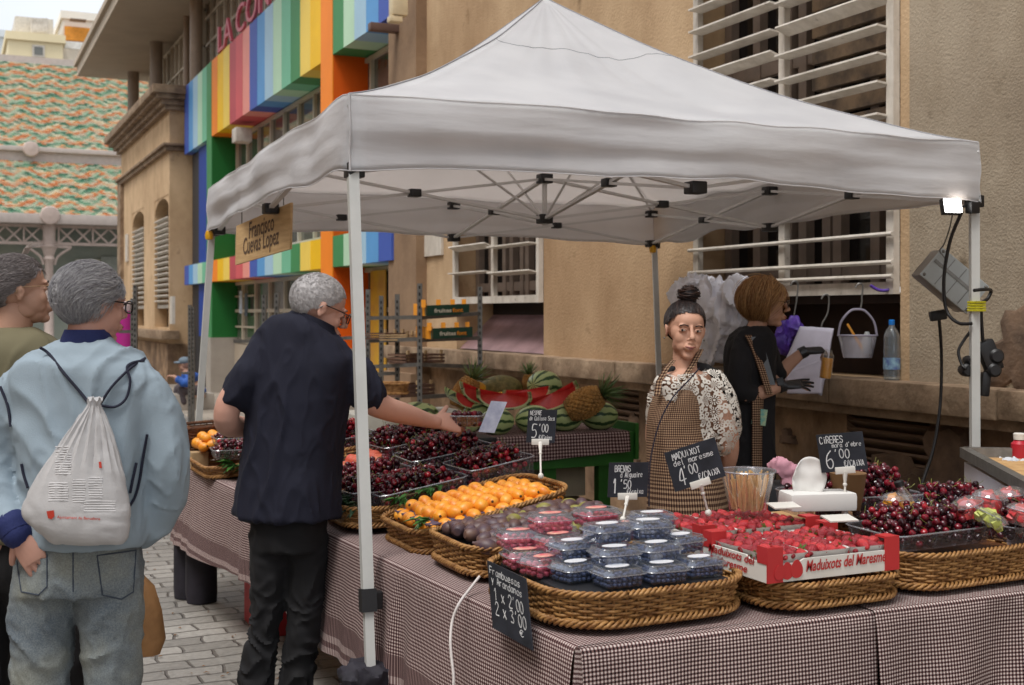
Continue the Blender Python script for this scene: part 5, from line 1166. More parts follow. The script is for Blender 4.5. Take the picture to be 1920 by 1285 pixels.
wp = [(3.64, 6.62, 0, -12, .80, 'at the right end of the green table'), (3.40, 6.62, 0, -25, .74, "second from the right, right of the 5'00 slate"), (3.18, 6.60, 0, -15, .78, "third from the right, behind the 5'00 slate"), (2.94, 6.60, 0, 8, .74, 'left of the slate in the front row'), (2.72, 6.60, 0, 20, .70, 'between the blue card and the held cherries'), (2.46, 6.66, 0, 35, .95, 'at the left end, next to the held cherries'), (3.44, 6.98, .16, 30, .90, 'whole, at the back of the pile'), (2.98, 6.95, .0, 0, .8, 'at the back under the cut slices'), (2.62, 6.96, 0, 50, .8, 'at the back left corner')]
for x, y, dz, a, s, nm in wp:
    o = bpy.data.objects.new('watermelon', wm); COL.objects.link(o); o.location = (x, y, gz + .11 * s + dz); o.rotation_euler = (R(a * .4), R(a * .15), R(a)); o.scale = (s, s, s); tag(o, 'striped watermelon ' + nm, 'watermelon', 'whole watermelons on the green table')
def slice_(label, px, py, d, L, face, roll, tilt=0):
    """wedge: curved rind below, wet red faces"""
    c = W(px, py, d); T = thing('watermelon_slice', label, 'melon slice', tuple(c), 'cut watermelon slices on the pile'); Mx = T4(c, R(tilt), R(roll), R(face)); n = 18; Rr = L
    def pt(a, r_, y): return Mx @ V((r_ * math.cos(a), y, -r_ * math.sin(a) * .5))
    A = [math.pi * k / n for k in range(n + 1)]
    for nm, r0, r1, m_ in (('flesh', 0, Rr * .86, flesh), ('pale_rind', Rr * .86, Rr * .93, white_r), ('green_rind', Rr * .93, Rr, rind)):
        mb = MB(); th = .055
        for k in range(n):
            q = [pt(A[k], r0 + .001, -th * r0 / Rr), pt(A[k], r1, -th * r1 / Rr), pt(A[k + 1], r1, -th * r1 / Rr), pt(A[k + 1], r0 + .001, -th * r0 / Rr)]; q2 = [pt(A[k], r0 + .001, th * r0 / Rr), pt(A[k], r1, th * r1 / Rr), pt(A[k + 1], r1, th * r1 / Rr), pt(A[k + 1], r0 + .001, th * r0 / Rr)]
            b_ = len(mb.v); mb.v += q + q2; mb.face((b_, b_ + 1, b_ + 2, b_ + 3)); mb.face((b_ + 7, b_ + 6, b_ + 5, b_ + 4)); mb.face((b_ + 1, b_ + 5, b_ + 6, b_ + 2))
        mb.build(nm, m_, T, smooth=False)
for a in [('leaning right with its point up, in front of the whole melon', 1034, 738, 7.45, .17, -25, -22, 18), ('lying level in the centre of the pile', 945, 738, 7.45, .17, -20, 4, 20), ('on the left of the pile, tipped towards the pineapple', 908, 733, 7.55, .155, -10, 16, 20), ('short one behind the central slice', 988, 731, 7.6, .155, -30, -6, 10), ('at the far left behind the held cherries', 872, 742, 7.5, .13, 20, 20, 15)]: slice_('cut watermelon slice ' + a[0], *a[1:])
# pineapples, yellow and dark melons
pin_m = M('pineapple_skin', (196, 146, 78), .7, vs=9, col2=(140, 104, 56)); pleaf = M('pineapple_leaf', (124, 146, 92), .5, vs=10, col2=(80, 108, 62))
def pineapple(label, c, rx, ry, rz, s=1):
    T = thing('pineapple', label, 'pineapple', tuple(c), 'pineapples on the green table'); Mx = T4(c, rx, ry, rz) @ Matrix.Scale(s, 4); mb = MB(); n, v_ = 16, 12
    for j in range(v_):
        f = (j + .5) / v_; r_ = .062 * math.sin(math.pi * (.12 + .78 * f)) ** .5; z = -.085 + .17 * f
        for k in range(n):
            a = 6.283 * (k + .5 * (j % 2)) / n; p = Mx @ V((r_ * math.cos(a), r_ * math.sin(a), z)); mb.ell(p, .0125 * s, u=6, v=4)
    mb.ell(c, .06 * s, Mx.to_3x3() @ Matrix.Diagonal((1, 1, 1.4)), u=14, v=10) if False else mb.lathe((0, 0, 0), [(.03, -.088), (.055, -.05), (.06, 0), (.055, .05), (.03, .085)], 14)
    for p in mb.v[-70:]: p.xyz = (Mx @ p)
    mb.build('body', pin_m, T)
    mb = MB(); r = random.Random(int(c[0] * 100))
    for k in range(34):
        a = k * 2.4; el = lerp(1.35, .35, (k / 34) ** .8) ; L = lerp(.13, .075, k / 34); d = V((math.cos(a) * math.cos(el), math.sin(a) * math.cos(el), math.sin(el))); s_ = d.cross(V((0, 0, 1)))
        s_ = s_.normalized() if s_.length > .01 else V((1, 0, 0)); b_ = V((0, 0, .085)) + d * .01; u = s_.cross(d); e = d * L + V((math.cos(a), math.sin(a), 0)) * .02
        q = [b_ - s_ * .008, b_ + s_ * .008, b_ + e * .5 + s_ * .006, b_ + e * .5 - s_ * .006, b_ + e, b_ + e * .5 - u * .004]; i = len(mb.v); mb.v += [Mx @ p for p in q]
        mb.face((i, i + 1, i + 2, i + 5)); mb.face((i + 5, i + 3, i)) ; mb.face((i + 5, i + 2, i + 4)); mb.face((i + 3, i + 5, i + 4))
    mb.build('leaf_crown', pleaf, T, smooth=False); return T
pineapple('golden pineapple lying with its crown pointing up right beside the right watermelon', W(1096, 756, 7.35), R(10), R(62), R(-20), 1.3)
pineapple('pineapple leaning up left with a tall thin crown', W(872, 738, 7.7), R(-6), R(28), R(-20), 1.15)
pineapple('pineapple standing at the back with dark crown', W(995, 722, 8.0), 0, R(-8), 0, .8)
mb = MB(); mb.ell((0, 0, 0), (.14, .09, .085), u=22, v=14); q = W(940, 728, 7.95); o = mb.build('melon', M('toad_melon', (96, 92, 48), .6, vs=40, col2=(132, 118, 66), bump=.4, bs=60), origin=(0, 0, 0)); o.location = q; o.rotation_euler = (0, 0, R(-20)); tag(o, 'long brownish green netted melon at the back of the pile', 'melon')
for px, py, nm, s in ((893, 728, 'at the left behind the first slice', .05), (1008, 742, 'tucked between the slices', .05), (940, 748, 'half hidden behind the central slice', .05), (770, 835, 'beside the held cherries', .05)):
    mb = MB(); mb.ell((0, 0, 0), (s * 1.3, s, s * .9), u=14, v=10); o = mb.build('yellow_melon', M('yellow_melon', (236, 178, 40), .4, vs=20, col2=(222, 154, 24)), origin=(0, 0, 0)); o.location = W(px, py, 7.75); tag(o, 'small yellow melon ' + nm, 'melon')
# ================================================================ PEOPLE
from mathutils.bvhtree import BVHTree
def dirv(phi): return CR * math.sin(R(phi)) + CF * math.cos(R(phi))
def sidev(phi): return CR * math.cos(R(phi)) - CF * math.sin(R(phi))
def loftrings(mb, rings, k=3, n=28, e=2.3):
    """rings: (centre, half width, half depth, facing)"""
    data = spline([(c.x, c.y, c.z, w_, d_, ph) for c, w_, d_, ph in rings], k); out = []
    for x, y, z, w_, d_, ph in data:
        s, f = sidev(ph), dirv(ph); q = []
        for i in range(n):
            a = 6.28318 * i / n; ca, sa = math.cos(a), math.sin(a)
            q.append(V((x, y, z)) + s * (w_ * math.copysign(abs(ca) ** (2 / e), ca)) + f * (d_ * math.copysign(abs(sa) ** (2 / e), sa)))
        out.append(q)
    mb.rings(out); return mb
def limb(mb, pts, k=4, n=14, caps=True):
    s = spline([(p.x, p.y, p.z, r) for p, r in pts], k); P = [V(q[:3]) for q in s]; rr = [q[3] for q in s]; mb.tube(P, rr, n)
    if caps:
        mb.ell(P[0], rr[0] * .98, u=12, v=8); mb.ell(P[-1], rr[-1] * .98, u=12, v=8)
    return mb
def wrinkle(mb, amp, scale=9, stretch=(1, 1, .45), seed=0, mask=None):
    nn = [V((0, 0, 0)) for _ in mb.v]
    for f in mb.f:
        a, b, c = mb.v[f[0]], mb.v[f[1]], mb.v[f[2]]; n = (b - a).cross(c - a)
        for i in f: nn[i] += n
    for i, p in enumerate(mb.v):
        if nn[i].length < 1e-12: continue
        q = V((p.x * stretch[0], p.y * stretch[1], p.z * stretch[2])) * scale + V((seed, seed * 2.3, 0))
        q = q + V((noise.noise(q * .7 + V((9, 0, 0))), noise.noise(q * .7), noise.noise(q * .7 + V((0, 7, 0))))) * 1.2
        w_ = max(0, 1 - abs(noise.noise(q)) * 3.2) ** 1.6 * 1.1 - .35 + noise.noise(q * 2.1) * .35
        m_ = mask(p) if mask else 1
        mb.v[i] = p + nn[i].normalized() * amp * w_ * m_
    return mb
def headframe(c, phi, pitch=0, roll=0):
    s, f = sidev(phi), dirv(phi); Mx = Matrix((s, f, UP)).transposed()
    return Matrix.Translation(c) @ (Mx @ Euler((R(-pitch), R(roll), 0)).to_matrix()).to_4x4()
def head_shape(Mx, s=1.0, female=False, nose=1.0):
    mb = MB(); Mr = Mx.to_3x3() * s
    def E(c, r, rx=0, ry=0, rz=0): mb.ell(Mx @ (V(c) * s), V(r), Mr @ RM(rx, ry, rz), 16, 12)
    E((0, -.014, .028), (.075, .094, .084)); E((0, .026, .034), (.062, .056, .062)); E((0, .040, -.045), (.049, .044, .056)); E((0, .030, -.032), (.058 if not female else .056, .052, .066)); E((0, .034, -.078), (.044 if not female else .038, .046, .034)); E((0, .066, -.098), (.022, .020, .016))
    for x in (-1, 1):
        (E((x * .036, .060, -.030), (.022, .019, .024)) if not female else E((x * .028, .050, -.028), (.029, .029, .036))); E((x * .026, .078 - (.007 if female else 0), .020), (.026, .010, .008), 0, x * .12); E((x * (.043 if not female else .030), .012 if not female else .022, -.062), (.013 if not female else .024, .034, .028))
        E((x * .074, -.006, -.008), (.005, .0145, .027), R(-14), 0, x * -.32); E((x * .077, -.010, .006), (.005, .013, .015), 0, 0, x * -.4); E((x * .012, .096, -.034), (.0075, .009, .0065))
        E((x * .031, .0735, -.0005), (.0165, .012, .0085)); (E((x * .034, .048, -.054), (.018, .026, .026)), E((x * .042, .030, -.040), (.019, .034, .038))) if not female else E((x * .022, .050, -.060), (.026, .028, .030))
    limb(mb, [(Mx @ (V(p) * s), r * s) for p, r in (((0, .083, .016), .0075), ((0, .094, -.006), .0085), ((0, .104 + .004 * nose, -.026), .0115))], 3, 10)
    for x in (-1, 1):
        if female: E((x * .030, .038, -.036), (.027, .034, .050)); E((x * .036, .030, -.010), (.030, .036, .040))
        else: E((x * .033, .040, -.034), (.027, .031, .045))
    if female: E((0, .050, -.080), (.034, .030, .030)); E((0, .052, .034), (.048, .034, .040))
    E((0, .084, -.064), (.025, .014, .017)); E((0, .095, -.0605), (.018, .008, .0048)); E((0, .093, -.071), (.016, .009, .0055))
    return mb
def face_parts(T, Mx, s=1.0, lips=(150, 84, 78), brow=(60, 46, 40), look=0.0, browr=.0024, lipw=.02):
    for x in (-1, 1):
        mb = MB(); c = V((x * .031, .0745, .000)) * s; mb.k = 0; mb.ell(Mx @ c, (.0125 * s, .0120 * s, .0058 * s), Mx.to_3x3(), 12, 8); mb.k = 1; mb.ell(Mx @ (c + V((look * .005, .0088, 0)) * s), (.0050 * s, .0036 * s, .0050 * s), Mx.to_3x3(), 10, 6)
        mb.build('eye', [M('eye_white', (176, 160, 148), .3, var=0), M('eye_iris', (28, 18, 14), .1, var=0)], T)
        mb = MB(); mb.tube([Mx @ (V(p) * s) for p in spline([(x * .014, .0895, .018), (x * .030, .0895, .0225), (x * .046, .078, .018)], 3)], [browr * s] * 7, 6); mb.build('eyebrow', M('brow_%d' % brow[0], brow, .8), T)
        mb = MB(); mb.tube([Mx @ (V(p) * s) for p in spline([(x * .019, .0835, .002), (x * .031, .0880, .0066), (x * .044, .0770, .003)], 3)], .0009 * s, 5); mb.build('eyelid', M('lash_dark', (84, 58, 48), .8), T)
    mb = MB(); mb.tube([Mx @ (V(p) * s) for p in spline([(-lipw, .089, -.0620), (-.008, .1015, -.0630), (0, .1022, -.0638), (.008, .1015, -.0630), (lipw, .089, -.0620)], 3)], [.001] + [.0026 * s] * 11 + [.001], 6)
    mb.tube([Mx @ (V(p) * s) for p in spline([(-lipw * .8, .090, -.0675), (0, .1005, -.0708), (lipw * .8, .090, -.0675)], 3)], [.001] + [.0032 * s] * 5 + [.001], 6); mb.build('lips', M('lips_%d' % lips[0], lips, .45), T)
def glasses(T, Mx, s=1.0, col=(30, 24, 24), r=.0022, rw=.024, rh=.018):
    m_ = M('spectacle_frame_%d' % col[0], col, .3); G_ = MB(); L = MB()
    for x in (-1, 1):
        pts = [Mx @ (V((x * .033 + rw * math.copysign(abs(math.cos(a)) ** .7, math.cos(a)), .106 - .25 * abs(rw * math.cos(a)) * (1 if x * math.cos(a) > 0 else .1), -.002 + rh * math.copysign(abs(math.sin(a)) ** .7, math.sin(a)))) * s) for a in [6.283 * k / 20 for k in range(20)]]
        G_.tube(pts, r * s, 6, closed=True); b = len(L.v); L.v += pts; L.face(range(b, b + 20))
        G_.tube([Mx @ (V(p) * s) for p in ((x * .057, .100, .006), (x * .076, .05, .008), (x * .081, -.004, .010), (x * .080, -.020, -.006))], r * s * .9, 6)
    G_.tube([Mx @ (V(p) * s) for p in ((-.010, .106, .004), (0, .110, .007), (.010, .106, .004))], r * s, 6); g_ = G_.build('spectacles', m_, T); L.build('lens', clear('lens', (.9, .92, .92), .03, .3, .02), g_, smooth=False)
HR = V((.079, .099, .089)); HC0 = V((0, -.014, .028))
def hair(T, Mx, s, mats, zfront, zside, zback, n, length, width, flow, cap=True, lift=.35, seed=1, extra=0.0, curl=.0, seg=5, bald=None):
    """cap plus many tapered strands lying along a flow direction given in head space"""
    r = random.Random(seed)
    def surf(d, o=0): return HC0 + V((d.x * (HR.x + o), d.y * (HR.y + o), d.z * (HR.z + o)))
    def inside(d):
        p = surf(d); h = math.hypot(d.x, d.y) + 1e-6; y = d.y / h; zl = lerp(zside, zfront, sm(y)) if y > 0 else lerp(zside, zback, sm(-y))
        return p.z > zl + .006 * nz(d, 7)
    if cap:
        mb = MB(); nu, nv = 110, 70; idx = {}; 
        for j in range(nv + 1):
            for i in range(nu):
                th, ph = math.pi * j / nv, 6.28318 * i / nu; d = V((math.sin(th) * math.cos(ph), math.sin(th) * math.sin(ph), math.cos(th))); idx[(i, j)] = len(mb.v)
                mb.v.append(Mx @ (surf(d, extra + .003 * nz(d, 9)) * s)); 
        for j in range(nv):
            for i in range(nu):
                th, ph = math.pi * (j + .5) / nv, 6.28318 * (i + .5) / nu; d = V((math.sin(th) * math.cos(ph), math.sin(th) * math.sin(ph), math.cos(th)))
                if inside(d) and not (bald and bald(d)): mb.face((idx[(i, j)], idx[(i, j + 1)], idx[((i + 1) % nu, j + 1)], idx[((i + 1) % nu, j)]))
        hc = mb
    else: hc = MB()
    mb = hc; k = 0
    for f in range(len(mb.mi)): mb.mi[f] = 0
    while k < n:
        d = V((r.gauss(0, 1), r.gauss(0, 1), r.gauss(0, 1))).normalized()
        if not inside(d): continue
        k += 1
        if bald and bald(d) and r.random() < .85: continue
        p = surf(d, extra - .001); L = length * r.uniform(.6, 1.15); st = L / seg; P = [p.copy()]; dd = d.copy(); wob = V((r.gauss(0, 1), r.gauss(0, 1), r.gauss(0, 1))) * .13
        for q in range(seg):
            nrm = V((dd.x / HR.x, dd.y / HR.y, dd.z / HR.z)).normalized(); fl = V(flow(p, d)) + wob + V((math.sin(q * 1.9 + k), math.cos(q * 1.7 + k * 2), math.sin(q + k * .7))) * curl
            t_ = fl - nrm * fl.dot(nrm); t_ = t_.normalized() if t_.length > 1e-5 else nrm
            p = p + (t_ + nrm * lift * (1 - q / seg * 1.3)) .normalized() * st
            dv = (p - HC0); dd = V((dv.x / HR.x, dv.y / HR.y, dv.z / HR.z)); l_ = dd.length
            if l_ < 1.0 and p.z > -.05: p = HC0 + dv / l_ * 1.01
            dd.normalize(); P.append(p.copy())
        mb.k = r.randrange(len(mats)); mb.tube([Mx @ (q * s) for q in P], [width * (1 - .8 * (i / seg) ** 2) * s for i in range(seg + 1)], 3, cap=False)
    return mb.build('hair', mats, T, sharp=180)
def hairm(n, *cols): return [M('hair_%s_%d' % (n, i), c, .5, var=.12, vs=60, spec=.4) for i, c in enumerate(cols)]
def hand(wrist, d, back, thumb, curls=(20, 22, 25, 28), s=1.0, thumb_out=.7, thumb_curl=15, spread=.05, base=.0, vox=.0028):
    """palm, four unequal fingers and a thumb; d = finger direction, back = back-of-hand direction, thumb = +1/-1"""
    d = V(d).normalized(); x = d.cross(V(back)).normalized(); z = x.cross(d).normalized(); x = x * thumb; mb = MB()
    P = lambda a, b, c: wrist + (x * a + d * b + z * c) * s
    rings = []
    for b, w_, h_, ox in ((-.01, .026, .018, 0), (.02, .030, .0175, .002), (.05, .037, .016, .002), (.08, .040, .0135, 0), (.096, .038, .011, 0)):
        rings.append([P(ox + w_ * math.cos(a), b, h_ * math.sin(a) * (1 if math.sin(a) > 0 else 1.1)) for a in [6.283 * k / 16 for k in range(16)]])
    mb.rings(rings)
    for i, (ox, L, r_) in enumerate(((.029, .070, .0088), (.010, .079, .0090), (-.010, .073, .0086), (-.028, .057, .0077))):
        a = R(base); p = V((ox, .088 - .004 * abs(i - 1), 0)); pts = [(P(p.x, p.y - .02, 0), r_ * s)]; sp = (1.5 - i) * spread
        for q, f in enumerate((.45, .30, .25)):
            a += R(curls[i]) * (1, 1.15, .8)[q]; p = p + V((math.sin(sp), math.cos(a), -math.sin(a))) * L * f; pts.append((P(*p), r_ * (1 - .09 * (q + 1)) * s))
        pts.insert(1, (P(ox, .088, 0), r_ * 1.02 * s)); limb(mb, pts, 3, 10)
    a = R(thumb_curl); p = V((.030, .026, -.006)); pts = [(P(.014, .008, -.002), .0135 * s), (P(*p), .0125 * s)]
    for f in (.034, .026): p = p + V((thumb_out, 1 - thumb_out * .5, -math.sin(a))).normalized() * f; pts.append((P(*p), (.0105 if f > .03 else .0085) * s)); a += R(thumb_curl)
    limb(mb, pts, 3, 10)
    return remesh(mb, vox * s, 2)
def shear(mb, c, phi, k, z0, z1):
    d = dirv(phi)
    for i, p in enumerate(mb.v): w_ = sm((p.z - z0) / (z1 - z0)); mb.v[i] = p - UP * (k * w_ * (p - c).dot(d))
    return mb
def skinm(n, c, c2): c = tuple(int(lerp(x, 170, .22)) for x in c); c2 = tuple(int(lerp(x, y, .15)) for x, y in zip(c, c2)); return M('skin_' + n, c, .55, vs=14, col2=c2, spec=.3, bump=.05, bs=220, detail=6)
def at(x, y, d, r=None): return (W(x, y, d), r) if r is not None else W(x, y, d)
def ringsat(lst, d, phi):
    k = d / F; return [(W(q[0], q[1], d + (q[4] if len(q) > 4 else 0)), q[2] * k, q[3], phi + (q[5] if len(q) > 5 else 0)) for q in lst]
def legs(mb, paths):
    for p in paths: limb(mb, [at(*q) for q in p], 4, 16)
def person(label, px, d):
    q = W(px, 600, d); return thing('person', label, 'person', (q.x, q.y, 0))
def shoe(T, toe, heel, m_, s=1.0):
    heel = V((heel.x, heel.y, 0)); toe = V((toe.x, toe.y, 0)); d = (toe - heel).normalized(); x = V((d.y, -d.x, 0)); mb = MB(); L = .28 * s; rings = []
    for f, w_, h_, z in ((0, .028, .05, .06), (.08, .038, .055, .06), (.3, .038, .05, .055), (.5, .042, .036, .042), (.75, .048, .026, .032), (.93, .038, .02, .026), (1, .018, .014, .02)):
        rings.append([heel + d * L * f + x * w_ * math.cos(a) + UP * (z + h_ * math.sin(a) if math.sin(a) > 0 else max(.012, z + z * math.sin(a))) for a in [6.283 * k / 18 for k in range(18)]])
    mb.rings(rings); mb.build('shoe', m_, T); mb = MB(); pr = [(0, .03), (.08, .042), (.3, .041), (.5, .045), (.75, .052), (.93, .042), (1, .02)]
    mb.rings([[heel + d * L * f + x * w_ + UP * z for f, w_ in pr] + [heel + d * L * f - x * w_ + UP * z for f, w_ in pr[::-1]] for z in (.002, .026)]); mb.build('sole', M('sole_pale', (150, 148, 142), .8), T)

# ---------------- man in the pale blue sweatshirt, back to us
S1 = 3.6; skin1 = skinm('ruddy', (196, 140, 118), (178, 116, 96)); T = person('man seen from behind in a pale blue sweatshirt and faded jeans, hand in back pocket', 160, S1)
H1 = headframe(at(172, 570, S1), 42, 4); body = MB()
limb(body, [at(168, 600, S1, .058), at(163, 640, S1 - .01, .062), at(160, 680, S1, .07)]); loftrings(body, ringsat([(158, 665, 50, .07), (155, 720, 90, .09), (157, 900, 85, .09), (160, 1040, 75, .08), (160, 1080, 60, .07)], S1, 0))
limb(body, [at(246, 715, S1, .045), at(300, 860, S1, .04), at(270, 1000, S1 + .1, .03)]); limb(body, [at(68, 715, S1, .045), at(2, 860, S1, .04), at(25, 985, S1 - .09, .034), at(36, 1005, S1 - .11, .032)])
legs(body, [[(105, 1090, S1, .06), (82, 1300, S1, .045), (75, 1560, S1, .04)], [(208, 1090, S1, .06), (212, 1300, S1, .045), (212, 1560, S1, .04)]])
bd = remesh(body, .012, 4); hd = remesh(head_shape(H1, 1.0), .0036, 6); hn = hand(at(34, 1000, S1 - .115), (W(70, 1060, 3.5) - W(34, 1000, 3.5)), -CF, 1, (12, 12, 14, 16), 1.0)
join(bd, hd, hn).build('body', skin1, T)
face_parts(T, H1); glasses(T, H1, 1, (26, 24, 26), .0026)
shirt = MB(); loftrings(shirt, ringsat([(160, 636, 46, .065), (158, 650, 78, .088), (156, 668, 112, .108, .01), (155, 700, 136, .128), (155, 780, 134, .132), (158, 870, 122, .135), (161, 950, 114, .135), (163, 1000, 112, .142), (164, 1022, 108, .138)], S1, 2))
limb(shirt, [at(246, 702, S1, .066), at(276, 742, S1, .070), at(298, 800, S1, .068), at(312, 870, S1, .064), at(308, 935, S1 + .03, .058), at(284, 985, S1 + .06, .050), at(268, 1008, S1 + .06, .044)])
limb(shirt, [at(66, 702, S1, .066), at(34, 742, S1, .070), at(8, 800, S1, .068), at(-8, 860, S1 - .01, .062), at(-4, 925, S1 - .04, .056), at(14, 968, S1 - .08, .050), at(26, 990, S1 - .10, .044)])
sh = remesh(shirt, .009, 5); wrinkle(sh, .011, 5, (1, 1, .5), 3); wrinkle(sh, .004, 13, (1, 1, .55), 5)
sweat = M('sweatshirt_blue', (146, 160, 170), .92, var=.05, vs=3, bump=.15, bs=300, spec=.1); sh.build('sweatshirt', sweat, T)
navy = M('navy_rib', (26, 36, 84), .85, var=.1, bump=.2, bs=200)
mb = MB(); loftrings(mb, ringsat([(163, 618, 38, .062, -.012), (163, 632, 44, .068, -.004), (161, 646, 47, .07)], S1, 6), 4); mb.build('shirt_collar', navy, T)
mb = MB(); limb(mb, [at(24, 985, S1 - .098, .050), at(32, 1000, S1 - .106, .046)], 3); mb.build('sleeve_cuff', navy, T)
mb = MB(); c = [at(34, 1006, S1 - .11) + V((.034 * math.cos(a) * CR.x, .034 * math.cos(a) * CR.y, .006 * math.cos(a))) + CF * .03 * math.sin(a) for a in [6.283 * k / 16 for k in range(16)]]; mb.tube(c, .004, 6, closed=True); mb.build('bracelet', M('bracelet', (120, 104, 84), .5, vs=90, col2=(50, 44, 50)), T)
jean = MB(); loftrings(jean, ringsat([(160, 1000, 96, .115), (158, 1030, 104, .125), (150, 1080, 118, .135), (142, 1108, 120, .13)], S1, 0))
legs(jean, [[(88, 1075, S1, .100), (80, 1150, S1, .098), (78, 1285, S1, .082), (76, 1420, S1, .075), (74, 1560, S1, .070)], [(205, 1075, S1, .098), (208, 1150, S1, .096), (210, 1285, S1, .080), (212, 1420, S1, .075), (212, 1560, S1, .070)]])
jn_ = remesh(jean, .009, 5); wrinkle(jn_, .008, 7, (1, 1, .9), 8); wrinkle(jn_, .003, 20, (1, 1, 1), 8); m, t, b = newmat('faded_denim'); tc = nd(t, 'TexCoord'); n1 = nd(t, 'TexNoise', Scale=4.0, Detail=6.0); n2 = nd(t, 'TexNoise', Scale=260.0, Detail=2.0)
for q in (n1, n2): t.links.new(tc.outputs['Object'], q.inputs['Vector'])
t.links.new(mixc(t, .35, ramp(t, n1.outputs[0], [(.35, lin(70, 84, 98)), (.5, lin(112, 120, 122)), (.66, lin(138, 138, 122))]), ramp(t, n2.outputs[0], [(.3, lin(60, 70, 84)), (.7, lin(150, 156, 156))])), b.inputs['Base Color']); b.inputs['Roughness'].default_value = .9
jeans = jn_.build('jeans', m, T)
bv = BVHTree.FromPolygons([tuple(p) for p in jn_.v], [tuple(f) for f in jn_.f]); bs1 = BVHTree.FromPolygons([tuple(p) for p in sh.v], [tuple(f) for f in sh.f])
def onto(bvh, px, py, d, off=.004):
    """the point of the garment that stands at this height and side"""
    o = V((0, 0, HC)); q = W(px, py, d); h = bvh.ray_cast(o, (q - o).normalized())[0]; return (h - (q - o).normalized() * off) if h else q
denim_seam = M('denim_seam', (58, 66, 78), .9)
for nm, poly in (('back_pocket', [(58, 1038), (150 - 62, 1040), (88, 1100), (72, 1116), (40, 1110), (30, 1042)]), ('back_pocket', [(182, 1042), (255, 1032), (250, 1110), (228, 1124), (192, 1116)])):
    mb = MB(); pts = []
    for i in range(len(poly)):
        a, c = poly[i], poly[(i + 1) % len(poly)]
        for k in range(6): pts.append(onto(bv, lerp(a[0], c[0], k / 6), lerp(a[1], c[1], k / 6), S1, .001))
    mb.tube(pts, .0022, 5, closed=True); mb.build(nm, denim_seam, T)
mb = MB(); mb.tube([onto(bv, 137 + .02 * k * k * .1, 1022 + k * 8, S1, .000) for k in range(12)], .0022, 5); mb.build('seat_seam', denim_seam, T)
g1 = hairm('silver', (176, 174, 176), (158, 156, 160), (138, 134, 138), (196, 194, 194))
hair(T, H1, 1.0, g1, .045, -.012, -.082, 5600, .056, .0009, lambda p, d: (.25 * math.copysign(1, p.x + .01), -.75 if d.z > -.1 else -.2, -.15 - .9 * max(0, .5 - d.z) + .25 * math.sin(p.x * 70 + 1)), lift=.4, seed=3, extra=.001, curl=.06)
for q in (T,): shoe(q, W(75, 1400, S1 + .3), W(75, 1400, S1 - .05), jeans.data.materials[0]); shoe(q, W(222, 1400, S1 + .3), W(215, 1400, S1 - .05), jeans.data.materials[0])
# drawstring bag on his back
BG = thing('drawstring_bag', 'pale grey drawstring bag with a small red crest, worn on the blue sweatshirt', 'bag', tuple(at(150, 1000, 3.42)))
mb = MB(); prof = [(178, 748, 14, .016), (176, 762, 12, .014), (172, 790, 30, .028), (162, 840, 56, .042), (152, 890, 80, .055), (144, 940, 98, .062), (144, 968, 100, .064), (154, 992, 88, .058), (163, 1010, 76, .045), (166, 1020, 66, .022)]
rg = []
for x, y, hw, hd_ in spline(prof, 5):
    c = W(x, y, 3.425); pl = sm((960 - y) / 200); q = []
    for i in range(60):
        a = 6.283 * i / 60; q_ = 1 + .16 * pl * math.sin(a * 19 + 2 * math.sin(y * .01)) ; w_ = hw * 3.42 / F
        q.append(c + CR * w_ * math.cos(a) * (1 + (q_ - 1) * .2) + CF * hd_ * math.sin(a) * q_ + UP * (.006 * math.sin(a * 7)) * pl)
    rg.append(q)
mb.rings(rg); wrinkle(mb, .003, 14, (1, 1, 1), 3); bagm = M('bag_nylon', (186, 184, 184), .45, var=.05, vs=5, spec=.35, bump=.1, bs=90); mb.build('bag_body', bagm, BG)
bb = BVHTree.FromPolygons([tuple(p) for p in mb.v], [tuple(f) for f in mb.f]); cordm = M('navy_cord', (22, 24, 44), .8)
mb = MB()
for path in ([(168, 758), (150, 735), (120, 700), (92, 664), (75, 652)], [(188, 758), (210, 725), (245, 690), (272, 672)], [(188, 760), (215, 763), (236, 748), (244, 715), (238, 690), (250, 680), (270, 676)], [(244, 948), (254, 930), (262, 900), (268, 860), (276, 815)], [(244, 925), (250, 895), (256, 868)], [(0, 725), (14, 760), (20, 800)], [(52, 915), (44, 890), (40, 870)]):
    mb = MB(); mb.tube(spline([tuple(onto(bs1, x, y, 3.5, .008)) for x, y in path], 5), .0042, 6); mb.build('cord', cordm, BG)
redm = M('bag_red_print', (196, 62, 44), .6)
def decal_pts(bvh, pts, d=3.4, off=.0025): return [onto(bvh, x, y, d, off) for x, y in pts]
mb = MB(); p4 = decal_pts(bb, [(87, 959), (101, 957), (102, 968), (97, 974), (90, 972)]); mb.face(range(0, 5)); mb.v = p4; 
tx = MB(); type_mesh(tx, 'Ajuntament de Barcelona', V((0, 0, 0)), V((1, 0, 0)), V((0, 0, 1)), 1.0, width=20.0, bold=.01, lift=0)
for f in tx.f:
    b0 = len(mb.v); mb.v += decal_pts(bb, [(107 + tx.v[i].x * 4.05, 972 + tx.v[i].x * .18 - tx.v[i].z * 5.2) for i in f], off=.003); mb.face(range(b0, b0 + len(f)))
b0 = len(mb.v); mb.v += decal_pts(bb, [(185, 866), (190, 866), (191, 878), (186, 878)]); mb.face(range(b0, b0 + 4))
mb.build('red_print', redm, BG, smooth=False)
mb = MB(); rr = random.Random(6)
for x0, x1, y0, y1 in ((136, 160, 900, 946), (166, 192, 896, 934), (158, 216, 940, 962), (92, 128, 906, 940), (104, 134, 838, 890)):
    y = y0
    while y < y1: mb.tube([onto(bb, lerp(x0, x1, k / 4) + rr.uniform(-1, 1), y + .06 * (k - 2) ** 2 + rr.uniform(-.4, .4), 3.4, -.0004) for k in range(5)], .0021, 5); y += 4.6
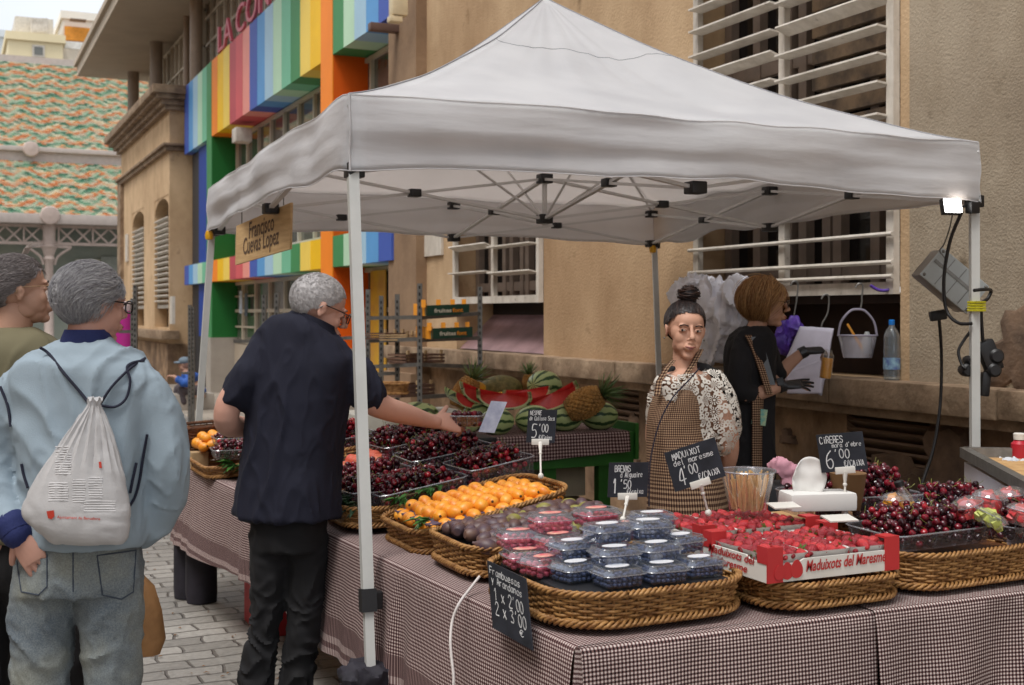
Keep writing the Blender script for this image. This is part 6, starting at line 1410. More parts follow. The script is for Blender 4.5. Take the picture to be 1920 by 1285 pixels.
mb.build('towel_ribs', M('towel_white', (196, 194, 194), .8), BG)

# ---------------- man in the olive T-shirt, far left
S2 = 4.0; skin2 = skinm('tan', (190, 138, 112), (168, 112, 90)); T = person('man in an olive T-shirt and glasses, cut off by the left edge of the view', 10, S2)
H2 = headframe(at(36, 545, S2), 62, -6); body = MB(); limb(body, [at(28, 585, S2, .062), at(20, 620, S2, .068), at(10, 660, S2, .08)]); loftrings(body, ringsat([(8, 640, 60, .08), (5, 700, 100, .10), (5, 900, 90, .11), (5, 1050, 90, .12)], S2, 20))
limb(body, [at(88, 700, S2, .05), at(110, 860, S2, .04), at(120, 960, S2 + .1, .034)]); limb(body, [at(-90, 700, S2, .05), at(-115, 860, S2, .04), at(-120, 980, S2, .034)])
legs(body, [[(-30, 1040, S2, .08), (-30, 1250, S2, .06), (-30, 1480, S2, .045)], [(60, 1040, S2, .08), (120, 1250, S2, .06), (140, 1480, S2, .045)]])
hn = hand(at(122, 970, S2 + .1), V((.1, .1, -1)), CR, 1, (30, 32, 34, 36)); hn2 = hand(at(-120, 985, S2), V((.05, .1, -1)), -CR, 1, (30, 32, 34, 36)); join(remesh(body, .012, 4), remesh(head_shape(H2, 1.0), .0038, 6), hn, hn2).build('body', skin2, T)
face_parts(T, H2, brow=(90, 84, 80)); glasses(T, H2, 1, (150, 120, 84), .0016)
mb = MB(); loftrings(mb, ringsat([(20, 612, 44, .07), (14, 626, 78, .09), (8, 642, 104, .11), (5, 680, 122, .125), (5, 800, 110, .13), (5, 900, 104, .14), (5, 1010, 104, .145)], S2, 14)); limb(mb, [at(92, 680, S2, .068), at(108, 760, S2, .064), at(114, 820, S2, .058)]); limb(mb, [at(-82, 680, S2, .068), at(-104, 760, S2, .064), at(-112, 820, S2, .058)])
mb = wrinkle(remesh(mb, .010, 4), .006, 8); mb.build('t_shirt', M('olive_jersey', (112, 106, 84), .9, var=.08, vs=3, spec=.15), T)
mb = MB(); loftrings(mb, ringsat([(5, 990, 92, .12), (8, 1060, 96, .125), (12, 1100, 90, .11)], S2, 10)); legs(mb, [[(-30, 1070, S2, .09), (-28, 1200, S2, .085), (-30, 1480, S2, .07)], [(45, 1075, S2, .09), (98, 1180, S2, .082), (130, 1300, S2, .074), (142, 1480, S2, .068)]])
wrinkle(remesh(mb, .011, 4), .007, 9).build('trousers', M('black_trousers', (16, 15, 18), .85, var=.2, vs=5), T)
hair(T, H2, 1.0, hairm('grey', (122, 114, 112), (104, 96, 96), (144, 136, 134)), .062, .004, -.075, 4200, .034, .0009, lambda p, d: (.1, -.7, -.3 + .3 * math.sin(p.x * 90)), lift=.35, seed=5, extra=.002, curl=.1)
mb = MB(); r = random.Random(9)
for k in range(40):
    a = r.uniform(-1, 1); p0 = H2 @ V((.02 * a, .02 + .02 * r.random(), .118)); mb.tube([p0, p0 + UP * .02 + CR * .01, p0 + UP * (.025 + .02 * r.random()) + CR * (.02 + .04 * r.random())], [.0009, .0007, .0003], 3)
mb.build('flyaway_hair', M('hair_pale', (170, 158, 150), .6), T)
for x in (-30, 140): shoe(T, W(x, 1400, S2 + .3), W(x, 1400, S2 - .05), M('black_leather', (20, 18, 20), .5))
mb = MB(); q = at(262, 1090, 4.25); prof = [(-.02, 0, .02), (0, -.06, .05), (.0, -.14, .075), (.005, -.24, .085), (.0, -.29, .07)]; rg = []
for ox, oz, w_ in prof: rg.append([W(262, 1080, 4.25) + CR * (ox + w_ * math.cos(a)) + CF * .05 * math.sin(a) * (1 if oz else .3) + UP * (oz + .02) for a in [6.283 * k / 24 for k in range(24)]])
mb.rings(rg); wrinkle(mb, .006, 22, (1, 1, 1), 4); tag(mb.build('paper_bag', M('kraft_paper', (150, 108, 66), .75, var=.12, vs=12, bump=.3, bs=30)), 'crumpled brown paper bag hanging low behind the faded jeans', 'bag')

# ---------------- man in the dark polo shirt reaching for cherries
S3 = 4.58; skin3 = skinm('rosy', (204, 148, 124), (180, 118, 96)); T = person('grey-cropped man in a navy polo shirt reaching over the stall for cherries', 535, S3)
H3 = headframe(at(598, 578, S3), 66, 20); body = MB()
limb(body, [at(588, 610, S3, .058), at(576, 640, S3 - .02, .064), at(568, 675, S3, .075)]); loftrings(body, ringsat([(575, 645, 50, .08), (565, 700, 80, .09), (552, 800, 88, .12), (540, 940, 66, .09), (540, 990, 50, .08)], S3, 30))
RA = [at(628, 682, S3 - .02, .048), at(690, 745, S3 - .02, .054), at(722, 765, S3 + .02, .047), at(762, 777, S3 + .1, .041), at(800, 788, S3 + .18, .031), at(818, 792, S3 + .21, .028)]
limb(body, RA); LAm = [at(494, 690, S3, .045), at(436, 745, S3 - .03, .050), at(425, 792, S3 - .02, .047), at(448, 800, S3 + .12, .042), at(480, 800, S3 + .28, .032), at(500, 795, S3 + .38, .027)]; limb(body, LAm)
legs(body, [[(508, 1010, S3, .055), (500, 1140, S3, .045), (482, 1340, S3, .036)], [(568, 1010, S3, .055), (570, 1140, S3, .045), (556, 1345, S3 - .0, .036)]])
hn = hand(at(816, 791, S3 + .21), W(866, 793, S3 + .25) - W(812, 790, S3 + .2), (UP * .45 - CF * .85), -1, (24, 28, 32, 36), 1.08, .75, 14, .02); hn2 = hand(at(500, 795, S3 + .38), CF + CR * .5 - UP * .1, UP, 1, (30, 30, 34, 36))
join(remesh(body, .0085, 3), remesh(head_shape(H3, 1.09), .0036, 6), hn, hn2).build('body', skin3, T)
face_parts(T, H3, 1.09, brow=(120, 110, 104)); glasses(T, H3, 1.09, (40, 26, 24), .0022)
mb = MB(); loftrings(mb, ringsat([(582, 604, 44, .075), (577, 618, 72, .095), (571, 640, 92, .115), (567, 676, 110, .135), (560, 730, 108, .14), (552, 790, 101, .14), (544, 860, 100, .145), (538, 930, 104, .15), (536, 968, 106, .15)], S3, 28))
limb(mb, [at(628, 668, S3, .072), at(660, 698, S3 - .02, .076), at(692, 738, S3 - .02, .072)], 4, 18); limb(mb, [at(494, 676, S3, .066), at(468, 704, S3 - .02, .070), at(446, 745, S3 - .03, .062)], 4, 18)
shear(mb, at(582, 610, S3), 66, .46, W(0, 680, S3).z, W(0, 615, S3).z); ps = remesh(mb, .008, 4); wrinkle(ps, .012, 5.5, (1, 1, .4), 12); wrinkle(ps, .004, 14, (1, 1, .5), 2); ps.build('polo_shirt', M('navy_pique', (30, 31, 44), .85, var=.1, vs=4, bump=.2, bs=400, spec=.25), T)
mb = MB(); loftrings(mb, ringsat([(589, 596, 42, .066, -.01), (584, 606, 47, .072, -.005), (579, 620, 56, .08)], S3, 30), 4); shear(mb, at(582, 610, S3), 66, .46, W(0, 680, S3).z, W(0, 615, S3).z); mb.build('polo_collar', MATS['navy_pique'], T)
mb = MB(); loftrings(mb, ringsat([(540, 940, 70, .12), (541, 985, 72, .125), (540, 1030, 70, .115)], S3, 24)); legs(mb, [[(508, 1000, S3, .085), (505, 1090, S3, .070), (496, 1180, S3, .056), (486, 1240, S3, .060), (480, 1268, S3, .064), (478, 1330, S3, .066)], [(573, 1000, S3, .085), (575, 1090, S3, .072), (568, 1180, S3, .062), (560, 1250, S3, .062), (556, 1300, S3, .064), (555, 1338, S3, .066)]])
ps = remesh(mb, .009, 3); wrinkle(ps, .008, 10, (1, 1, 1.2), 12, mask=lambda p: .5 + 1.2 * sm((.75 - p.z) / .5)); ps.build('trousers', MATS['black_trousers'], T)
gm = M('grey_suede', (112, 112, 104), .9, var=.12, vs=9)
shoe(T, W(500, 1300, S3 + .3), W(478, 1300, S3 - .08), gm, 1.05); shoe(T, W(585, 1300, S3 + .28), W(556, 1300, S3 - .1), gm, 1.05)
hair(T, H3, 1.09, hairm('cropped', (172, 168, 168), (156, 151, 150), (186, 182, 180)), .066, -.004, -.070, 4600, .008, .0009, lambda p, d: (.1, .5, -.4), lift=.9, seed=7, extra=-.001, seg=2)
# cherries held in the hand
c = at(876, 786, S3 + .27); tray('small punnet of cherries held out in the hand of the man in the polo shirt', c.x, c.y, c.z - .03, .13, .10, .045, R(-24), 0)
n0 = len(CH); hh = T4((c.x, c.y, c.z - .026), 0, 0, R(-24)); r = random.Random(5)
for k in range(64):
    l = k // 24; p = V((-.048 + .019 * (k % 6) + r.uniform(-.003, .003), -.032 + .02 * ((k // 6) % 4) + r.uniform(-.003, .003), .012 + l * .017 + r.uniform(-.002, .004))); o = bpy.data.objects.new('cherry', ch_mesh[r.choice([0, 0, 2, 2, 3, 4])]); COL.objects.link(o); o.location = hh @ p; o.rotation_euler = (r.uniform(-1, 1), r.uniform(-1, 1), r.uniform(0, 6))
    tag(o, 'cherry in the small punnet held by the man in the polo shirt', 'cherry', 'cherries in the held punnet')

# ---------------- woman in white lace and checked apron
S4 = 4.75; skin4 = skinm('olive', (208, 150, 120), (190, 130, 100)); T = person('woman with dark hair in a bun, white lace top and checked apron, glancing sideways', 1290, S4)
H4 = headframe(at(1285, 619, S4), 172, 2, -4); body = MB(); limb(body, [at(1284, 655, S4, .046), at(1284, 690, S4, .050), at(1286, 715, S4, .06)])
loftrings(body, ringsat([(1288, 696, 40, .06), (1292, 724, 56, .07), (1290, 780, 54, .08), (1286, 840, 46, .075), (1290, 920, 50, .08), (1290, 1010, 50, .08)], S4, 158))
limb(body, [at(1242, 738, S4, .036), at(1226, 820, S4 + .08, .036), at(1250, 880, S4 + .16, .028)]); limb(body, [at(1340, 742, S4, .036), at(1366, 810, S4, .038), at(1366, 865, S4 + .03, .033), at(1345, 915, S4 + .14, .026)])
legs(body, [[(1265, 1000, S4, .07), (1262, 1150, S4, .05), (1260, 1310, S4, .04)], [(1318, 1000, S4, .07), (1318, 1150, S4, .05), (1320, 1310, S4, .04)]])
hn = hand(at(1345, 917, S4 + .14), -CR * .6 + CF * .4 - UP * .4, -UP, 1, (20, 22, 24, 26), .9); hn2 = hand(at(1252, 884, S4 + .16), CR * .6 + CF * .2 - UP * .2, UP, 1, (20, 22, 24, 26), .9)
join(remesh(body, .009, 3), remesh(head_shape(H4, .98, True, .8), .003, 8), hn, hn2).build('body', skin4, T)
face_parts(T, H4, .98, lips=(150, 76, 66), brow=(34, 24, 22), look=.9, browr=.0026, lipw=.021)
dark = hairm('dark', (34, 24, 24), (22, 16, 18), (58, 38, 30)); hair(T, H4, .98, dark, .070, .010, -.075, 2200, .05, .0012, lambda p, d: (0, -.5, .9), lift=.1, seed=11, extra=.001)
mb = MB(); c = at(1291, 553, S4 + .02); rr = random.Random(4); mb.k = 0; mb.ell(c, (.040, .040, .032), u=16, v=12)
for k in range(260):
    a, e_ = rr.uniform(0, 6.28), rr.uniform(-1.2, 1.4); P = []
    for q in range(6):
        aa = a + q * .28; P.append(c + V((math.cos(aa) * math.cos(e_), math.sin(aa) * math.cos(e_), math.sin(e_) * .8 + .06 * math.sin(q + k))) * (.041 + .005 * math.sin(k * 1.7)))
    mb.k = rr.choice([0, 1, 2, 2]) ; mb.tube(P, [.002, .0026, .0026, .0026, .002, .0008], 3, cap=False)
mb.build('hair_bun', dark, T, sharp=180)
# blouse of crochet lace
m, t, b = newmat('white_lace'); tc = nd(t, 'TexCoord'); vo = nd(t, 'TexVoronoi', Scale=21.0); vo.inputs['Randomness'].default_value = .55; mp = nd(t, 'Mapping'); mp.inputs['Rotation'].default_value = (0, 0, YAW); mp.inputs['Scale'].default_value = (1, .15, 1); t.links.new(tc.outputs['Object'], mp.inputs[0]); t.links.new(mp.outputs[0], vo.inputs['Vector'])
vsub = nd(t, 'VectorMath'); vsub.operation = 'SUBTRACT'; t.links.new(mp.outputs[0], vsub.inputs[0]); vdiv = nd(t, 'VectorMath'); vdiv.operation = 'SCALE'; vdiv.inputs['Scale'].default_value = 1.0; t.links.new(vo.outputs['Position'], vdiv.inputs[0]); t.links.new(vdiv.outputs[0], vsub.inputs[1])
sx = nd(t, 'SeparateXYZ'); t.links.new(vsub.outputs[0], sx.inputs[0]); ang = mth(t, 'ARCTAN2', sx.outputs['Z'], sx.outputs['X']); dist = vo.outputs['Distance']
pet = mth(t, 'GREATER_THAN', mth(t, 'SINE', mth(t, 'MULTIPLY', ang, 12.0)), -.1); ring1 = mth(t, 'LESS_THAN', dist, .10); inr = mth(t, 'GREATER_THAN', dist, .17); outr = mth(t, 'LESS_THAN', dist, .40)
v2 = nd(t, 'TexVoronoi', Scale=62.0); t.links.new(mp.outputs[0], v2.inputs['Vector']); net = mth(t, 'MULTIPLY', mth(t, 'GREATER_THAN', v2.outputs['Distance'], .22), mth(t, 'LESS_THAN', v2.outputs['Distance'], .58))
pmask = mth(t, 'MULTIPLY', mth(t, 'MULTIPLY', pet, inr), outr); rim = mth(t, 'MULTIPLY', mth(t, 'GREATER_THAN', dist, .40), net); al = mth(t, 'MAXIMUM', mth(t, 'MAXIMUM', pmask, ring1), rim)
b.inputs['Base Color'].default_value = lin(206, 200, 190); b.inputs['Roughness'].default_value = .9; t.links.new(al, b.inputs['Alpha'])
mb = MB(); loftrings(mb, ringsat([(1290, 700, 50, .075), (1294, 716, 72, .09), (1296, 740, 72, .095), (1294, 790, 62, .095), (1290, 830, 56, .095)], S4, 158))
limb(mb, [at(1334, 716, S4 - .01, .062), at(1352, 760, S4 - .01, .070), at(1356, 800, S4, .072), at(1354, 826, S4, .060)], 4, 20); limb(mb, [at(1246, 722, S4, .046), at(1232, 762, S4 + .03, .046), at(1230, 800, S4 + .06, .042)])
lc = remesh(mb, .008, 4); wrinkle(lc, .006, 9, (1, 1, .45), 4); lc.build('lace_top', m, T)
mb2 = MB(); loftrings(mb2, ringsat([(1292, 712, 58, .072), (1292, 745, 66, .088), (1290, 830, 55, .09), (1291, 930, 64, .105), (1291, 1010, 70, .11)], S4, 158)); mb2.build('under_top', M('camel_under_top', (126, 92, 72), .85, var=.08), T)
ag = MB(); rgs = spline([(1262, 728, 22, .104), (1260, 760, 36, .110), (1256, 800, 38, .110), (1262, 850, 44, .112), (1272, 910, 54, .12), (1278, 1010, 62, .13)], 6); L0 = 0
nr = len(rgs) - 1
def apr(u, v):
    i = min(int(v * nr), nr - 1); f = v * nr - i; q = [lerp(a, c, f) for a, c in zip(rgs[i], rgs[i + 1])]; a = R(lerp(196, 344, u)) ; c = W(q[0] + 12, q[1], S4); w_ = (q[2] + 22) * S4 / F
    fo = .005 * math.sin(u * 16 + v * 5) + .006 * nz((u * 5, v * 6, 2)); return c + CR * (w_ * math.cos(a)) * -1 + CF * ((q[3] + .006 + fo) * math.sin(a))
ag.grid(apr, 40, 40, lambda u, v: (u * .46, v * .58)); ag.build('apron', ging_apron, T)
mb = MB()
for pa in ([(1232, 742), (1236, 715), (1250, 690), (1262, 676)], [(1262, 738), (1280, 712), (1298, 686), (1310, 664), (1314, 655)]):
    P = [W(x, y, S4 - .10 + .05 * (i / 3)) for i, (x, y) in enumerate(pa)]
    for i in range(len(P) - 1):
        s_ = CR * .012; b0 = len(mb.v); mb.v += [P[i] - s_, P[i] + s_, P[i + 1] + s_, P[i + 1] - s_]; mb.face((b0, b0 + 1, b0 + 2, b0 + 3), [(0, i * .05), (.024, i * .05), (.024, i * .05 + .05), (0, i * .05 + .05)])
mb.build('apron_strap', ging_apron, T, smooth=False)
mb = MB(); mb.tube(spline([tuple(W(x, y, S4 - .118)) for x, y in ((1312, 690), (1290, 715), (1262, 745), (1240, 785), (1226, 830), (1218, 880), (1217, 950))], 4), .0028, 5); mb.build('shoulder_cord', cordm, T)
mb = MB(); rr = random.Random(2); limb(mb, [at(1252, 712, S4 - .02, .018), at(1262, 694, S4 - .02, .016)], 3); limb(mb, [at(1308, 690, S4 - .0, .024), at(1322, 696, S4 + .01, .03), at(1338, 706, S4 + .01, .026)], 3); mb.build('dark_strap', MATS['black_trousers'], T)
mb = MB(); legs(mb, [[(1265, 1000, S4, .085), (1262, 1150, S4, .07), (1260, 1310, S4, .06)], [(1318, 1000, S4, .085), (1318, 1150, S4, .07), (1320, 1310, S4, .06)]]); mb.build('trousers', MATS['black_trousers'], T)
mb = MB(); 
for x in (-1, 1): q = H4 @ V((x * .080, -.004, -.036)); mb.ell(q, .004, u=8, v=6)
mb.build('earrings', steel, T)

# ---------------- woman in black cardigan squeezing juice
S5 = 6.2; skin5 = skinm('fair', (196, 142, 114), (172, 116, 92)); T = person('woman with shoulder-length auburn hair, black cardigan and black gloves, facing the ledge', 1415, S5)
H5 = headframe(at(1436, 566, S5), 98, 6); body = MB(); limb(body, [at(1424, 600, S5, .046), at(1415, 625, S5, .05), at(1412, 650, S5, .06)]); loftrings(body, ringsat([(1412, 625, 36, .07), (1408, 660, 44, .1), (1405, 740, 42, .1), (1405, 850, 36, .08), (1405, 880, 30, .07)], S5, 70))
limb(body, [at(1400, 640, S5 - .06, .045), at(1392, 735, S5 - .14, .040), at(1430, 736, S5 - .12, .034), at(1466, 724, S5 - .08, .026)]); limb(body, [at(1430, 645, S5 + .1, .045), at(1452, 705, S5 + .14, .040), at(1480, 682, S5 + .14, .034), at(1506, 660, S5 + .12, .026)])
legs(body, [[(1392, 890, S5, .06), (1392, 1060, S5, .05), (1392, 1215, S5, .04)], [(1424, 890, S5 + .05, .06), (1426, 1060, S5 + .05, .05), (1426, 1215, S5 + .05, .04)]])
h1 = lambda s: hand(at(1466, 724, S5 - .08), CR + UP * .12 + CF * .1, UP - CF * .5, -1, (4, 6, 8, 14), s, .45, 10, .12); h2 = lambda s: hand(at(1508, 659, S5 + .12), CR + UP * .08, UP - CF * .3, -1, (40, 42, 44, 46), s, .6, 10)
join(remesh(body, .0095, 3), remesh(head_shape(H5, 1.06, True, .9), .0036, 5), h1(.93), h2(.93)).build('body', skin5, T)
gl = M('black_nitrile', (26, 25, 30), .35, var=.1, spec=.5)
for h, w0, w1 in ((h1(1.02), at(1460, 726, S5 - .085), at(1472, 723, S5 - .08)), (h2(1.02), at(1500, 664, S5 + .12), at(1512, 658, S5 + .12))):
    c_ = MB(); limb(c_, [(w0, .031), (w1, .030)], 3, 14, False); join(h, c_).build('glove', gl, T)
mb = MB(); q = at(1463, 716, S5 - .115); mb.box(-.017, .017, -.005, .005, -.02, .02, T4(q, R(-20), R(-10), -YAW), bev=.003); mb.tube([at(1464, 724, S5 - .083) + (UP * .031 * math.cos(a) + CF * .031 * math.sin(a)) for a in [6.283 * k / 16 for k in range(16)]], .007, 6, closed=True); mb.build('wristwatch', blackp, T)
face_parts(T, H5, 1.06, lips=(160, 84, 78), brow=(96, 66, 44)); glasses(T, H5, 1.06, (34, 26, 26), .0024)
mb = MB(); loftrings(mb, ringsat([(1412, 612, 30, .06), (1410, 626, 48, .085), (1407, 650, 52, .115), (1404, 720, 48, .125), (1402, 800, 50, .13), (1402, 888, 54, .135)], S5, 66)); limb(mb, [at(1398, 640, S5 - .05, .062), at(1388, 690, S5 - .12, .06), at(1390, 730, S5 - .14, .056), at(1410, 738, S5 - .13, .048)]); limb(mb, [at(1432, 645, S5 + .08, .06), at(1450, 690, S5 + .14, .054), at(1462, 698, S5 + .14, .046)])
wrinkle(remesh(mb, .009, 3), .005, 10, (1, 1, .5)).build('cardigan', M('black_knit', (20, 19, 23), .9, var=.15, vs=5), T)
mb = MB()
def apr2(u, v):
    q = W(lerp(1405, 1438, v ** .5 if v < .2 else .45 + .55 * 0) if False else lerp(1420, 1432, min(1, v * 3)), lerp(618, 892, v), S5); a = R(lerp(10, 100, u)); rr_ = lerp(.07, .128, sm(v * 3.5)) + .004 * math.sin(u * 14 + v * 6)
    return W(1405, lerp(622, 892, v), S5) + CR * (rr_ * math.cos(a - 1.15) * .9) - CF * (rr_ * math.sin(a - 1.15) + .0)
for x0, x1, y0, y1, dd in ((1410, 1450, 735, 884, -.168),):
    mb.grid(lambda u, v: W(lerp(x0, x1 - 2 * math.sin(v * 3), u), lerp(y0, y1, v), S5 + dd + .14 * sm((u - .2) * 1.1) + .006 * math.sin(u * 12)), 10, 16, lambda u, v: (u * .12, v * .36))
mb.grid(lambda u, v: W(lerp(1402, 1443, v ** .8) + (u - .5) * 13, lerp(628, 740, v), S5 - .138 + .02 * u - .03 * v), 3, 10, lambda u, v: (u * .034, v * .3)); mb.build('apron', ging_apron, T)
mb = MB(); mb.grid(lambda u, v: W(lerp(1410, 1436, v) + (u - .5) * 20 + 8, lerp(632, 722, v), S5 - .128), 3, 8); mb.build('grey_top', M('grey_jersey', (118, 124, 130), .9), T)
au = hairm('auburn', (184, 140, 92), (150, 104, 64), (204, 164, 112), (120, 80, 50))
hair(T, H5, 1.06, au, .076, .040, -.075, 4200, .215, .0015, lambda p, d: (.12 * math.copysign(1, p.x), (-.75 if p.y > .02 else -.12), -1.0), lift=.19, seed=13, extra=.001, curl=.03, seg=8)
mb = MB(); legs(mb, [[(1392, 880, S5, .085), (1392, 1060, S5, .065), (1392, 1215, S5, .06)], [(1424, 880, S5 + .05, .085), (1426, 1060, S5 + .05, .065), (1426, 1215, S5 + .05, .06)]]); mb.build('trousers', MATS['black_trousers'], T)
mb = MB(); mb.box(-.035, .035, -.003, .003, -.04, .04, T4(at(1424, 782, S5 - .15), 0, R(8), -YAW)); mb.build('badge', M('turquoise_badge', (104, 170, 160), .4, vs=60, col2=(190, 200, 150)), T, smooth=False)
q = at(1547, 684, S5 + .06); mb = MB(); mb.lathe(q - UP * .07, [(.024, 0), (.028, .004), (.028, .10), (.026, .105)], 18, RM(R(4), R(6))); b_ = thing('juice_bottle', 'small clear bottle of orange juice held in the black gloved hands', 'bottle', tuple(q)); mb.build('juice', M('orange_juice', (222, 158, 24), .35, vs=20, col2=(206, 138, 16)), b_)
mb = MB(); mb.lathe(q - UP * .072, [(.029, 0), (.031, .004), (.031, .12), (.020, .135), (.018, .15)], 18, RM(R(4), R(6))); mb.build('bottle_glass', clear('bottle_clear', (.93, .93, .93), .06, .4, .05), b_)

# ---------------- man sitting at the foot of the wall far down the street
S6 = 20.0; k6 = S6 / F; T = person('man in blue jacket and grey cap sitting against the wall far down the street', 355, S6); H6 = headframe(at(346, 684, S6), -80, 6); body = MB()
LP = [at(348, 695, S6, .06), at(352, 702, S6, .07)]; limb(body, LP); loftrings(body, ringsat([(354, 700, 10, .12), (360, 712, 16, .14), (366, 732, 14, .13), (370, 745, 16, .15)], S6, -80), 3, 20)
limb(body, [at(360, 708, S6 - .1, .06), at(350, 722, S6 - .2, .05), at(326, 706, S6 - .2, .035)]); legs(body, [[(368, 724, S6 - .1, .09), (345, 728, S6 - .1, .075), (341, 742, S6 - .1, .06), (344, 755, S6 - .1, .05)], [(368, 724, S6 + .15, .09), (338, 726, S6 + .15, .075), (334, 742, S6 + .15, .06), (334, 755, S6 + .15, .05)]])
join(remesh(body, .02, 2), remesh(head_shape(H6, 1), .008, 1), hand(at(326, 706, S6 - .2), -CR + UP * .1, UP, 1, (40, 40, 40, 40), 1, vox=.004)).build('body', skin2, T)
mb = MB(); loftrings(mb, ringsat([(352, 697, 8, .09), (358, 704, 15, .15), (364, 722, 15, .16), (368, 736, 15, .17)], S6, -80), 3, 20); limb(mb, [at(360, 707, S6 - .14, .09), at(350, 719, S6 - .2, .08), at(334, 712, S6 - .22, .06)]); wrinkle(remesh(mb, .02, 2), .01, 6).build('jacket', M('royal_blue_jacket', (34, 82, 160), .7, var=.15, vs=4), T)
mb = MB(); legs(mb, [[(370, 730, S6 - .1, .11), (345, 730, S6 - .1, .09), (341, 742, S6 - .1, .075), (344, 754, S6 - .1, .07)], [(370, 730, S6 + .15, .11), (338, 728, S6 + .15, .09), (334, 742, S6 + .15, .075), (334, 754, S6 + .15, .07)]]); remesh(mb, .02, 2).build('trousers', M('grey_trousers', (76, 68, 72), .85, var=.1), T)
mb = MB(); mb.ell(H6 @ V((0, -.01, .06)), (.1, .1, .07), u=16, v=10); mb.ell(H6 @ V((0, .08, .045)), (.1, .1, .02), u=14, v=8); mb.build('cap', M('grey_cap', (104, 118, 130), .8), T)
mb = MB(); q = at(358, 735, S6 + .1); mb.box(q.x - .3, q.x + .35, q.y - .2, q.y + .3, 0, q.z - .02, bev=.02); tag(mb.build('low_block', M('grey_base', (158, 150, 140), .85)), 'low grey block under the sitting man in the blue jacket', 'block')
for x in (336, 345): shoe(T, W(x - 12, 755, S6), W(x + 2, 755, S6), MATS['black_leather'])
# ================================================================ SMALL THINGS OF THE STALL AND STREET
def cable(label, pts, r=.006, m_=None, name='cable'):
    mb = MB(); mb.tube(spline([tuple(p) for p in pts], 6), r, 7); return tag(mb.build(name, m_ or blackp, sharp=80), label, 'cable')
def B3(name, label, cat, mb, m_, **k): return tag(mb.build(name, m_, **k), label, cat)
# lamp and electrics at the right-hand pole
p = W(1786, 386, 5.42); Ld = thing('led_floodlight', 'small lit LED floodlight clamped under the right front corner of the canopy', 'floodlight', tuple(p)); Mx = T4(p, R(-14), 0, -YAW + R(12))
mb = MB(); mb.box(-.045, .045, -.0, .03, -.036, .036, Mx, bev=.004); mb.build('housing', blackp, Ld)
mb = MB(); mb.box(-.041, .041, -.006, -.0005, -.032, .032, Mx); mb.build('lit_panel', M('led_light', (255, 255, 250), .5, var=0, emit=(1, .98, .94, 1), es=6.0), Ld, smooth=False)
mb = MB(); mb.tube([W(1806, 388, 5.44), W(1815, 380, 5.45), W(1838, 380, 5.46)], .006, 6); mb.box(*(lambda q: (q.x - .02, q.x + .03, q.y - .02, q.y + .02, q.z - .02, q.z + .03))(W(1822, 392, 5.44)), bev=.004); mb.build('bracket', blackp, Ld)
c = W(1790, 535, 5.75); Mx = T4(c, 0, 0, -YAW) @ Euler((0, R(40), 0)).to_matrix().to_4x4(); EB = thing('fuse_box', 'slanting pale grey electrical box hanging beside the right front pole', 'electrical box', tuple(c))
mb = MB(); mb.box(-.16, .13, -.01, .01, -.07, .10, Mx, bev=.01); mb.build('lid', M('pale_grey_plastic', (176, 182, 182), .4, var=.04), EB)
mb = MB(); mb.box(-.155, .125, .012, .15, -.065, .095, Mx, bev=.012); mb.build('case', M('smoky_plastic', (138, 132, 126), .3, var=.05), EB)
mb = MB()
for x in (-.08, -.01, .06): mb.box(x, x + .004, -.012, -.0105, -.06, .09, Mx)
mb.box(-.15, .12, -.014, -.0105, .02, .035, Mx)
for x, z in ((-.145, -.055), (-.145, .085), (.115, -.055), (.115, .085)): mb.ell(Mx @ V((x, -.011, z)), .008, u=8, v=6)
mb.build('lid_seams', steel, EB)
mb = MB(); mb.tube(spline([tuple(W(*q)) for q in ((1786, 402, 5.44), (1780, 430, 5.5), (1770, 458, 5.62), (1762, 470, 5.7), (1770, 482, 5.72), (1776, 490, 5.72))], 5), .0035, 6); mb.build('suspension_hook', steel, EB)
cable('black cable running from the LED floodlight down in front of the electrical box', [W(1804, 396, 5.42), W(1782, 450, 5.5), (W(1770, 520, 5.55)), W(1774, 580, 5.56), W(1795, 605, 5.5), W(1822, 607, 5.44)], .008)
cable('thin black lead looping from the box to the plugs at the pole', [W(1822, 585, 5.6), W(1826, 610, 5.5), W(1806, 640, 5.5), W(1797, 660, 5.5), W(1804, 685, 5.48), W(1812, 692, 5.46)], .007)
cable('long black cable dropping down the plinth wall to the ground', [W(1760, 590, 6.0), W(1765, 660, 6.1), W(1764, 740, 6.1), W(1758, 800, 6.05), W(1748, 850, 6.0), W(1735, 890, 5.95), W(1722, 935, 5.9), W(1716, 1010, 5.9)], .008)
cable('black cable tied in a loop behind the right front pole', [W(1826, 545, 5.4), W(1845, 543, 5.42), W(1858, 545, 5.5), W(1852, 560, 5.5), W(1840, 575, 5.48), W(1843, 640, 5.5)], .008)
mb = MB(); q = W(1762, 589, 5.98); mb.box(-.05, .03, -.02, .02, -.03, .02, T4(q, 0, R(-10), -YAW), bev=.01); B3('plug', 'black plug where the long cable starts under the electrical box', 'plug', mb, blackp)
pc = W(1848, 680, 5.5); SK = thing('multi_socket', 'cluster of black multi-way sockets and plugs hanging behind the right front pole', 'sockets', tuple(pc))
for i, (x, y, r_) in enumerate(((1866, 668, .034), (1862, 694, .032), (1812, 694, .03), (1818, 676, .022))):
    mb = MB(); mb.lathe(W(x, y, 5.5), [(.01, -.05), (r_ * .8, -.045), (r_, -.02), (r_, .02), (r_ * .7, .03), (.004, .03)], 16, RM(R(90), 0, -YAW)); mb.build('socket_head', blackp, SK)
mb = MB(); mb.box(-.03, .05, -.03, .03, -.075, .07, T4(W(1850, 668, 5.51), 0, R(-22), -YAW), bev=.015); mb.box(-.02, .02, -.02, .02, -.09, .02, T4(W(1848, 706, 5.51), 0, R(5), -YAW), bev=.01); mb.build('socket_block', blackp, SK)
